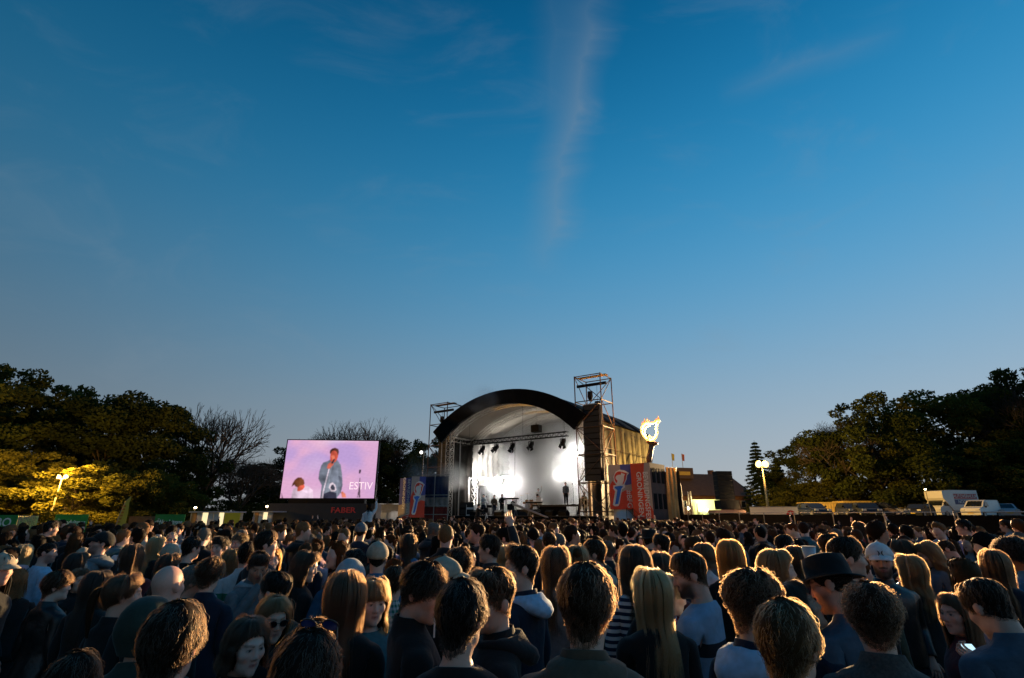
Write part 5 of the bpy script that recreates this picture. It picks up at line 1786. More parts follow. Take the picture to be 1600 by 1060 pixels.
for y, lb_ in ((17.5, 'pale tape strip tied aslant to the black fence, by the lilac sweater'), (14.6, 'pale tape strip tied aslant to the black fence, below the hatchback')):
    mb = MB(); mb.box((0, 0, 0), (.12, .014, .95)); t = mb.build('tape_strip', [mat('tape', (.55, .46, .30), rough=.6, var=.5, scale=14)], None, loc=(12.05, y, 1.62)); t.rotation_euler = (0, rad(16), rad(70)); tag(t, lb_, 'tape')

# ------------------------------------------------------------------ lamps that light the field
M_SODIUM = mat('sodium lamp', (1, .7, .3), emit=(1.0, .66, .22), estr=4)
M_MAST = mat('painted mast', (.20, .17, .12), rough=.5, var=.15, scale=5)


def light_point(parent, loc, power, c, soft=.2, name='lamp_light'):
    l = bpy.data.lights.new(name, 'POINT'); l.energy = power; l.color = c; l.shadow_soft_size = soft
    o = bpy.data.objects.new(name, l); o.parent = parent; o.location = loc; col.objects.link(o)


lp_ = at(1190, 727, 60); g = float(ground_h(lp_.x, 60)); hh = lp_.z - g
fm = empty('floodlight_mast', (lp_.x, 60, g)); tag(fm, 'tall floodlight mast with glaring sodium lamp by the white trailer', 'lamp')
mb = MB(); mb.path([(0, 0, 0), (0, 0, hh)], [.16, .09], 10); mb.build('mast', [M_MAST], fm, True)
mb = MB(); mb.tube((-.35, 0, hh), (.35, 0, hh), .035); mb.build('crossbar', [M_MAST], fm)
for x in (-.4, .4):
    mb = MB(); mb.path([(x, .32, hh + .16), (x, .1, hh + .12), (x, -.14, hh + .08)], [.16, .34, .40], 16); h_ = mb.build('lamp_head', [M_BLACK], fm, True); mb = MB(); mb.path([(x, -.13, hh + .08), (x, -.22, hh + .07), (x, -.26, hh + .06)], [.37, .30, .12], 16); mb.build('lamp_glass', [M_SODIUM], h_)
light_point(fm, (0, .0, hh + .9), 19000, (1, .55, .12), .3)
l = bpy.data.lights.new('flood_beam', 'SPOT'); l.energy = 480000; l.color = (1, .66, .32); l.shadow_soft_size = .35; l.spot_size = rad(54); l.spot_blend = .5
o = bpy.data.objects.new('flood_beam', l); o.parent = fm; o.location = (0, -.4, hh + .1); col.objects.link(o)
o.rotation_euler = (Vector((4, 5, 1.0)) - Vector((lp_.x, 60, lp_.z))).to_track_quat('-Z', 'Y').to_euler()
lp_ = at(97, 748, 36.5)
tl = empty('twin_lamp_post', (lp_.x, 36.5, 0)); tag(tl, 'leaning twin lamp post glowing among the yellow lit leaves', 'lamp')
mb = MB(); mb.path([(-.18, 0, 0), (0, 0, lp_.z)], [.06, .04], 8); mb.build('post', [M_MAST], tl, True)
for x in (-.22, .22):
    mb = MB(); mb.path([(x * .3, 0, lp_.z - .02), (x, 0, lp_.z + .10), (x * 1.4, -.06, lp_.z + .12)], [.03, .13, .14], 10); mb.build('lamp_head', [M_SODIUM], tl, True)
light_point(tl, (0, -.9, lp_.z + .5), 7500, (1, .50, .08), .25)
for px, py, Y, lb_ in ((305, 795, 40, 'small white lamp on a thin pole above the food stall'), (417, 793, 42, 'small warm lamp above the stall beside the screen'), (1446, 766, 52, 'small warm lamp glowing among the trees behind the truck')):
    p = at(px, py, Y); gg = float(ground_h(p.x, Y)); s_ = empty('small_lamp', (p.x, Y, gg)); tag(s_, lb_, 'lamp'); mb = MB(); mb.tube((0, 0, 0), (0, 0, p.z - gg), .025); mb.build('pole', [M_MAST], s_)
    mb = MB(); mb.path([(0, 0, p.z - gg), (0, 0, p.z - gg + .07), (0, 0, p.z - gg + .13)], [.05, .11, .05], 8); mb.build('bulb', [mat('small bulb', (1, .8, .5), emit=(1, .75, .4), estr=18)], s_)

# ------------------------------------------------------------------ left edge: stalls and banners
M_GREEN = mat('banner green', (.03, .26, .05), rough=.6, var=.15, scale=3)
M_YELL = mat('banner yellow', (.70, .55, .03), rough=.6, var=.12, scale=3)
M_LETW = mat('white letters', (.85, .85, .80), rough=.6)


def sign(px0, px1, py_top, Y, H, m, word, label, tsize, sx=1.0, icon=False, words2=None):
    a, b = at(px0, py_top, Y), at(px1, py_top, Y); W = b.x - a.x; r = empty('banner_sign', (a.x, Y, 0)); tag(r, label, 'sign'); z = a.z
    mb = MB(); mb.box((W / 2, 0, z - H / 2), (W, .05, H)); mb.build('board', [m], r)
    for x in (.08, W - .08):
        mb = MB(); mb.tube((x, .06, 0), (x, .06, z), .03); mb.build('post', [M_STEEL], r)
    if word: text(word, tsize, r, (W * (.56 if icon else .5), -.032, z - H * .32), (PI / 2, 0, 0), M_LETW, .004, sx=sx, bold=.008)
    if icon:
        mb = MB(); u = .22
        ox, oz = W * .11, z - H * .36
        mb.path([(ox + .05, -.03, oz + .26), (ox + .05, -.034, oz + .27)], .06, 8); mb.path([(ox + .02, -.032, oz + .18), (ox - .04, -.032, oz - .02), (ox + .08, -.032, oz - .12), (ox + .04, -.032, oz - .28)], .035, 6)
        mb.path([(ox - .04, -.032, oz - .02), (ox - .14, -.032, oz - .12), (ox - .24, -.032, oz - .12)], .033, 6); mb.path([(ox + .02, -.032, oz + .15), (ox + .16, -.032, oz + .06), (ox + .22, -.032, oz + .12)], .025, 6); mb.path([(ox + .0, -.032, oz + .15), (ox - .14, -.032, oz + .10), (ox - .18, -.032, oz)], .025, 6)
        mb.build('running_figure', [M_LETW], r)
    return r


sign(-32, 29, 805, 31, 1.3, M_GREEN, 'EHBO', 'green first aid banner lettered EHBO', .66, 1.0)
sign(88, 139, 804, 34, 1.5, M_GREEN, 'Nooduitgang', 'green emergency exit banner in front of the white car', .40, .78, True)
sign(244, 290, 804, 35, 1.5, M_GREEN, 'Nooduitgang', 'green emergency exit banner between brown banner and food stall', .40, .70, True)
sign(352, 376, 801.5, 36, 1.2, M_YELL, None, 'plain yellow banner on the end of the food stall', .3)
sign(203, 243, 807, 35, .9, mat('brown banner', (.16, .09, .04), rough=.7, var=.3, scale=5), None, 'long low brown banner beside the feather flag', .3)
# slatted gate
p = at(31, 806, 33); q = at(60, 806, 33); sg = empty('slatted_gate', (p.x, 33, 0)); tag(sg, 'lamplit upright slat gate between the green banners', 'gate')
for k in range(12):
    mb = MB(); mb.box(((q.x - p.x) * k / 11, 0, p.z / 2), (.06, .03, p.z)); mb.build('slat', [M_STEEL], sg)
for z in (.4, 1.7):
    mb = MB(); mb.box(((q.x - p.x) / 2, .04, z), (q.x - p.x, .03, .08)); mb.build('rail', [M_STEEL], sg)
# feather flag
p = at(204, 776, 34); zz = p.z; ff = empty('feather_flag', (p.x - .35, 34, 0)); tag(ff, 'tall yellow feather flag among the crowd edge', 'flag')
mb = MB(); mb.path([(-.28, 0, 0), (-.10, 0, zz * .6), (.10, 0, zz * .9), (.38, 0, zz)], [.03, .022, .015, .01], 6); mb.build('pole', [M_STEEL], ff)
vs = []; nn_ = 14
for i in range(nn_ + 1):
    t = i / nn_; z = zz * (.36 + .64 * t); xl = np.interp(z, [0, zz * .6, zz * .9, zz], [-.28, -.10, .10, .38]); w = .50 * (1 - t ** 4) + .02; vs += [(xl, .01 * math.sin(t * 9), z), (xl + w, .05 * math.sin(t * 7), z - .08)]
mb = MB(); mb.add(vs, [(2 * i, 2 * i + 1, 2 * i + 3, 2 * i + 2) for i in range(nn_)]); c_ = mb.build('cloth', [mat('flag yellow', (.72, .50, .06), rough=.7, var=.1, scale=2)], ff, True, fix=False)
mb = MB()
for k in range(7): mb.box((-.02 + .05 * k * .6, -.03, zz * (.45 + .06 * k)), (.16, .012, .11), 0)
mb.build('print', [mat('flag orange print', (.62, .22, .03), rough=.7)], ff)


def stall(px0, px1, py, Y, D, label, panels):
    a, b = at(px0, py, Y), at(px1, py, Y); W = b.x - a.x; r = empty('food_stall', (a.x, Y, 0)); tag(r, label, 'stall'); z = a.z
    mb = MB(); mb.box((W / 2, D / 2, z + .03), (W + .2, D + .4, .08)); mb.build('roof', [mat('stall roof', (.30, .34, .38), rough=.5)], r)
    mb = MB(); mb.box((W / 2, D - .05, z / 2), (W, .06, z)); mb.build('back_wall', [mat('stall white', (.62, .60, .56), rough=.6)], r)
    n = len(panels)
    for k, m_ in enumerate(panels):
        if m_ is None: continue
        mb = MB(); mb.box((W * (k + .5) / n, 0, z * .5), (W / n - .04, .05, z - .02)); pn = mb.build('front_panel', [m_], r)
        if m_ is MATS['stall white'] and k % 2 == 0:
            mb = MB(); mb.box((W * (k + .5) / n, -.03, z - .55), (W / n * .5, .012, .14)); mb.build('name_strip', [mat('grey print', (.14, .15, .18))], pn)
    for x in (0, W):
        mb = MB(); mb.box((x, 0, z / 2), (.07, .07, z)); mb.build('post', [M_STEEL], r)


mat('stall white', (.62, .60, .56), rough=.6); M_SLIT = mat('lit stall window', (.9, .8, .55), emit=(1, .78, .42), estr=1.1)
stall(300, 352, 801, 36.4, 2.5, 'white food stall with lit windows beside the yellow banner', [mat('orange post', (.5, .24, .08)), MATS['stall white'], M_SLIT, MATS['stall white'], MATS['stall white'], M_SLIT])
stall(398, 426, 800.5, 38.5, 2.5, 'small white food stall with lit window next to the screen', [mat('orange post', (.5, .24, .08)), MATS['stall white'], M_SLIT, MATS['stall white']])
stall(-6, 30, 808, 37, 2, 'dim stall behind the first aid banner', [M_TARP2, M_TARP2])
p = at(588, 803, 47); wb = empty('grey_cabin', (p.x, 47, 0)); tag(wb, 'plain grey cabin between the screen lorry and the banner', 'cabin')
mb = MB(); mb.box((1.0, .8, 1.5), (2.1, 1.6, 2.6)); mb.build('wall', [mat('cabin grey', (.28, .27, .26), rough=.6, var=.2, scale=3)], wb); mb = MB(); mb.box((1.0, .8, 2.86), (2.3, 1.8, .1)); mb.build('roof', [M_STEEL], wb); mb = MB(); mb.box((.5, -.03, 1.2), (.8, .04, 1.9)); mb.build('door', [mat('stall white', (.6, .6, .56))], wb)

# ------------------------------------------------------------------ vehicles
M_VWHITE = mat('white van paint', (.72, .72, .70), rough=.3, var=.04, scale=2, spec=.5)
M_GLASS = mat('car glass', (.015, .018, .02), rough=.06, var=.05, spec=.8)
M_CDARK = mat('dark car paint', (.02, .022, .027), rough=.25, var=.1, spec=.6)
M_TYRE = MATS['tyre']


def wheels(r, xs_, w, rr=.32):
    for x in xs_:
        for s in (-1, 1):
            mb = MB(); mb.tube((s * (w / 2 - .10), x, rr), (s * (w / 2 + .02), x, rr), rr, n=18); q = mb.build('wheel', [M_TYRE], r, True); mb = MB(); mb.tube((s * (w / 2 + .02), x, rr), (s * (w / 2 + .035), x, rr), rr * .6, n=12); mb.build('rim', [M_STEEL], q)


def car(name, px, Y, rz, prof, glass, W, label, m, cat, extra=None, wx=(-1.3, 1.3), head=True):
    """prof: side outline (forward, up); front points along local -y"""
    x = at(px, 800, Y).x; g = float(ground_h(x, Y)); r = empty(name, (x, Y, g), rz); tag(r, label, cat)
    mb = MB(); n = len(prof); V = []
    for s, k in ((-1, 0), (-1, 1), (1, 1), (1, 0)):
        for (f, u) in prof:
            ins = (.10 * smat((u - .8) / .9)) + (.05 if k == 0 else 0)
            V.append((s * (W / 2 - float(ins)), f * (.985 if k == 0 else 1), u if k else u * .99 + .008))
    F = [tuple(range(n - 1, -1, -1)), tuple(range(3 * n, 4 * n))]
    for a in (0, 1, 2): F += [(a * n + i, a * n + (i + 1) % n, (a + 1) * n + (i + 1) % n, (a + 1) * n + i) for i in range(n)]
    mb.add(V, F); b = mb.build('body', [m], r)
    for nm, pts in glass:
        mb = MB(); mb.add(pts, [tuple(range(len(pts)))]); mb.build(nm, [M_GLASS], r, fix=False)
    f0 = min(p[0] for p in prof)
    if head:
        for s in (-1, 1):
            mb = MB(); mb.box((s * (W / 2 - .22), f0 + .03, .78), (.34, .10, .16)); mb.build('headlight', [mat('headlight glass', (.6, .6, .58), rough=.1)], r)
        mb = MB(); mb.box((0, f0 - .005, .5), (.52, .03, .12)); mb.build('number_plate', [mat('plate yellow', (.75, .52, .05))], r)
    for s in (-1, 1):
        mb = MB(); mb.box((s * (W / 2 + .10), f0 + 1.15, 1.12), (.16, .10, .16)); mb.build('wing_mirror', [M_BLACK], r)
    wheels(r, wx, W)
    return r


VAN = [(-2.2, .28), (-2.25, .75), (-2.1, .98), (-1.45, 1.12), (-.75, 1.74), (-.3, 1.84), (2.05, 1.84), (2.18, 1.6), (2.2, .3)]
vgl = lambda W: [('windscreen', [(-W / 2 + .16, -1.42, 1.16), (W / 2 - .16, -1.42, 1.16), (W / 2 - .24, -.80, 1.72), (-W / 2 + .24, -.80, 1.72)])] + [('side_window', [(s * (W / 2 - .025), -1.05, 1.14), (s * (W / 2 - .025), -.2, 1.14), (s * (W / 2 - .075), -.2, 1.66), (s * (W / 2 - .075), -.70, 1.66)]) for s in (-1, 1)]
HATCH = [(-1.85, .25), (-1.9, .62), (-1.75, .82), (-1.0, .95), (-.40, 1.40), (.1, 1.48), (1.2, 1.46), (1.75, 1.05), (1.85, .7), (1.85, .28)]
hgl = lambda W: [('windscreen', [(-W / 2 + .17, -.97, .99), (W / 2 - .17, -.97, .99), (W / 2 - .25, -.44, 1.40), (-W / 2 + .25, -.44, 1.40)]), ('rear_window', [(-W / 2 + .22, 1.27, 1.42), (W / 2 - .22, 1.27, 1.42), (W / 2 - .18, 1.73, 1.09), (-W / 2 + .18, 1.73, 1.09)])] + [('side_window', [(s * (W / 2 - .02), -.75, .98), (s * (W / 2 - .02), 1.3, .98), (s * (W / 2 - .06), 1.05, 1.38), (s * (W / 2 - .06), -.35, 1.38)]) for s in (-1, 1)]
face_cam = lambda px: -math.atan2((px - 800) / 800, 1.05)
car('white_van', 1534, 59, face_cam(1537) + rad(-24), VAN, vgl(1.78), 1.78, 'small white delivery van parked beside the rental truck', M_VWHITE, 'van', wx=(-1.45, 1.35))
car('silver_hatchback', 1571, 60, face_cam(1579) + rad(12), HATCH, hgl(1.68), 1.68, 'pale hatchback parked at the end of the van row', mat('silver paint', (.55, .55, .58), rough=.3, metal=.3, var=.05), 'car')
for px, Y, rot, lb_ in ((1270, 56, 30, 'dark car in front of the first yellow lit container'), (1330, 56, 20, 'dark car in front of the second yellow lit container'), (1354, 54, 15, 'low dark car next to the second yellow container'), (1383, 54, 75, 'dark car parked sideways between two yellow containers'), (1437, 60, -20, 'dark car parked just behind the rental truck nose')):
    car('dark_car', px, Y, face_cam(px) + rad(rot), HATCH, hgl(1.75), 1.75, lb_, M_CDARK, 'car')
# rental truck: cab and tall box lettered along its side
px, Y = 1490, 64; x = at(px, 800, Y).x; g = float(ground_h(x, Y)); tk = empty('rental_truck', (x, Y, g), face_cam(px) + rad(-36)); tag(tk, 'white rental box truck with red and blue lettered side', 'truck')
mb = MB(); cab = [(-3.2, .3), (-3.25, .85), (-3.05, 1.15), (-2.75, 1.25), (-2.15, 2.02), (-1.4, 2.05), (-1.4, .3)]
mb.prism(cab, (-.98, 0, 0), (0, 1, 0), (0, 0, 1), (1, 0, 0), 1.96); mb.build('cab', [M_VWHITE], tk)
mb = MB(); mb.add([(-1.1, -1.3, .75), (1.1, -1.3, .75), (1.1, 2.9, .75), (-1.1, 2.9, .75), (-1.1, -1.3, 3.05), (1.1, -1.3, 3.05), (1.1, 2.9, 3.05), (-1.1, 2.9, 3.05), (-1.05, -2.5, 2.15), (1.05, -2.5, 2.15), (1.05, -2.45, 2.95), (-1.05, -2.45, 2.95)],
                    [(3, 2, 1, 0), (4, 5, 6, 7), (1, 2, 6, 5), (2, 3, 7, 6), (3, 0, 4, 7), (8, 9, 10, 11), (11, 10, 5, 4), (9, 1, 5, 10), (0, 8, 11, 4), (0, 1, 9, 8)]); mb.build('box', [M_VWHITE], tk)
mb = MB(); mb.add([(-.86, -2.74, 1.30), (.86, -2.74, 1.30), (.80, -2.20, 1.98), (-.80, -2.20, 1.98)], [(0, 1, 2, 3)]); o = mb.build('windscreen', [M_GLASS], tk, fix=False); o.location = (0, -.012, .008)
for s in (-1, 1):
    mb = MB(); mb.add([(s * .99, -2.5, 1.28), (s * .99, -1.62, 1.28), (s * .99, -1.62, 1.92), (s * .99, -2.08, 1.92)], [(0, 1, 2, 3)]); mb.build('side_window', [M_GLASS], tk, fix=False)
    mb = MB(); mb.box((s * .72, -3.24, .80), (.34, .06, .2)); mb.build('headlight', [MATS['headlight glass']], tk)
    mb = MB(); mb.box((s * 1.16, -2.6, 1.55), (.2, .1, .34)); mb.build('wing_mirror', [M_BLACK], tk)
mb = MB(); mb.box((0, -3.26, .5), (.52, .03, .12)); mb.build('number_plate', [MATS['plate yellow']], tk)
for zc, m_, wd in ((2.35, mat('truck red', (.45, .03, .03), rough=.4), 'AUTOVERHUUR'), (1.72, mat('truck blue', (.03, .05, .16), rough=.4), 'NOORDEN')):
    for s in (-1, 1):
        mb = MB(); mb.box((s * 1.106, .9, zc), (.008, 3.6, .56)); q = mb.build('stripe', [m_], tk)
        text(wd, .52, tk, (s * 1.116, .9, zc), (PI / 2, 0, s * PI / 2), M_LETW, .003, sx=.98)
wheels(tk, (-2.35, 1.7), 1.95, .36)
# white trailer with a round red mark
a, b = at(1172, 800, 47), at(1247, 800, 45.4); to_, trz, TW = basis(a, b); g = float(ground_h(a.x, 46))
tv = empty('white_trailer', (to_.x, to_.y, g), trz); tag(tv, 'long white trailer with a round red mark beside the floodlight', 'trailer')
mb = MB(); mb.box((TW / 2, 1.1, .95), (TW, 2.2, 1.45)); mb.build('box', [mat('trailer cream', (.82, .78, .68), rough=.5, var=.05)], tv)
mb = MB(); mb.box((TW / 2, 1.1, 1.70), (TW + .06, 2.26, .06)); mb.build('roof_edge', [M_STEEL], tv)
ring = circ(TW * .85, 1.08, .34, .34, 0, 360, 24)[:-1]; mb = MB(); mb.add([(x, -.006, z) for x, z in ring], [tuple(range(24))]); mb.build('round_mark', [mat('mark red', (.55, .05, .03))], tv, fix=False)
mb = MB(); mb.add([(TW * .85 + x, -.012, 1.08 + z) for x, z in ((-.22, -.16), (.0, .26), (.06, .0), (.24, -.02), (.12, -.2), (.02, -.06))], [(0, 1, 2, 3, 4, 5)]); mb.build('mark_figure', [mat('trailer cream', (.7, .7, .6))], tv, fix=False)
for x in (1.0, 1.9):
    mb = MB(); mb.tube((x, -.05, .30), (x, .15, .30), .30, n=16); mb.build('wheel', [M_TYRE], tv)
M_CONT = mat('lamp yellow container', (.50, .36, .10), rough=.6, var=.15, scale=3)  # yellow of the lamplight put into the pale wall colour
for px0, px1, pyt, Y, lb_ in ((1260, 1308, 785, 69, 'first yellow lit container with flat roof behind the trailer'), (1317, 1370, 783, 69, 'second yellow lit container, behind two dark cars'), (1390, 1424, 793, 67, 'low yellow lit container behind the sideways dark car')):
    a, b = at(px0, pyt, Y), at(px1, pyt, Y); g = float(ground_h(a.x, Y)); W = b.x - a.x; H = a.z - g; r = empty('container', (a.x, Y, g)); tag(r, lb_, 'container')
    mb = MB(); mb.box((W / 2, 1.2, H / 2), (W, 2.4, H)); mb.build('shell', [M_CONT], r)
    for k in range(int(W / .35)):
        mb = MB(); mb.box((.17 + k * .35, -.02, H / 2), (.14, .05, H - .25)); mb.build('rib', [M_CONT], r)
    for z in (.06, H - .06):
        mb = MB(); mb.box((W / 2, -.035, z), (W + .04, .09, .12)); mb.build('rail', [M_CONT], r)
# building far behind, with flags
a, b = at(1052, 742, 92), at(1172, 746, 96); bx, brz, BWd = basis(a, b); g = 1.2
bd = empty('brick_building', (bx.x, bx.y, 0), brz); tag(bd, 'long brown roofed building with yellow sign and flagpoles', 'building')
ez = at(1100, 775, 94).z; rz_ = at(1100, 745, 97).z
mb = MB(); mb.box((BWd / 2, 5, ez / 2), (BWd, 9, ez)); mb.build('wall', [mat('dark brick', (.16, .08, .05), rough=.9, var=.3, scale=4)], bd)
mb = MB(); mb.add([(-.6, -.2, ez), (BWd + .6, -.2, ez), (BWd + .6, 10.2, ez), (-.6, 10.2, ez), (.8, 5, rz_ + .6), (BWd - .8, 5, rz_ + .6)], [(0, 1, 5, 4), (1, 2, 5), (2, 3, 4, 5), (3, 0, 4), (3, 2, 1, 0)]); rf_ = mb.build('roof', [mat('brown roof tiles', (.10, .052, .026), rough=.85, var=.25, scale=3, bump=.03)], bd)
mb = MB(); mb.box((BWd * .27, 4.2, rz_ + .55), (3.6, 2.4, 1.9)); mb.build('dormer', [mat('dormer boards', (.10, .06, .04), rough=.8)], bd)
mb = MB(); mb.box((BWd * .27, 2.94, rz_ + .50), (2.2, .05, .62)); mb.build('sign_board', [mat('yellow sign', (.62, .40, .06), rough=.6)], bd)
for k, x in enumerate((BWd * .20, BWd * .335)):
    mb = MB(); mb.tube((x - .4, 4.3, rz_ + 1.4), (x - .4, 4.3, rz_ + 4.2), .05); fp = mb.build('flagpole', [M_STEEL], bd); mb = MB(); mb.add([(x - .38, 4.3, rz_ + 4.15), (x + .1, 4.2, rz_ + 4.0), (x + .1, 4.35, rz_ + 2.8), (x - .38, 4.3, rz_ + 2.9)], [(0, 1, 2, 3)]); mb.build('flag', [mat('flag cloth %d' % k, [(.6, .45, .05), (.5, .12, .06)][k])], fp, fix=False)
for k in range(6):
    mb = MB(); mb.box((BWd * (.1 + .15 * k), -.16, ez - 1.4), (1.0, .12, 1.2)); w_f = mb.build('window', [mat('window frame', (.5, .45, .38))], bd); mb = MB(); mb.box((BWd * (.1 + .15 * k), -.24, ez - 1.4), (.84, .03, 1.0)); mb.build('pane', [M_GLASS], w_f)
mb = MB(); mb.box((BWd * .8, 7, rz_ + .9), (.8, .8, 1.2)); mb.build('chimney', [MATS['dark brick']], bd)
# second, small stage with pale lit backdrop
a, b = at(1068, 800, 56), at(1160, 800, 55); sx0, srz2, W2 = basis(a, b); g = float(ground_h(a.x, 56))
s2 = empty('small_stage', (sx0.x, sx0.y, g), srz2); tag(s2, 'small open stage with pale green lit backdrop beside the draped box', 'stage')
mb = MB(); mb.box((W2 / 2, 2, .6), (W2, 4, 1.2)); mb.build('deck', [M_DECK], s2)
mb = MB(); mb.box((W2 * .52, 3.6, 2.25), (W2 * .50, .06, 1.75)); mb.build('backdrop', [mat('pale green cloth', (.50, .58, .34), rough=.8)], s2)
for k in range(3):
    mb = MB(); lattice(mb, (W2 * (.08 + .09 * k), 1.5, 1.2), (W2 * (.08 + .09 * k), 1.5, 2.9 + k % 2), .3, .4, .025, .012); mb.build('truss_leg', [M_ALU], s2)
for x, z in ((.17, 2.2), (.38, 2.05), (.5, 2.0)):
    mb = MB(); mb.path([(W2 * x, 3.3, z), (W2 * x, 3.2, z), (W2 * x, 3.12, z)], [.10, .18, .17], 10); mb.build('spotlight', [mat('lit lens small', (1, 1, .8), emit=(1, .92, .55), estr=9)], s2)
light_point(s2, (W2 * .42, 2.0, 2.9), 700, (1, .85, .4), .4)
p = at(1128, 800, 50); g = float(ground_h(p.x, 50)); sp = empty('speaker_stack', (p.x, 50, g), .10); tag(sp, 'black loudspeaker tower on a dark box by the small stage', 'loudspeaker')
ztop, zm = at(1140, 736, 50).z - g, at(1140, 781, 50).z - g
for k in range(6):
    h_ = (ztop - zm) / 6; mb = MB(); mb.box((.75, .5, zm + h_ * (k + .5)), (1.5, .9, h_ - .02)); mb.build('cabinet', [M_BLACK], sp)
mb = MB(); mb.box((.85, .5, zm - .45), (1.9, 1.1, .84)); mb.build('base_box', [M_BLACK], sp)
mb = MB(); mb.box((.6, .3, zm - 1.05), (2.9, 1.6, .26)); mb.build('platform', [mat('pinkish platform', (.45, .25, .20), rough=.6)], sp)  # platform in an even pinkish colour
mb = MB(); mb.box((.6, .5, (zm - 1.2) / 2), (2.6, 1.4, zm - 1.2)); mb.build('support', [M_TARP], sp)

# ------------------------------------------------------------------ performers and their gear
def on_stage(x, y, z=DECK): return S(x, y, z)


GB = 'people working on the stage'
riser = empty('stage_riser', S(3.6, 2.2, DECK), -SA); tag(riser, 'low dark riser under the standing singer', 'riser')
mb = MB(); mb.box((0, 0, .78), (4.2, 2.4, .12)); mb.build('platform', [M_DECK], riser)
for x in (-1.9, 1.9):
    for y in (-1.1, 1.1):
        mb = MB(); mb.tube((x, y, 0), (x, y, .72), .04); mb.build('leg', [M_STEEL], riser)
mb = MB(); mb.box((-.2, -1.22, .38), (2.6, .04, .66)); mb.build('front_cloth', [M_TARP], riser)
drum_r = empty('drum_riser', S(.2, 3.0, DECK), -SA); tag(drum_r, 'low riser under the drum kit', 'riser'); mb = MB(); mb.box((0, 0, .25), (3.2, 2.6, .5)); mb.build('platform', [M_DECK], drum_r)
P = [  # x, y, z, face, kwargs
    (4.0, 2.2, DECK + .845, 200, dict(top='grey', hairc='dark brown', trousers='black', label='singer standing still on the dark riser in grey jacket', arms=('down', 'pocket'))),
    (.55, 3.5, DECK + .5, 180, dict(top='white', hairc='dark brown', label='drummer in white shirt behind the drum kit', arms=('front', 'raised'))),
    (2.0, 1.5, DECK, 240, dict(top='white', hairc='dark brown', trousers='denim blue', label='musician in white shirt bending over a keyboard', arms=('front', 'front'), pitch=25, lean=12)),
    (-.9, 1.7, DECK, 170, dict(top='charcoal', hairc='brown', label='musician in dark top seated low beside the keyboard', arms=('front', 'front'), pitch=20, h=1.4)),
    (-1.9, 1.5, DECK, 190, dict(top='black', hairc='dark brown', trousers='black', label='guitarist in black standing taller of a pair', arms=('guitar', 'reach'))),
    (-2.5, 1.2, DECK, 200, dict(top='brown', hairc='brown', label='musician in brown next to the guitarist', arms=('guitar', 'down'), h=1.66)),
    (-3.5, 1.0, DECK, 220, dict(top='light grey', hairc='black', label='pale clothed musician at the edge of the band', arms=('front', 'front'))),
    (5.75, .8, DECK, 150, dict(top='black', hairc='black', label='stagehand in black crouching by the loudspeaker box', arms=('front', 'front'), pitch=30, lean=18, h=1.6)),
    (6.2, 1.2, DECK, 180, dict(top='black', hairc='brown', label='stagehand in black standing against the lattice tower', arms=('crossed', 'crossed'), h=1.72)),
]
for k, (x, y, z, fc, kw) in enumerate(P):
    person(S(x, y, z), face=fc, lod=1, group=GB, seed=k, **kw)
# operators in the photo pit
q = at(743, 800, 37.5); person((q.x, q.y, .95), face=80, lod=1, top='black', hairc='black', arms=('reach', 'reach'), label='camera operator in black bending to a camera before the stage', group=GB, lean=8)
cp = empty('camera_podium', (q.x, q.y, 0)); tag(cp, 'small dark podium under the camera operator', 'podium'); mb = MB(); mb.box((0.6, 0, .46), (3.2, 1.4, .9)); mb.build('platform', [M_DECK], cp); mb = MB(); mb.box((.6, -.72, .46), (3.0, .03, .8)); mb.build('front_cloth', [M_TARP], cp)
ct = at(760, 800, 37.4); vc = empty('video_camera', (ct.x, ct.y, .92)); tag(vc, 'black video camera on pale tripod before the stage', 'camera')
for k in range(3):
    a = 2 * PI * k / 3; mb = MB(); mb.tube((.35 * math.cos(a), .35 * math.sin(a), 0), (0, 0, 1.15), .03); mb.build('leg', [M_ALU], vc)
mb = MB(); mb.box((0, 0, 1.38), (.26, .55, .30)); mb.build('body', [M_BLACK], vc); mb = MB(); mb.path([(0, -.27, 1.40), (0, -.62, 1.40)], [.10, .13], 10); mb.build('lens', [M_BLACK], vc); mb = MB(); mb.box((.2, .1, 1.62), (.34, .2, .16)); mb.box((-.3, .05, 1.50), (.2, .3, .12)); mb.build('viewfinder', [M_BLACK], vc)
# jib arm
j0, j1 = at(800, 787, 37.0), at(856, 809, 34.5); jb = empty('camera_crane', (0, 0, 0)); jb.location = (j1.x, j1.y, 0); tag(jb, 'camera crane arm slanting across the front of the band', 'crane')
off_ = Vector((j1.x, j1.y, 0)); mb = MB(); mb.tube(j0 - off_, j1 - off_, .085, .05, n=8); mb.build('arm', [M_STEEL], jb); d_ = j0 - off_; mb = MB(); mb.box((d_.x - .15, d_.y, d_.z - .22), (.36, .5, .36)); mb.build('camera_head', [M_BLACK], jb)
mb = MB(); mb.tube((0, 0, 0), (0, 0, j1.z), .06); mb.build('column', [M_BLACK], jb)
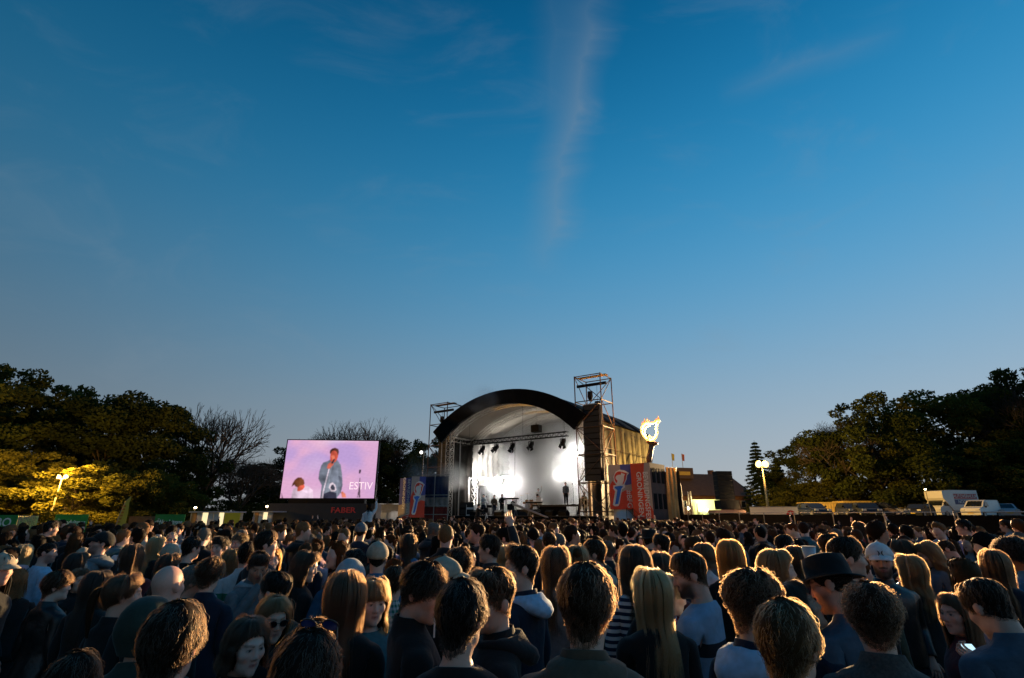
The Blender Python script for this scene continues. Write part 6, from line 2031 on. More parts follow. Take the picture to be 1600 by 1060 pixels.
# drum kit
dk = empty('drum_kit', S(.2, 2.6, DECK + .5), -SA); tag(dk, 'drum kit with brass cymbals in the middle of the stage', 'drum kit')
M_DRUM = mat('drum shell', (.40, .22, .10), rough=.3); M_SKINW = mat('drum skin', (.8, .78, .74), rough=.6); M_BRASS = mat('brass cymbal', (.75, .52, .18), rough=.3, metal=.8)
mb = MB(); mb.tube((0, -.25, .30), (0, .2, .30), .30, n=20); d_ = mb.build('bass_drum', [M_DRUM], dk); mb = MB(); mb.tube((0, -.27, .30), (0, -.25, .30), .28, n=20); mb.build('skin', [M_SKINW], d_)
for x, y, z, r in ((-.55, .1, .62, .18), (.6, .15, .55, .22), (-.22, -.05, .78, .15), (.22, -.05, .78, .16)):
    mb = MB(); mb.tube((x, y, z - .16), (x, y, z), r, n=16); d_ = mb.build('drum', [M_DRUM], dk); mb = MB(); mb.tube((x, y, z), (x, y, z + .015), r * .97, n=16); mb.build('skin', [M_SKINW], d_)
for x, y, z in ((-.85, .0, 1.15), (.85, .05, 1.25), (-.4, .3, 1.3), (.5, .35, 1.35)):
    mb = MB(); mb.tube((x, y, 0), (x, y, z), .018); st__ = mb.build('stand', [M_STEEL], dk); mb = MB(); mb.path([(x, y, z), (x, y, z + .02)], [.26, .06], 16); mb.build('cymbal', [M_BRASS], st__)
for k, (x, y, lb_) in enumerate(((1.7, 1.0, 'keyboard on a stand before the bending musician'), (-.75, 1.2, 'long dark keyboard table beside the drum kit'))):
    kb = empty('keyboard', S(x, y, DECK), -SA); tag(kb, lb_, 'keyboard')
    mb = MB(); mb.box((0, 0, 1.02 + .35 * k), (1.35, .40, .10)); mb.build('case', [M_BLACK], kb); mb = MB(); mb.box((0, -.06, 1.085 + .35 * k), (1.2, .2, .02)); mb.build('keys', [M_SKINW], kb)
    for s in (-1, 1):
        mb = MB(); mb.tube((s * .5, -.2, 0), (s * .5, .15, 1.0 + .35 * k), .025); mb.tube((s * .5, .2, 0), (s * .5, -.15, 1.0 + .35 * k), .025); mb.build('leg', [M_STEEL], kb)
for x, y, z, lb_ in ((4.9, 1.8, DECK + .845, 'microphone stand on the dark riser'), (-3.0, .8, DECK, 'microphone stand beside the pale clothed musician'), (-1.5, 1.0, DECK, 'microphone stand at the front of the band'), (-5.0, 1.6, DECK, 'lone microphone stand near the bright lamps')):
    m_ = empty('microphone_stand', S(x, y, z), -SA); tag(m_, lb_, 'microphone stand'); mb = MB(); mb.tube((0, 0, 0), (0, 0, 1.55), .016); mb.build('pole', [M_BLACK], m_); mb = MB(); mb.path([(0, -.02, 1.54), (0, -.12, 1.6)], [.03, .035], 8); mb.build('microphone', [M_BLACK], m_)
    mb = MB(); mb.path([(0, 0, 0), (0, 0, .03)], [.17, .15], 14); mb.build('base', [M_BLACK], m_)
for x, lb_ in ((2.6, 'wedge monitor in front of the riser beside the crane'), (3.7, 'wedge monitor in front of the singer'), (-1.2, 'wedge monitor before the guitarist'), (-3.8, 'wedge monitor before the pale clothed musician'), (4.9, 'wedge monitor at the end of the riser')):
    w = empty('stage_monitor', S(x, .2, DECK), -SA); tag(w, lb_, 'monitor speaker', 'wedge monitors along the stage front'); mb = MB(); mb.prism([(-.3, 0), (.28, 0), (.28, .22), (-.05, .46), (-.3, .30)], (-.35, 0, 0), (0, 1, 0), (0, 0, 1), (1, 0, 0), .7); b_ = mb.build('cabinet', [M_BLACK], w); mb = MB(); mb.add([(-.31, .30, .215), (.31, .30, .215), (.31, -.03, .455), (-.31, -.03, .455)], [(0, 1, 2, 3)]); o = mb.build('grille', [MATS['speaker grille']], b_, fix=False); o.location = (0, .006, .008)
for x, y, h_, lb_ in ((6.1, 3.4, 2.9, 'tall black loudspeaker stack beside the lattice tower'), (-5.9, 1.6, 1.1, 'black flight case under the bright lamps'), (-4.6, .9, .9, 'pale amplifier box on the stage edge')):
    fc_ = empty('equipment_box', S(x, y, DECK), -SA); tag(fc_, lb_, 'box'); mb = MB(); mb.box((0, 0, h_ / 2), (.9, .8, h_)); mb.build('case', [M_BLACK if 'pale' not in lb_ else M_BWHITE], fc_)
    for z in np.arange(.3, h_, .6):
        mb = MB(); mb.box((0, -.41, z), (.74, .03, .42)); mb.build('front_panel', [MATS['speaker grille']], fc_)

# ------------------------------------------------------------------ crowd: people one can pick out
GC = 'people in the festival crowd'
HEROES = []
M_STRIPE = fabric_pattern('navy white stripes', 'stripe', (.015, .02, .05), (.62, .62, .62), 24)
M_PLAID = fabric_pattern('green plaid', 'plaid', (.02, .16, .10), (.60, .64, .60), 26)
M_TEE = fabric_pattern('banded blue tee', 'band', (.28, .42, .58), (.02, .02, .03), 1)
M_LEATHER = mat('black leather', (.016, .015, .015), rough=.35, var=.3, scale=22, bump=.006)
M_TRACK = fabric_pattern('white track top', 'band', (.62, .64, .64), (.03, .22, .12), 1)
M_JERSEY = mat('teal blue jersey', (.02, .085, .16), rough=.8, var=.2, scale=22, bump=.004)
M_WOOL = mat('grey wool coat', (.085, .075, .068), rough=.95, var=.35, scale=90, bump=.002)
D, L_, W_, F_ = 'down', 'long', 'wavy', True


def hero(px, py, Y, face, label, **kw):
    Y = Y * math.sqrt(1 + ((px - 800) / 800) ** 2) * (math.cos(PITCH) - (530 - py) / 800 * math.sin(PITCH)) * 1.03
    if kw.get('hair') in HANG: Y *= 1.07
    p = at(px, py, Y)
    hatx = .035 if kw.get('hat') in ('cap', 'beanie', 'hat', 'hoodup') else .02
    pit = kw.get('pitch', 0)
    h = p.z / (1.75 + (hatx if kw.get('hair') != 'bald' or kw.get('hat') else 0) - .0006 * abs(pit)) * 1.75
    h = max(1.45, min(2.02, h)); kw['h'] = h
    kw.setdefault('seed', len(HEROES))
    if h < 1.5 or h > 1.95: print('HERO height %.2f' % h, label)
    az = math.degrees(math.atan2(p.x, Y))
    face += az
    if kw.get('body') is not None: kw['body'] += az
    else: kw['body'] = az + ((face - az) * .75 if abs(face - az) <= 120 else (face - az) - math.copysign(25, face - az))
    o, HM = person((p.x, Y, 0), face=face, label=label, group=GC, lod=0, **kw)
    hp = 800 * .27 / Y
    HEROES.append((p.x, Y, h, px, py, hp))
    return o, HM


# nearest row, mostly backs
hero(912, 878, 1.86, 12, 'person with smooth brown mop of hair in a brown hooded jacket', hair='mop', hairc='brown', top='brown', hood='brown', off=.022, arms=('pocket', 'pocket'), body=6)
hero(1354, 910, 1.74, -8, 'person with curly brown hair in a grey wool coat', hair='curly', hairc='brown', topmat=M_WOOL, collar=.03, off=.024)
hero(1218, 935, 1.52, 20, 'person with reddish brown bowl of hair beside the curly head', hair='mop', hairc='light brown', top='denim blue', seed=1)
hero(1552, 902, 1.80, -48, 'man with short cropped hair bowing over a phone in a grey blue jacket', hair='short', hairc='dark brown', top='denim blue', collar=.03, pitch=28, arms=('phone', D), body=-35, off=.022)
hero(276, 940, 1.46, 22, 'person with thick dark hair catching gold on one side, in black', hair='mop', hairc='dark brown', top='black', body=10)
hero(482, 984, 1.44, 30, 'person with blue mirrored sunglasses pushed up on dark hair', hair='mop', hairc='dark brown', top='black', seed=2, fem=True)
hero(120, 1018, 1.36, 10, 'dark haired person sunk low before the woman with ponytail', hair='mop', hairc='dark brown', top='black', seed=1)
hero(390, 962, 1.98, 150, 'pale young woman with dark hair turned back to the camera', hair='bob', hairc='dark brown', top='black', fem=F_, skin='pale', makeup=.5, pitch=6)
hero(490, 966, 2.0, 25, 'brown haired person between the sunglasses and the long hair', hair='short', hairc='brown', top='black')
hero(1168, 889, 1.98, 58, 'person with curly brown hair and pale blue hood over a dark jacket', hair='curly', hairc='brown', top='navy', hood='light blue', body=40, seed=1)
hero(719, 904, 2.02, 25, 'person with straight black hair to the neck, in black', hair='mop', hairc='black', top='black', body=10, collar=.0)
hero(772, 882, 2.36, -128, 'smiling young man with wavy brown hair in a black hoodie', hair='quiff', hairc='brown', top='black', hood='black', body=-100, roll=-8, pitch=8, stubble=.15)
SMK = hero(652, 874, 2.5, 118, 'young man with a cigarette hanging from his lips, looking down', hair='mop', hairc='dark brown', top='black', body=80, pitch=16, seed=1, collar=.03)
hero(543, 890, 2.42, 8, 'woman with very long straight brown hair seen from behind', hair=L_, hairc='brown', top='black', fem=F_, seed=1)
hero(1018, 887, 2.6, -40, 'woman with long straight blond hair over a black coat', hair=L_, hairc='blond', top='black', fem=F_, arms=(D, 'mouth'), body=-20)
hero(1302, 866, 2.30, -78, 'bearded man in a dark felt hat leaning in for a kiss', hair='short', hairc='dark brown', hat='hat', hatc='black', top='denim blue', beard=.75, pitch=14, body=-55, arms=('front', D), roll=10)
hero(1252, 912, 2.18, 82, 'dark haired woman tilting her head back to be kissed', hair='bob', hairc='black', top='navy', fem=F_, pitch=-24, body=50, skin='tan')
hero(1371, 845, 3.45, 176, 'man in white baseball cap and black leather jacket facing the camera', hair='short', hairc='dark brown', hat='cap', hatc='white', topmat=M_LEATHER, beard=.85, body=140, stubble=.5, arms=(D, 'pocket'))
hero(1207, 857, 3.0, 82, 'woman with straight dark blond hair in profile beside the felt hat', hair=L_, hairc='light brown', top='black', fem=F_, body=45, skin='pale', seed=1)
hero(1313, 837, 3.0, 70, 'tall man with receding dark hair just behind the felt hat', hair='short', hairc='dark brown', top='black', body=40, stubble=.2, seed=1)
hero(1418, 866, 3.3, -62, 'woman with flowing honey coloured hair at the leather jacket', hair=W_, hairc='light brown', top='black', fem=F_, body=-50, seed=2)
hero(1549, 858, 3.0, -12, 'woman with long chestnut hair hanging over her back', hair=L_, hairc='brown', top='navy', fem=F_, seed=2)
hero(1588, 842, 3.25, -70, 'man with a round black afro bending forward', hair='afro', hairc='black', top='blue', skin='brown', body=-50, pitch=18)
hero(1084, 860, 3.05, -98, 'bearded man with folded arms in a pale blue banded tee', hair='short', hairc='brown', topmat=M_TEE, sleeve=.42, beard=.9, arms=('crossed', 'crossed'), body=-72, pitch=14, collar=0, seed=2)
hero(1038, 896, 3.25, 68, 'pale blond girl in a purple top behind the long blond hair', hair='pony', hairc='blond', top='purple', fem=F_, skin='pale', pitch=14)
hero(992, 850, 3.3, -10, 'woman with dark wavy hair in a navy and white striped shirt', hair=W_, hairc='dark brown', topmat=M_STRIPE, fem=F_, collar=0)
hero(1031, 862, 3.7, 10, 'woman with long dark hair in burgundy beside the striped shirt', hair=L_, hairc='dark brown', top='burgundy', fem=F_)
hero(1138, 842, 3.85, 14, 'woman with long ginger hair glowing in the light', hair=W_, hairc='ginger', top='black', fem=F_, seed=1)
hero(815, 851, 3.35, -100, 'young man in profile with pale blue hood folded on his back', hair='quiff', hairc='dark brown', top='navy', hood='light blue', body=-62, pitch=-4, seed=1)
hero(868, 853, 3.75, 42, 'woman with long straight brown hair in a grey top', hair=L_, hairc='brown', top='grey', fem=F_, body=20, seed=2)
hero(901, 851, 4.5, 0, 'person with hair tied up in a bun, in black', hair='bun', hairc='light brown', top='black', fem=F_)
hero(930, 842, 4.8, -82, 'man in profile with scarf like hood behind the brown hooded jacket', hair='short', hairc='brown', top='charcoal', hood='beige', body=-50, stubble=.4)
hero(585, 902, 2.75, 165, 'girl with brown fringe facing the camera in a teal top', hair='fringe', hairc='light brown', top='teal', fem=F_, skin='pale', body=140, pitch=6, collar=0)
hero(616, 884, 3.9, 15, 'person in a green and white checked shirt behind the smoker', hair='short', hairc='brown', topmat=M_PLAID)
hero(694, 867, 3.2, 92, 'man in a cream baseball cap looking across the crowd', hair='short', hairc='dark brown', hat='cap', hatc='beige', top='black', body=60)
hero(592, 844, 4.5, 0, 'man in a bright blue shirt with a cream cap', hair='short', hairc='dark brown', hat='cap', hatc='beige', top='blue', body=5)
hero(549, 874, 3.5, 40, 'person in a pale beret shaped beanie above the long brown hair', hair='short', hairc='brown', hat='beanie', hatc='light grey', top='black')
hero(518, 850, 3.9, 35, 'stooping man with dark hair in a wide teal blue jersey', hair='mop', hairc='black', topmat=M_JERSEY, lean=14, off=.03, pitch=15)
hero(475, 860, 4.0, 105, 'dark haired woman looking down beside the teal jersey', hair=W_, hairc='dark brown', top='black', fem=F_, skin='pale', pitch=14, body=70)
hero(405, 858, 4.1, 168, 'dark haired man looking down in a grey hooded jacket over red', hair='quiff', hairc='dark brown', top='grey', hood='light grey', stubble=.5, pitch=22, arms=('mouth', D), body=150, skin='tan')
hero(416, 828, 4.7, 82, 'tall man with slicked dark hair in profile above the red shirt', hair='short', hairc='dark brown', top='charcoal', body=50, skin='pink', collar=0)
hero(428, 857, 5.0, 170, 'girl with reddish hair looking out between two dark haired men', hair=L_, hairc='ginger', top='grey', fem=F_, skin='pale')
hero(437, 891, 3.05, -55, 'boy with short black hair before the teal jersey', hair='short', hairc='black', top='dark green', body=-25, seed=2)
hero(430, 928, 2.5, 160, 'blond woman in dark sunglasses facing the camera', hair=L_, hairc='light brown', top='black', fem=F_, glasses='sun', body=140, skin='fair', pitch=10, seed=1)
hero(718, 855, 3.95, 15, 'person with thick wavy dark hair behind the cream cap', hair='curly', hairc='dark brown', top='black', seed=2)
hero(768, 834, 5.1, -70, 'man stretching one arm up in a dark jacket', hair='short', hairc='dark brown', top='charcoal', arms=('raised', D), body=-10)
# left flank
hero(77, 846, 4.7, 108, 'man with cropped hair and goatee in a pale blue grey sweater', hair='buzz', hairc='dark brown', top='light blue', beard=.5, body=70, skin='pink', collar=0, off=.022, seed=1)
hero(160, 830, 4.9, -98, 'bearded man in dark cap and grey hooded jacket, chin raised', hair='short', hairc='black', hat='cap', hatc='black', top='grey', hood='grey', beard=.6, body=-60, pitch=-14, skin='pink')
hero(81, 813, 7.0, 82, 'tall bearded dark haired man towering over the sweater', hair='short', hairc='black', top='black', beard=.5, body=50)
hero(40, 850, 4.7, 30, 'woman with straight blond hair over a teal jacket and pink collar', hair=L_, hairc='blond', top='teal', hood='pink', fem=F_)
hero(92, 891, 3.2, 92, 'woman in a black leather jacket with swept brown hair', hair='mop', hairc='brown', topmat=M_LEATHER, fem=F_, body=55, skin='pale')
hero(128, 888, 3.75, 158, 'smiling brown haired woman looking back at the camera', hair='bob', hairc='brown', top='black', fem=F_, skin='fair', body=130)
hero(155, 891, 3.0, 68, 'woman with long black hair beside the smiling woman', hair=L_, hairc='black', top='black', fem=F_, body=40)
hero(197, 896, 2.62, 88, 'woman with brown ponytail in profile in a black coat', hair='pony', hairc='brown', top='black', fem=F_, body=55)
hero(265, 884, 2.62, 38, 'bald man in a black collar seen from behind', hair='bald', top='black', skin='pink', collar=.035, body=20)
hero(302, 882, 3.5, 85, 'grey haired woman with glasses beside the bald man', hair='mop', hairc='grey', top='charcoal', glasses='clear', fem=F_, body=50, skin='fair')
hero(236, 932, 1.95, 20, 'person with a dark green hood pulled up, before the bald man', hair='bald', hat='hoodup', hatc='dark green', top='dark green', off=.03, h=1.7)
hero(300, 838, 5.1, 55, 'man with neat black hair and black tee', hair='short', hairc='black', top='black', collar=0, body=30)
hero(347, 837, 5.4, -142, 'man with swept black hair facing back over his shoulder', hair='quiff', hairc='black', top='black', body=-110, skin='fair')
hero(377, 832, 5.9, -135, 'sandy haired man turned from the stage', hair='short', hairc='light brown', top='navy', body=-100, skin='pink')
hero(271, 830, 7.2, 172, 'grey haired man in white collar facing the camera', hair='thin', hairc='grey', top='black', hood='white', glasses='clear')
hero(247, 838, 5.5, 78, 'woman with loose blond hair in a black jacket', hair=W_, hairc='blond', top='black', fem=F_)
hero(211, 850, 4.1, 4, 'woman with long dark auburn hair seen from behind, in burgundy', hair=L_, hairc='dark brown', top='burgundy', fem=F_)
hero(123, 863, 3.95, 72, 'woman with glossy black hair under the dark cap', hair=L_, hairc='black', top='black', fem=F_, seed=1)
hero(331, 871, 3.5, 22, 'woman with pinned up brown curls in a navy coat', hair='curly', hairc='brown', top='navy', fem=F_)
hero(266, 865, 4.05, 70, 'dark haired woman looking over the bald head', hair=L_, hairc='dark brown', top='black', fem=F_, seed=2)
hero(388, 846, 4.75, 15, 'person with dark hair in a white track top with green band', hair='short', hairc='black', topmat=M_TRACK)
hero(364, 857, 4.7, 75, 'young woman with dark blond hair in lilac beside the track top', hair=L_, hairc='light brown', top='lilac', fem=F_, seed=1)
# right flank
hero(1240, 852, 4.1, 0, 'woman with long dark chestnut hair behind the blond profile', hair=L_, hairc='dark brown', top='burgundy', fem=F_, seed=1)
hero(1411, 843, 4.3, -75, 'dark haired woman in a long black coat beside the white cap', hair=W_, hairc='dark brown', top='black', fem=F_, body=-40, pitch=8)
hero(1454, 845, 4.1, -110, 'woman in a denim jacket lit by her phone', hair=W_, hairc='light brown', top='denim blue', fem=F_, arms=('phone', 'phone'), body=-75, pitch=22)
hero(1504, 811, 7.0, -98, 'man with dark hair in a lilac sweater in front of the fence', hair='short', hairc='black', top='lilac', body=-50, collar=0)
hero(1500, 841, 4.9, -88, 'man with cropped hair stooping in a brown tee', hair='buzz', hairc='brown', top='brown', sleeve=.42, body=-40, pitch=24, collar=0, lean=6)
hero(1098, 848, 4.6, 30, 'woman with smooth brown hair behind the banded tee', hair='bob', hairc='brown', top='white', fem=F_)
hero(1034, 834, 6.1, -60, 'man in a pale blue shirt behind the striped woman', hair='short', hairc='dark brown', top='light blue', body=-20)
hero(1013, 826, 7.2, 40, 'person in a small dark brimmed hat', hair='short', hairc='dark brown', hat='hat', hatc='black', top='charcoal')
hero(1290, 833, 4.9, 60, 'young man with tousled hair beside a long dark coat', hair='quiff', hairc='brown', top='black', body=30)
hero(1222, 835, 5.6, 80, 'man in navy blazer and pale collar near the ginger hair', hair='short', hairc='black', top='teal', hood='light blue', body=50, skin='tan')
hero(1340, 815, 8.2, -70, 'woman with golden rimmed dark hair in red behind the tall dark man', hair=L_, hairc='dark brown', top='red', fem=F_)
hero(790, 852, 4.9, 10, 'woman with pale blond bob far behind the smiling man', hair='bob', hairc='blond', top='black', fem=F_)
hero(858, 829, 6.4, -10, 'man with clipped thinning hair beside a man in glasses', hair='thin', hairc='brown', top='navy')
hero(872, 831, 6.6, -60, 'man with grey clipped hair and glasses', hair='buzz', hairc='grey', top='navy', glasses='clear', skin='pink')
hero(640, 833, 6.2, 10, 'woman in blue denim with dark hair past her shoulders', hair=L_, hairc='dark brown', top='blue', fem=F_)
hero(1570, 812, 8.6, -80, 'man in a pale shirt near the tape strip', hair='short', hairc='brown', top='light grey')


# small things people hold or wear
def near(Mw, p): return Mw @ Vector(p)


bpy.context.view_layer.update()
so, sHM = SMK
Mw = so.matrix_world @ sHM
cg = MB(); a, b = near(Mw, (.012, .094, -.064)), near(Mw, (.022, .125, -.155)); cg.tube(a, b, .0045, n=8)
c_o = cg.build('cigarette', [mat('cigarette paper', (.75, .73, .68), rough=.8)]); tag(c_o, 'cigarette hanging from the young man\'s lips', 'cigarette')
# mark on the white cap
wc = [o for o in bpy.data.objects if o.get('label', '').startswith('man in white baseball cap')][0]
cp_ = [c for c in wc.children if c.name.startswith('cap')][0]
mb = MB()
for s in (-1, 1):
    pts = [(.003, .0), (.010, .016), (.021, .022), (.014, .007), (.014, -.007), (.021, -.022), (.010, -.016)]
    for_ = [Vector((s * x, .1155 - .55 * (z + .006) - 2.2 * x * x, .066 + z * .9)) for x, z in pts]; n_ = len(pts)
    mb.add(for_, [tuple(range(n_))])
mb.build('emblem', [mat('emblem black', (.01, .01, .01))], cp_, fix=False)
# sunglasses pushed up on the dark hair
sgp = [o for o in bpy.data.objects if o.get('label', '').startswith('person with blue mirrored')][0]
g_, l_ = glasses_mesh(True)
hm_ = [c for c in sgp.children if c.name.startswith('hair')][0].matrix_basis
sg_ = link('sunglasses', g_, None); sg_.matrix_world = sgp.matrix_world @ hm_ @ Matrix.Translation((0, -.045, .070)) @ Matrix.Rotation(rad(36), 4, 'X') @ Matrix.Scale(1.16, 4)
tag(sg_, 'blue mirrored sunglasses pushed up on dark hair', 'sunglasses')
lo_ = link('lens', l_, sg_); lo_.material_slots[0].link = 'OBJECT'; lo_.material_slots[0].material = mat('blue mirror lens', (.02, .10, .55), rough=.08, metal=.6)


def phone(o, pos, label):
    r = empty('mobile_phone', (0, 0, 0)); r.matrix_world = o.matrix_world @ Matrix.Translation(pos) @ Matrix.Rotation(rad(-52), 4, 'X')
    tag(r, label, 'phone'); mb = MB(); mb.box((0, 0, 0), (.074, .010, .15)); mb.build('case', [M_BLACK], r)
    mb = MB(); mb.box((0, -.0065, 0), (.066, .002, .138)); mb.build('lit_display', [mat('phone display', (.6, .8, .9), emit=(.55, .85, .95), estr=1.2)], r)


def find(s): return [o for o in bpy.data.objects if o.get('label', '').startswith(s)][0]


phone(find('woman in a denim jacket lit'), (.02, .36, 1.33), 'glowing phone held by the woman in denim')
phone(find('man with short cropped hair bowing'), (.05, .36, 1.33), 'glowing phone held by the bowing man')
cup = empty('plastic_cup', at(1268, 884, 3.6)); tag(cup, 'clear plastic cup held up behind the felt hat', 'cup')
mb = MB(); mb.path([(0, 0, 0), (0, 0, .11)], [.030, .042], 14); mb.build('cup_wall', [mat('clear plastic', (.55, .60, .66), rough=.15)], cup, True)
mb = MB(); mb.path([(0, 0, .112), (0, 0, .117)], [.044, .044], 14); mb.build('rim', [MATS['clear plastic']], cup)

# ------------------------------------------------------------------ crowd: the rest of the nearest three hundred
rng = random.Random(21)
PLACED = [(h[0], h[1]) for h in HEROES]
COLS = ['black'] * 9 + ['navy'] * 4 + ['charcoal'] * 4 + ['denim blue'] * 3 + ['grey'] * 2 + ['dark green', 'olive', 'brown', 'burgundy', 'light grey', 'white', 'teal', 'light blue', 'beige', 'blue', 'pink', 'red', 'mustard', 'lilac']
HCS = ['dark brown'] * 5 + ['brown'] * 5 + ['black'] * 3 + ['light brown'] * 3 + ['blond'] * 2 + ['ginger', 'grey']
SKS = ['fair'] * 5 + ['pale'] * 3 + ['pink'] * 2 + ['tan', 'brown']
HN = {'long': 'long straight {} hair', 'wavy': 'long wavy {} hair', 'bob': '{} hair cut in a bob', 'pony': '{} ponytail', 'bun': '{} hair in a bun', 'short': 'short {} hair', 'mop': 'full {} hair', 'curly': 'curly {} hair',
      'quiff': 'tousled {} hair', 'buzz': 'cropped {} hair', 'fringe': '{} fringe', 'afro': 'round {} afro'}
HBOX = []
for (x, y, h, px, py, hp) in HEROES: HBOX.append((y, px - hp * .34, px + hp * .34, py + hp * .10, py + hp * .80))


def blocks(x, y, h):
    """would someone here hide a picked-out face?"""
    cx, ty = project((x, y, h + .03)); w = 800 * .10 / y; hh = 800 * .24 / y; sw = 800 * .24 / y; sy = project((x, y, h * .83))[1]
    for (Y, x0, x1, y0, y1) in HBOX:
        if y >= Y - .05: continue
        if cx + w > x0 and cx - w < x1 and ty < y1 and ty + hh > y0: return True
        if cx + sw > x0 and cx - sw < x1 and sy < y1: return True
    return False


def facing(x, y):
    st = math.degrees(math.atan2(-.5 - x, 46 - y)); u = rng.random()
    if u < (.40 if y < 9 else .60): return st + rng.gauss(0, 16)
    if u < .86: return st + rng.choice((-1, 1)) * rng.uniform(45, 105)
    return st + rng.choice((-1, 1)) * rng.uniform(125, 180)


def free(x, y, dmin):
    for (a, b) in PLACED:
        if (a - x) ** 2 + (b - y) ** 2 < dmin * dmin: return False
    return True


cand = []
for _ in range(9000):
    y = math.sqrt(rng.uniform(3.5 ** 2, 12.9 ** 2)); x = rng.uniform(-1.04, 1.04) * y
    if x > 11.6: continue
    cand.append((x, y))
cand.sort(key=lambda c: c[1] + rng.uniform(-.6, .6))
COUNT = len(HEROES); NEAR_END = 12.0
for (x, y) in cand:
    if COUNT >= 300: break
    dmin = .50 if y < 5 else .54
    if not free(x, y, dmin): continue
    if y < 4.2 and abs(x) > .82 * y: continue
    fem = rng.random() < .48
    h = max(1.52, min(1.95, rng.gauss(1.67 if fem else 1.80, .08)))
    if y < 9 and blocks(x, y, h): continue
    hair = rng.choice(['long', 'long', 'long', 'wavy', 'wavy', 'bob', 'pony', 'bun', 'fringe'] if fem else ['short', 'short', 'short', 'mop', 'mop', 'quiff', 'curly', 'buzz'])
    hc = rng.choice(HCS); top = rng.choice(COLS); f = facing(x, y)
    arms = rng.choice([(D, D)] * 5 + [('front', 'front'), ('pocket', 'pocket'), ('crossed', 'crossed'), ('drink', D), ('phone', D)])
    hood = top if rng.random() < .22 else None; hat = None; hatc = 'black'
    if rng.random() < .035: hat = rng.choice(['cap', 'beanie']); hatc = rng.choice(['black', 'black', 'navy', 'grey', 'beige'])
    lab = 'person with ' + HN[hair].format(hc) + ' in ' + top + (' hoodie' if hood else ' top') + ((' and ' + hat) if hat else '')
    d = (f - math.degrees(math.atan2(-.5 - x, 46 - y)) + 180) % 360 - 180
    lab = lab.replace(' and beanie', ' beanie').replace(' and cap', ' cap')
    lab += ' facing the stage' if abs(d) < 40 else (' turned sideways' if abs(d) < 115 else ' back to stage')
    person((x, y, 0), face=f, h=h, fem=fem, hair=hair, hairc=hc, top=top, arms=arms, pitch=rng.choice((0, 0, 0, 15, -15)), skin=rng.choice(SKS), lod=0 if y < 4.2 else 1, label=lab, group=GC,
           hood=hood, hat=hat, hatc=hatc, seed=rng.randrange(6), collar=rng.choice((0, .02)), stubble=0 if fem else .3, trousers=rng.choice(('navy', 'black', 'denim blue')))
    PLACED.append((x, y)); COUNT += 1
    NEAR_END = max(4, y)
# two friends lifted above the heads
p = at(577, 789, 19); o_, _ = person((p.x, 19, .78), face=0, h=1.62, fem=True, hair='long', hairc='dark brown', top='white', lod=1, label='person riding on someone\'s shoulders before the screen', group=GC, arms=('raised', D))
person((p.x, 18.9, 0), face=0, h=1.8, hair='short', hairc='brown', top='black', lod=1, label='person carrying a friend on the shoulders', group=GC)

# ------------------------------------------------------------------ crowd: the mass behind them, one object
protos = bpy.data.collections.new('crowd_figures')
prng = random.Random(5)


def merged(k):
    fem = k % 2 == 0; top = prng.choice(COLS); hc = prng.choice(HCS)
    hair = prng.choice(['long', 'wavy', 'bob', 'pony', 'long'] if fem else ['short', 'mop', 'quiff', 'curly', 'short'])
    arms = prng.choice([(D, D)] * 4 + [('front', 'front'), ('drink', D)]) if k not in (5, 14) else ('raised', 'down')
    M = head_matrix(rad(prng.choice((0, 0, 20, -20, 40, -40))), 0, 0)
    body = make_body(1, fem, M, arms, SKINS[prng.choice(SKS)], HAIRC[hc], {}); hm, _ = get_hair(hair, fem, 1, k % 2); tp = make_top(fem, arms); tr_ = make_trousers(fem)
    V, F, MI, C = [], [], [], []
    for mi, (me, mx) in enumerate(((body, Matrix.Identity(4)), (hm, head_obj_matrix(M)), (tp, Matrix.Identity(4)), (tr_, Matrix.Identity(4)))):
        b = len(V); V += [tuple(mx @ v.co) for v in me.vertices]; F += [tuple(b + i for i in p.vertices) for p in me.polygons]; MI += [mi] * len(me.polygons)
        if mi == 0:
            a = np.zeros(len(me.vertices) * 4, dtype=np.float32); me.color_attributes['col'].data.foreach_get('color', a); C.append(a.reshape(-1, 4))
        else: C.append(np.ones((len(me.vertices), 4), dtype=np.float32))
    me = mesh_data('figure', V, F, [M_SKIN, M_HAIR[hc], cloth(top), cloth('navy')], True, MI)
    ca = me.color_attributes.new('col', 'FLOAT_COLOR', 'POINT'); ca.data.foreach_set('color', np.vstack(C).ravel())
    o = bpy.data.objects.new('figure_%02d' % k, me); protos.objects.link(o)


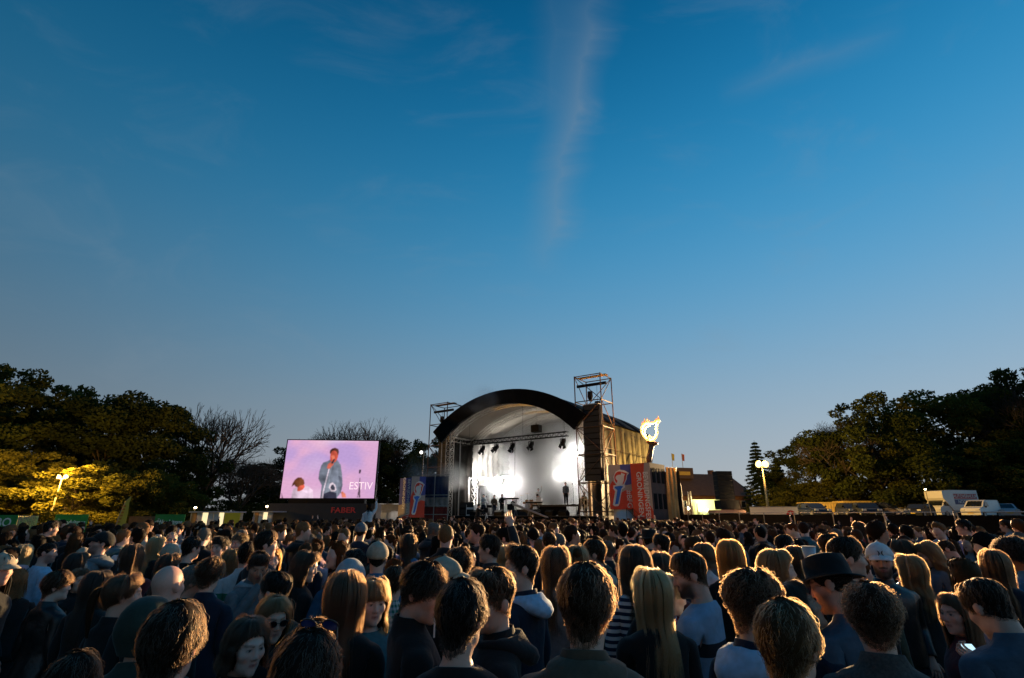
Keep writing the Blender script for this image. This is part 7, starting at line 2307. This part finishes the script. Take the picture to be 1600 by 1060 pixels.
NP = 22
for k in range(NP): merged(k)
pts, rots, scl, pid = [], [], [], []
y = 3.6
while y < 37.5:
    sp = .60 if y < 20 else .66
    x = -1.06 * y - 1 + rng.uniform(0, .5)
    while x < min(1.06 * y + 1, 11.75):
        xx, yy = x + rng.uniform(-.17, .17), y + rng.uniform(-.17, .17)
        lim = 37.5 if xx > -10 else max(15, 32 + (xx + 10) * 2.6)
        near_front = SBK.dot(Vector((xx, yy, 0)) - SC) > -3.4
        keep = yy < lim and not near_front and yy > NEAR_END - .9 and not (xx < -15 and yy > 33)
        if yy < NEAR_END + 1.2 and keep: keep = free(xx, yy, .5)
        if keep and rng.random() < .93:
            pts.append((xx, yy, 0)); f = facing(xx, yy); rots.append((0, 0, -rad(f))); k = rng.randrange(NP); 
            if k in (5, 14) and rng.random() < .7: k = rng.choice((1, 2, 3, 4, 6, 7))
            pid.append(k); scl.append(max(.88, min(1.10, rng.gauss(.985 if k % 2 else .95, .036))))
        x += sp
    y += sp
print('crowd', len(pts), 'near end', NEAR_END, 'heroes', len(HEROES), 'heights', ['%.2f' % h[2] for h in HEROES])
me = bpy.data.meshes.new('crowd'); me.from_pydata(pts, [], [])
for nm, ty, dat, key in (('rot', 'FLOAT_VECTOR', np.array(rots), 'vector'), ('scl', 'FLOAT', np.array(scl), 'value'), ('pid', 'INT', np.array(pid), 'value')):
    a = me.attributes.new(nm, ty, 'POINT'); a.data.foreach_set(key, dat.astype(np.int32 if ty == 'INT' else np.float32).ravel())
crowd = link('crowd', me); tag(crowd, 'dense crowd of festival goers filling the field up to the stage', 'crowd', kind='stuff')
ng = bpy.data.node_groups.new('crowd_scatter', 'GeometryNodeTree')
ng.interface.new_socket('Geometry', in_out='INPUT', socket_type='NodeSocketGeometry'); ng.interface.new_socket('Geometry', in_out='OUTPUT', socket_type='NodeSocketGeometry')
N = ng.nodes; gi = N.new('NodeGroupInput'); go = N.new('NodeGroupOutput'); iop = N.new('GeometryNodeInstanceOnPoints'); ci = N.new('GeometryNodeCollectionInfo')
ci.inputs['Collection'].default_value = protos; ci.inputs['Separate Children'].default_value = True; ci.inputs['Reset Children'].default_value = True


def attr_node(nm, ty):
    a = N.new('GeometryNodeInputNamedAttribute'); a.data_type = ty; a.inputs['Name'].default_value = nm; return a.outputs['Attribute']


iop.inputs['Pick Instance'].default_value = True
eu = N.new('FunctionNodeEulerToRotation')
K = ng.links; K.new(gi.outputs[0], iop.inputs['Points']); K.new(ci.outputs[0], iop.inputs['Instance']); K.new(attr_node('pid', 'INT'), iop.inputs['Instance Index'])
K.new(attr_node('rot', 'FLOAT_VECTOR'), eu.inputs[0]); K.new(eu.outputs[0], iop.inputs['Rotation']); K.new(attr_node('scl', 'FLOAT'), iop.inputs['Scale']); K.new(iop.outputs[0], go.inputs[0])
md = crowd.modifiers.new('scatter', 'NODES'); md.node_group = ng
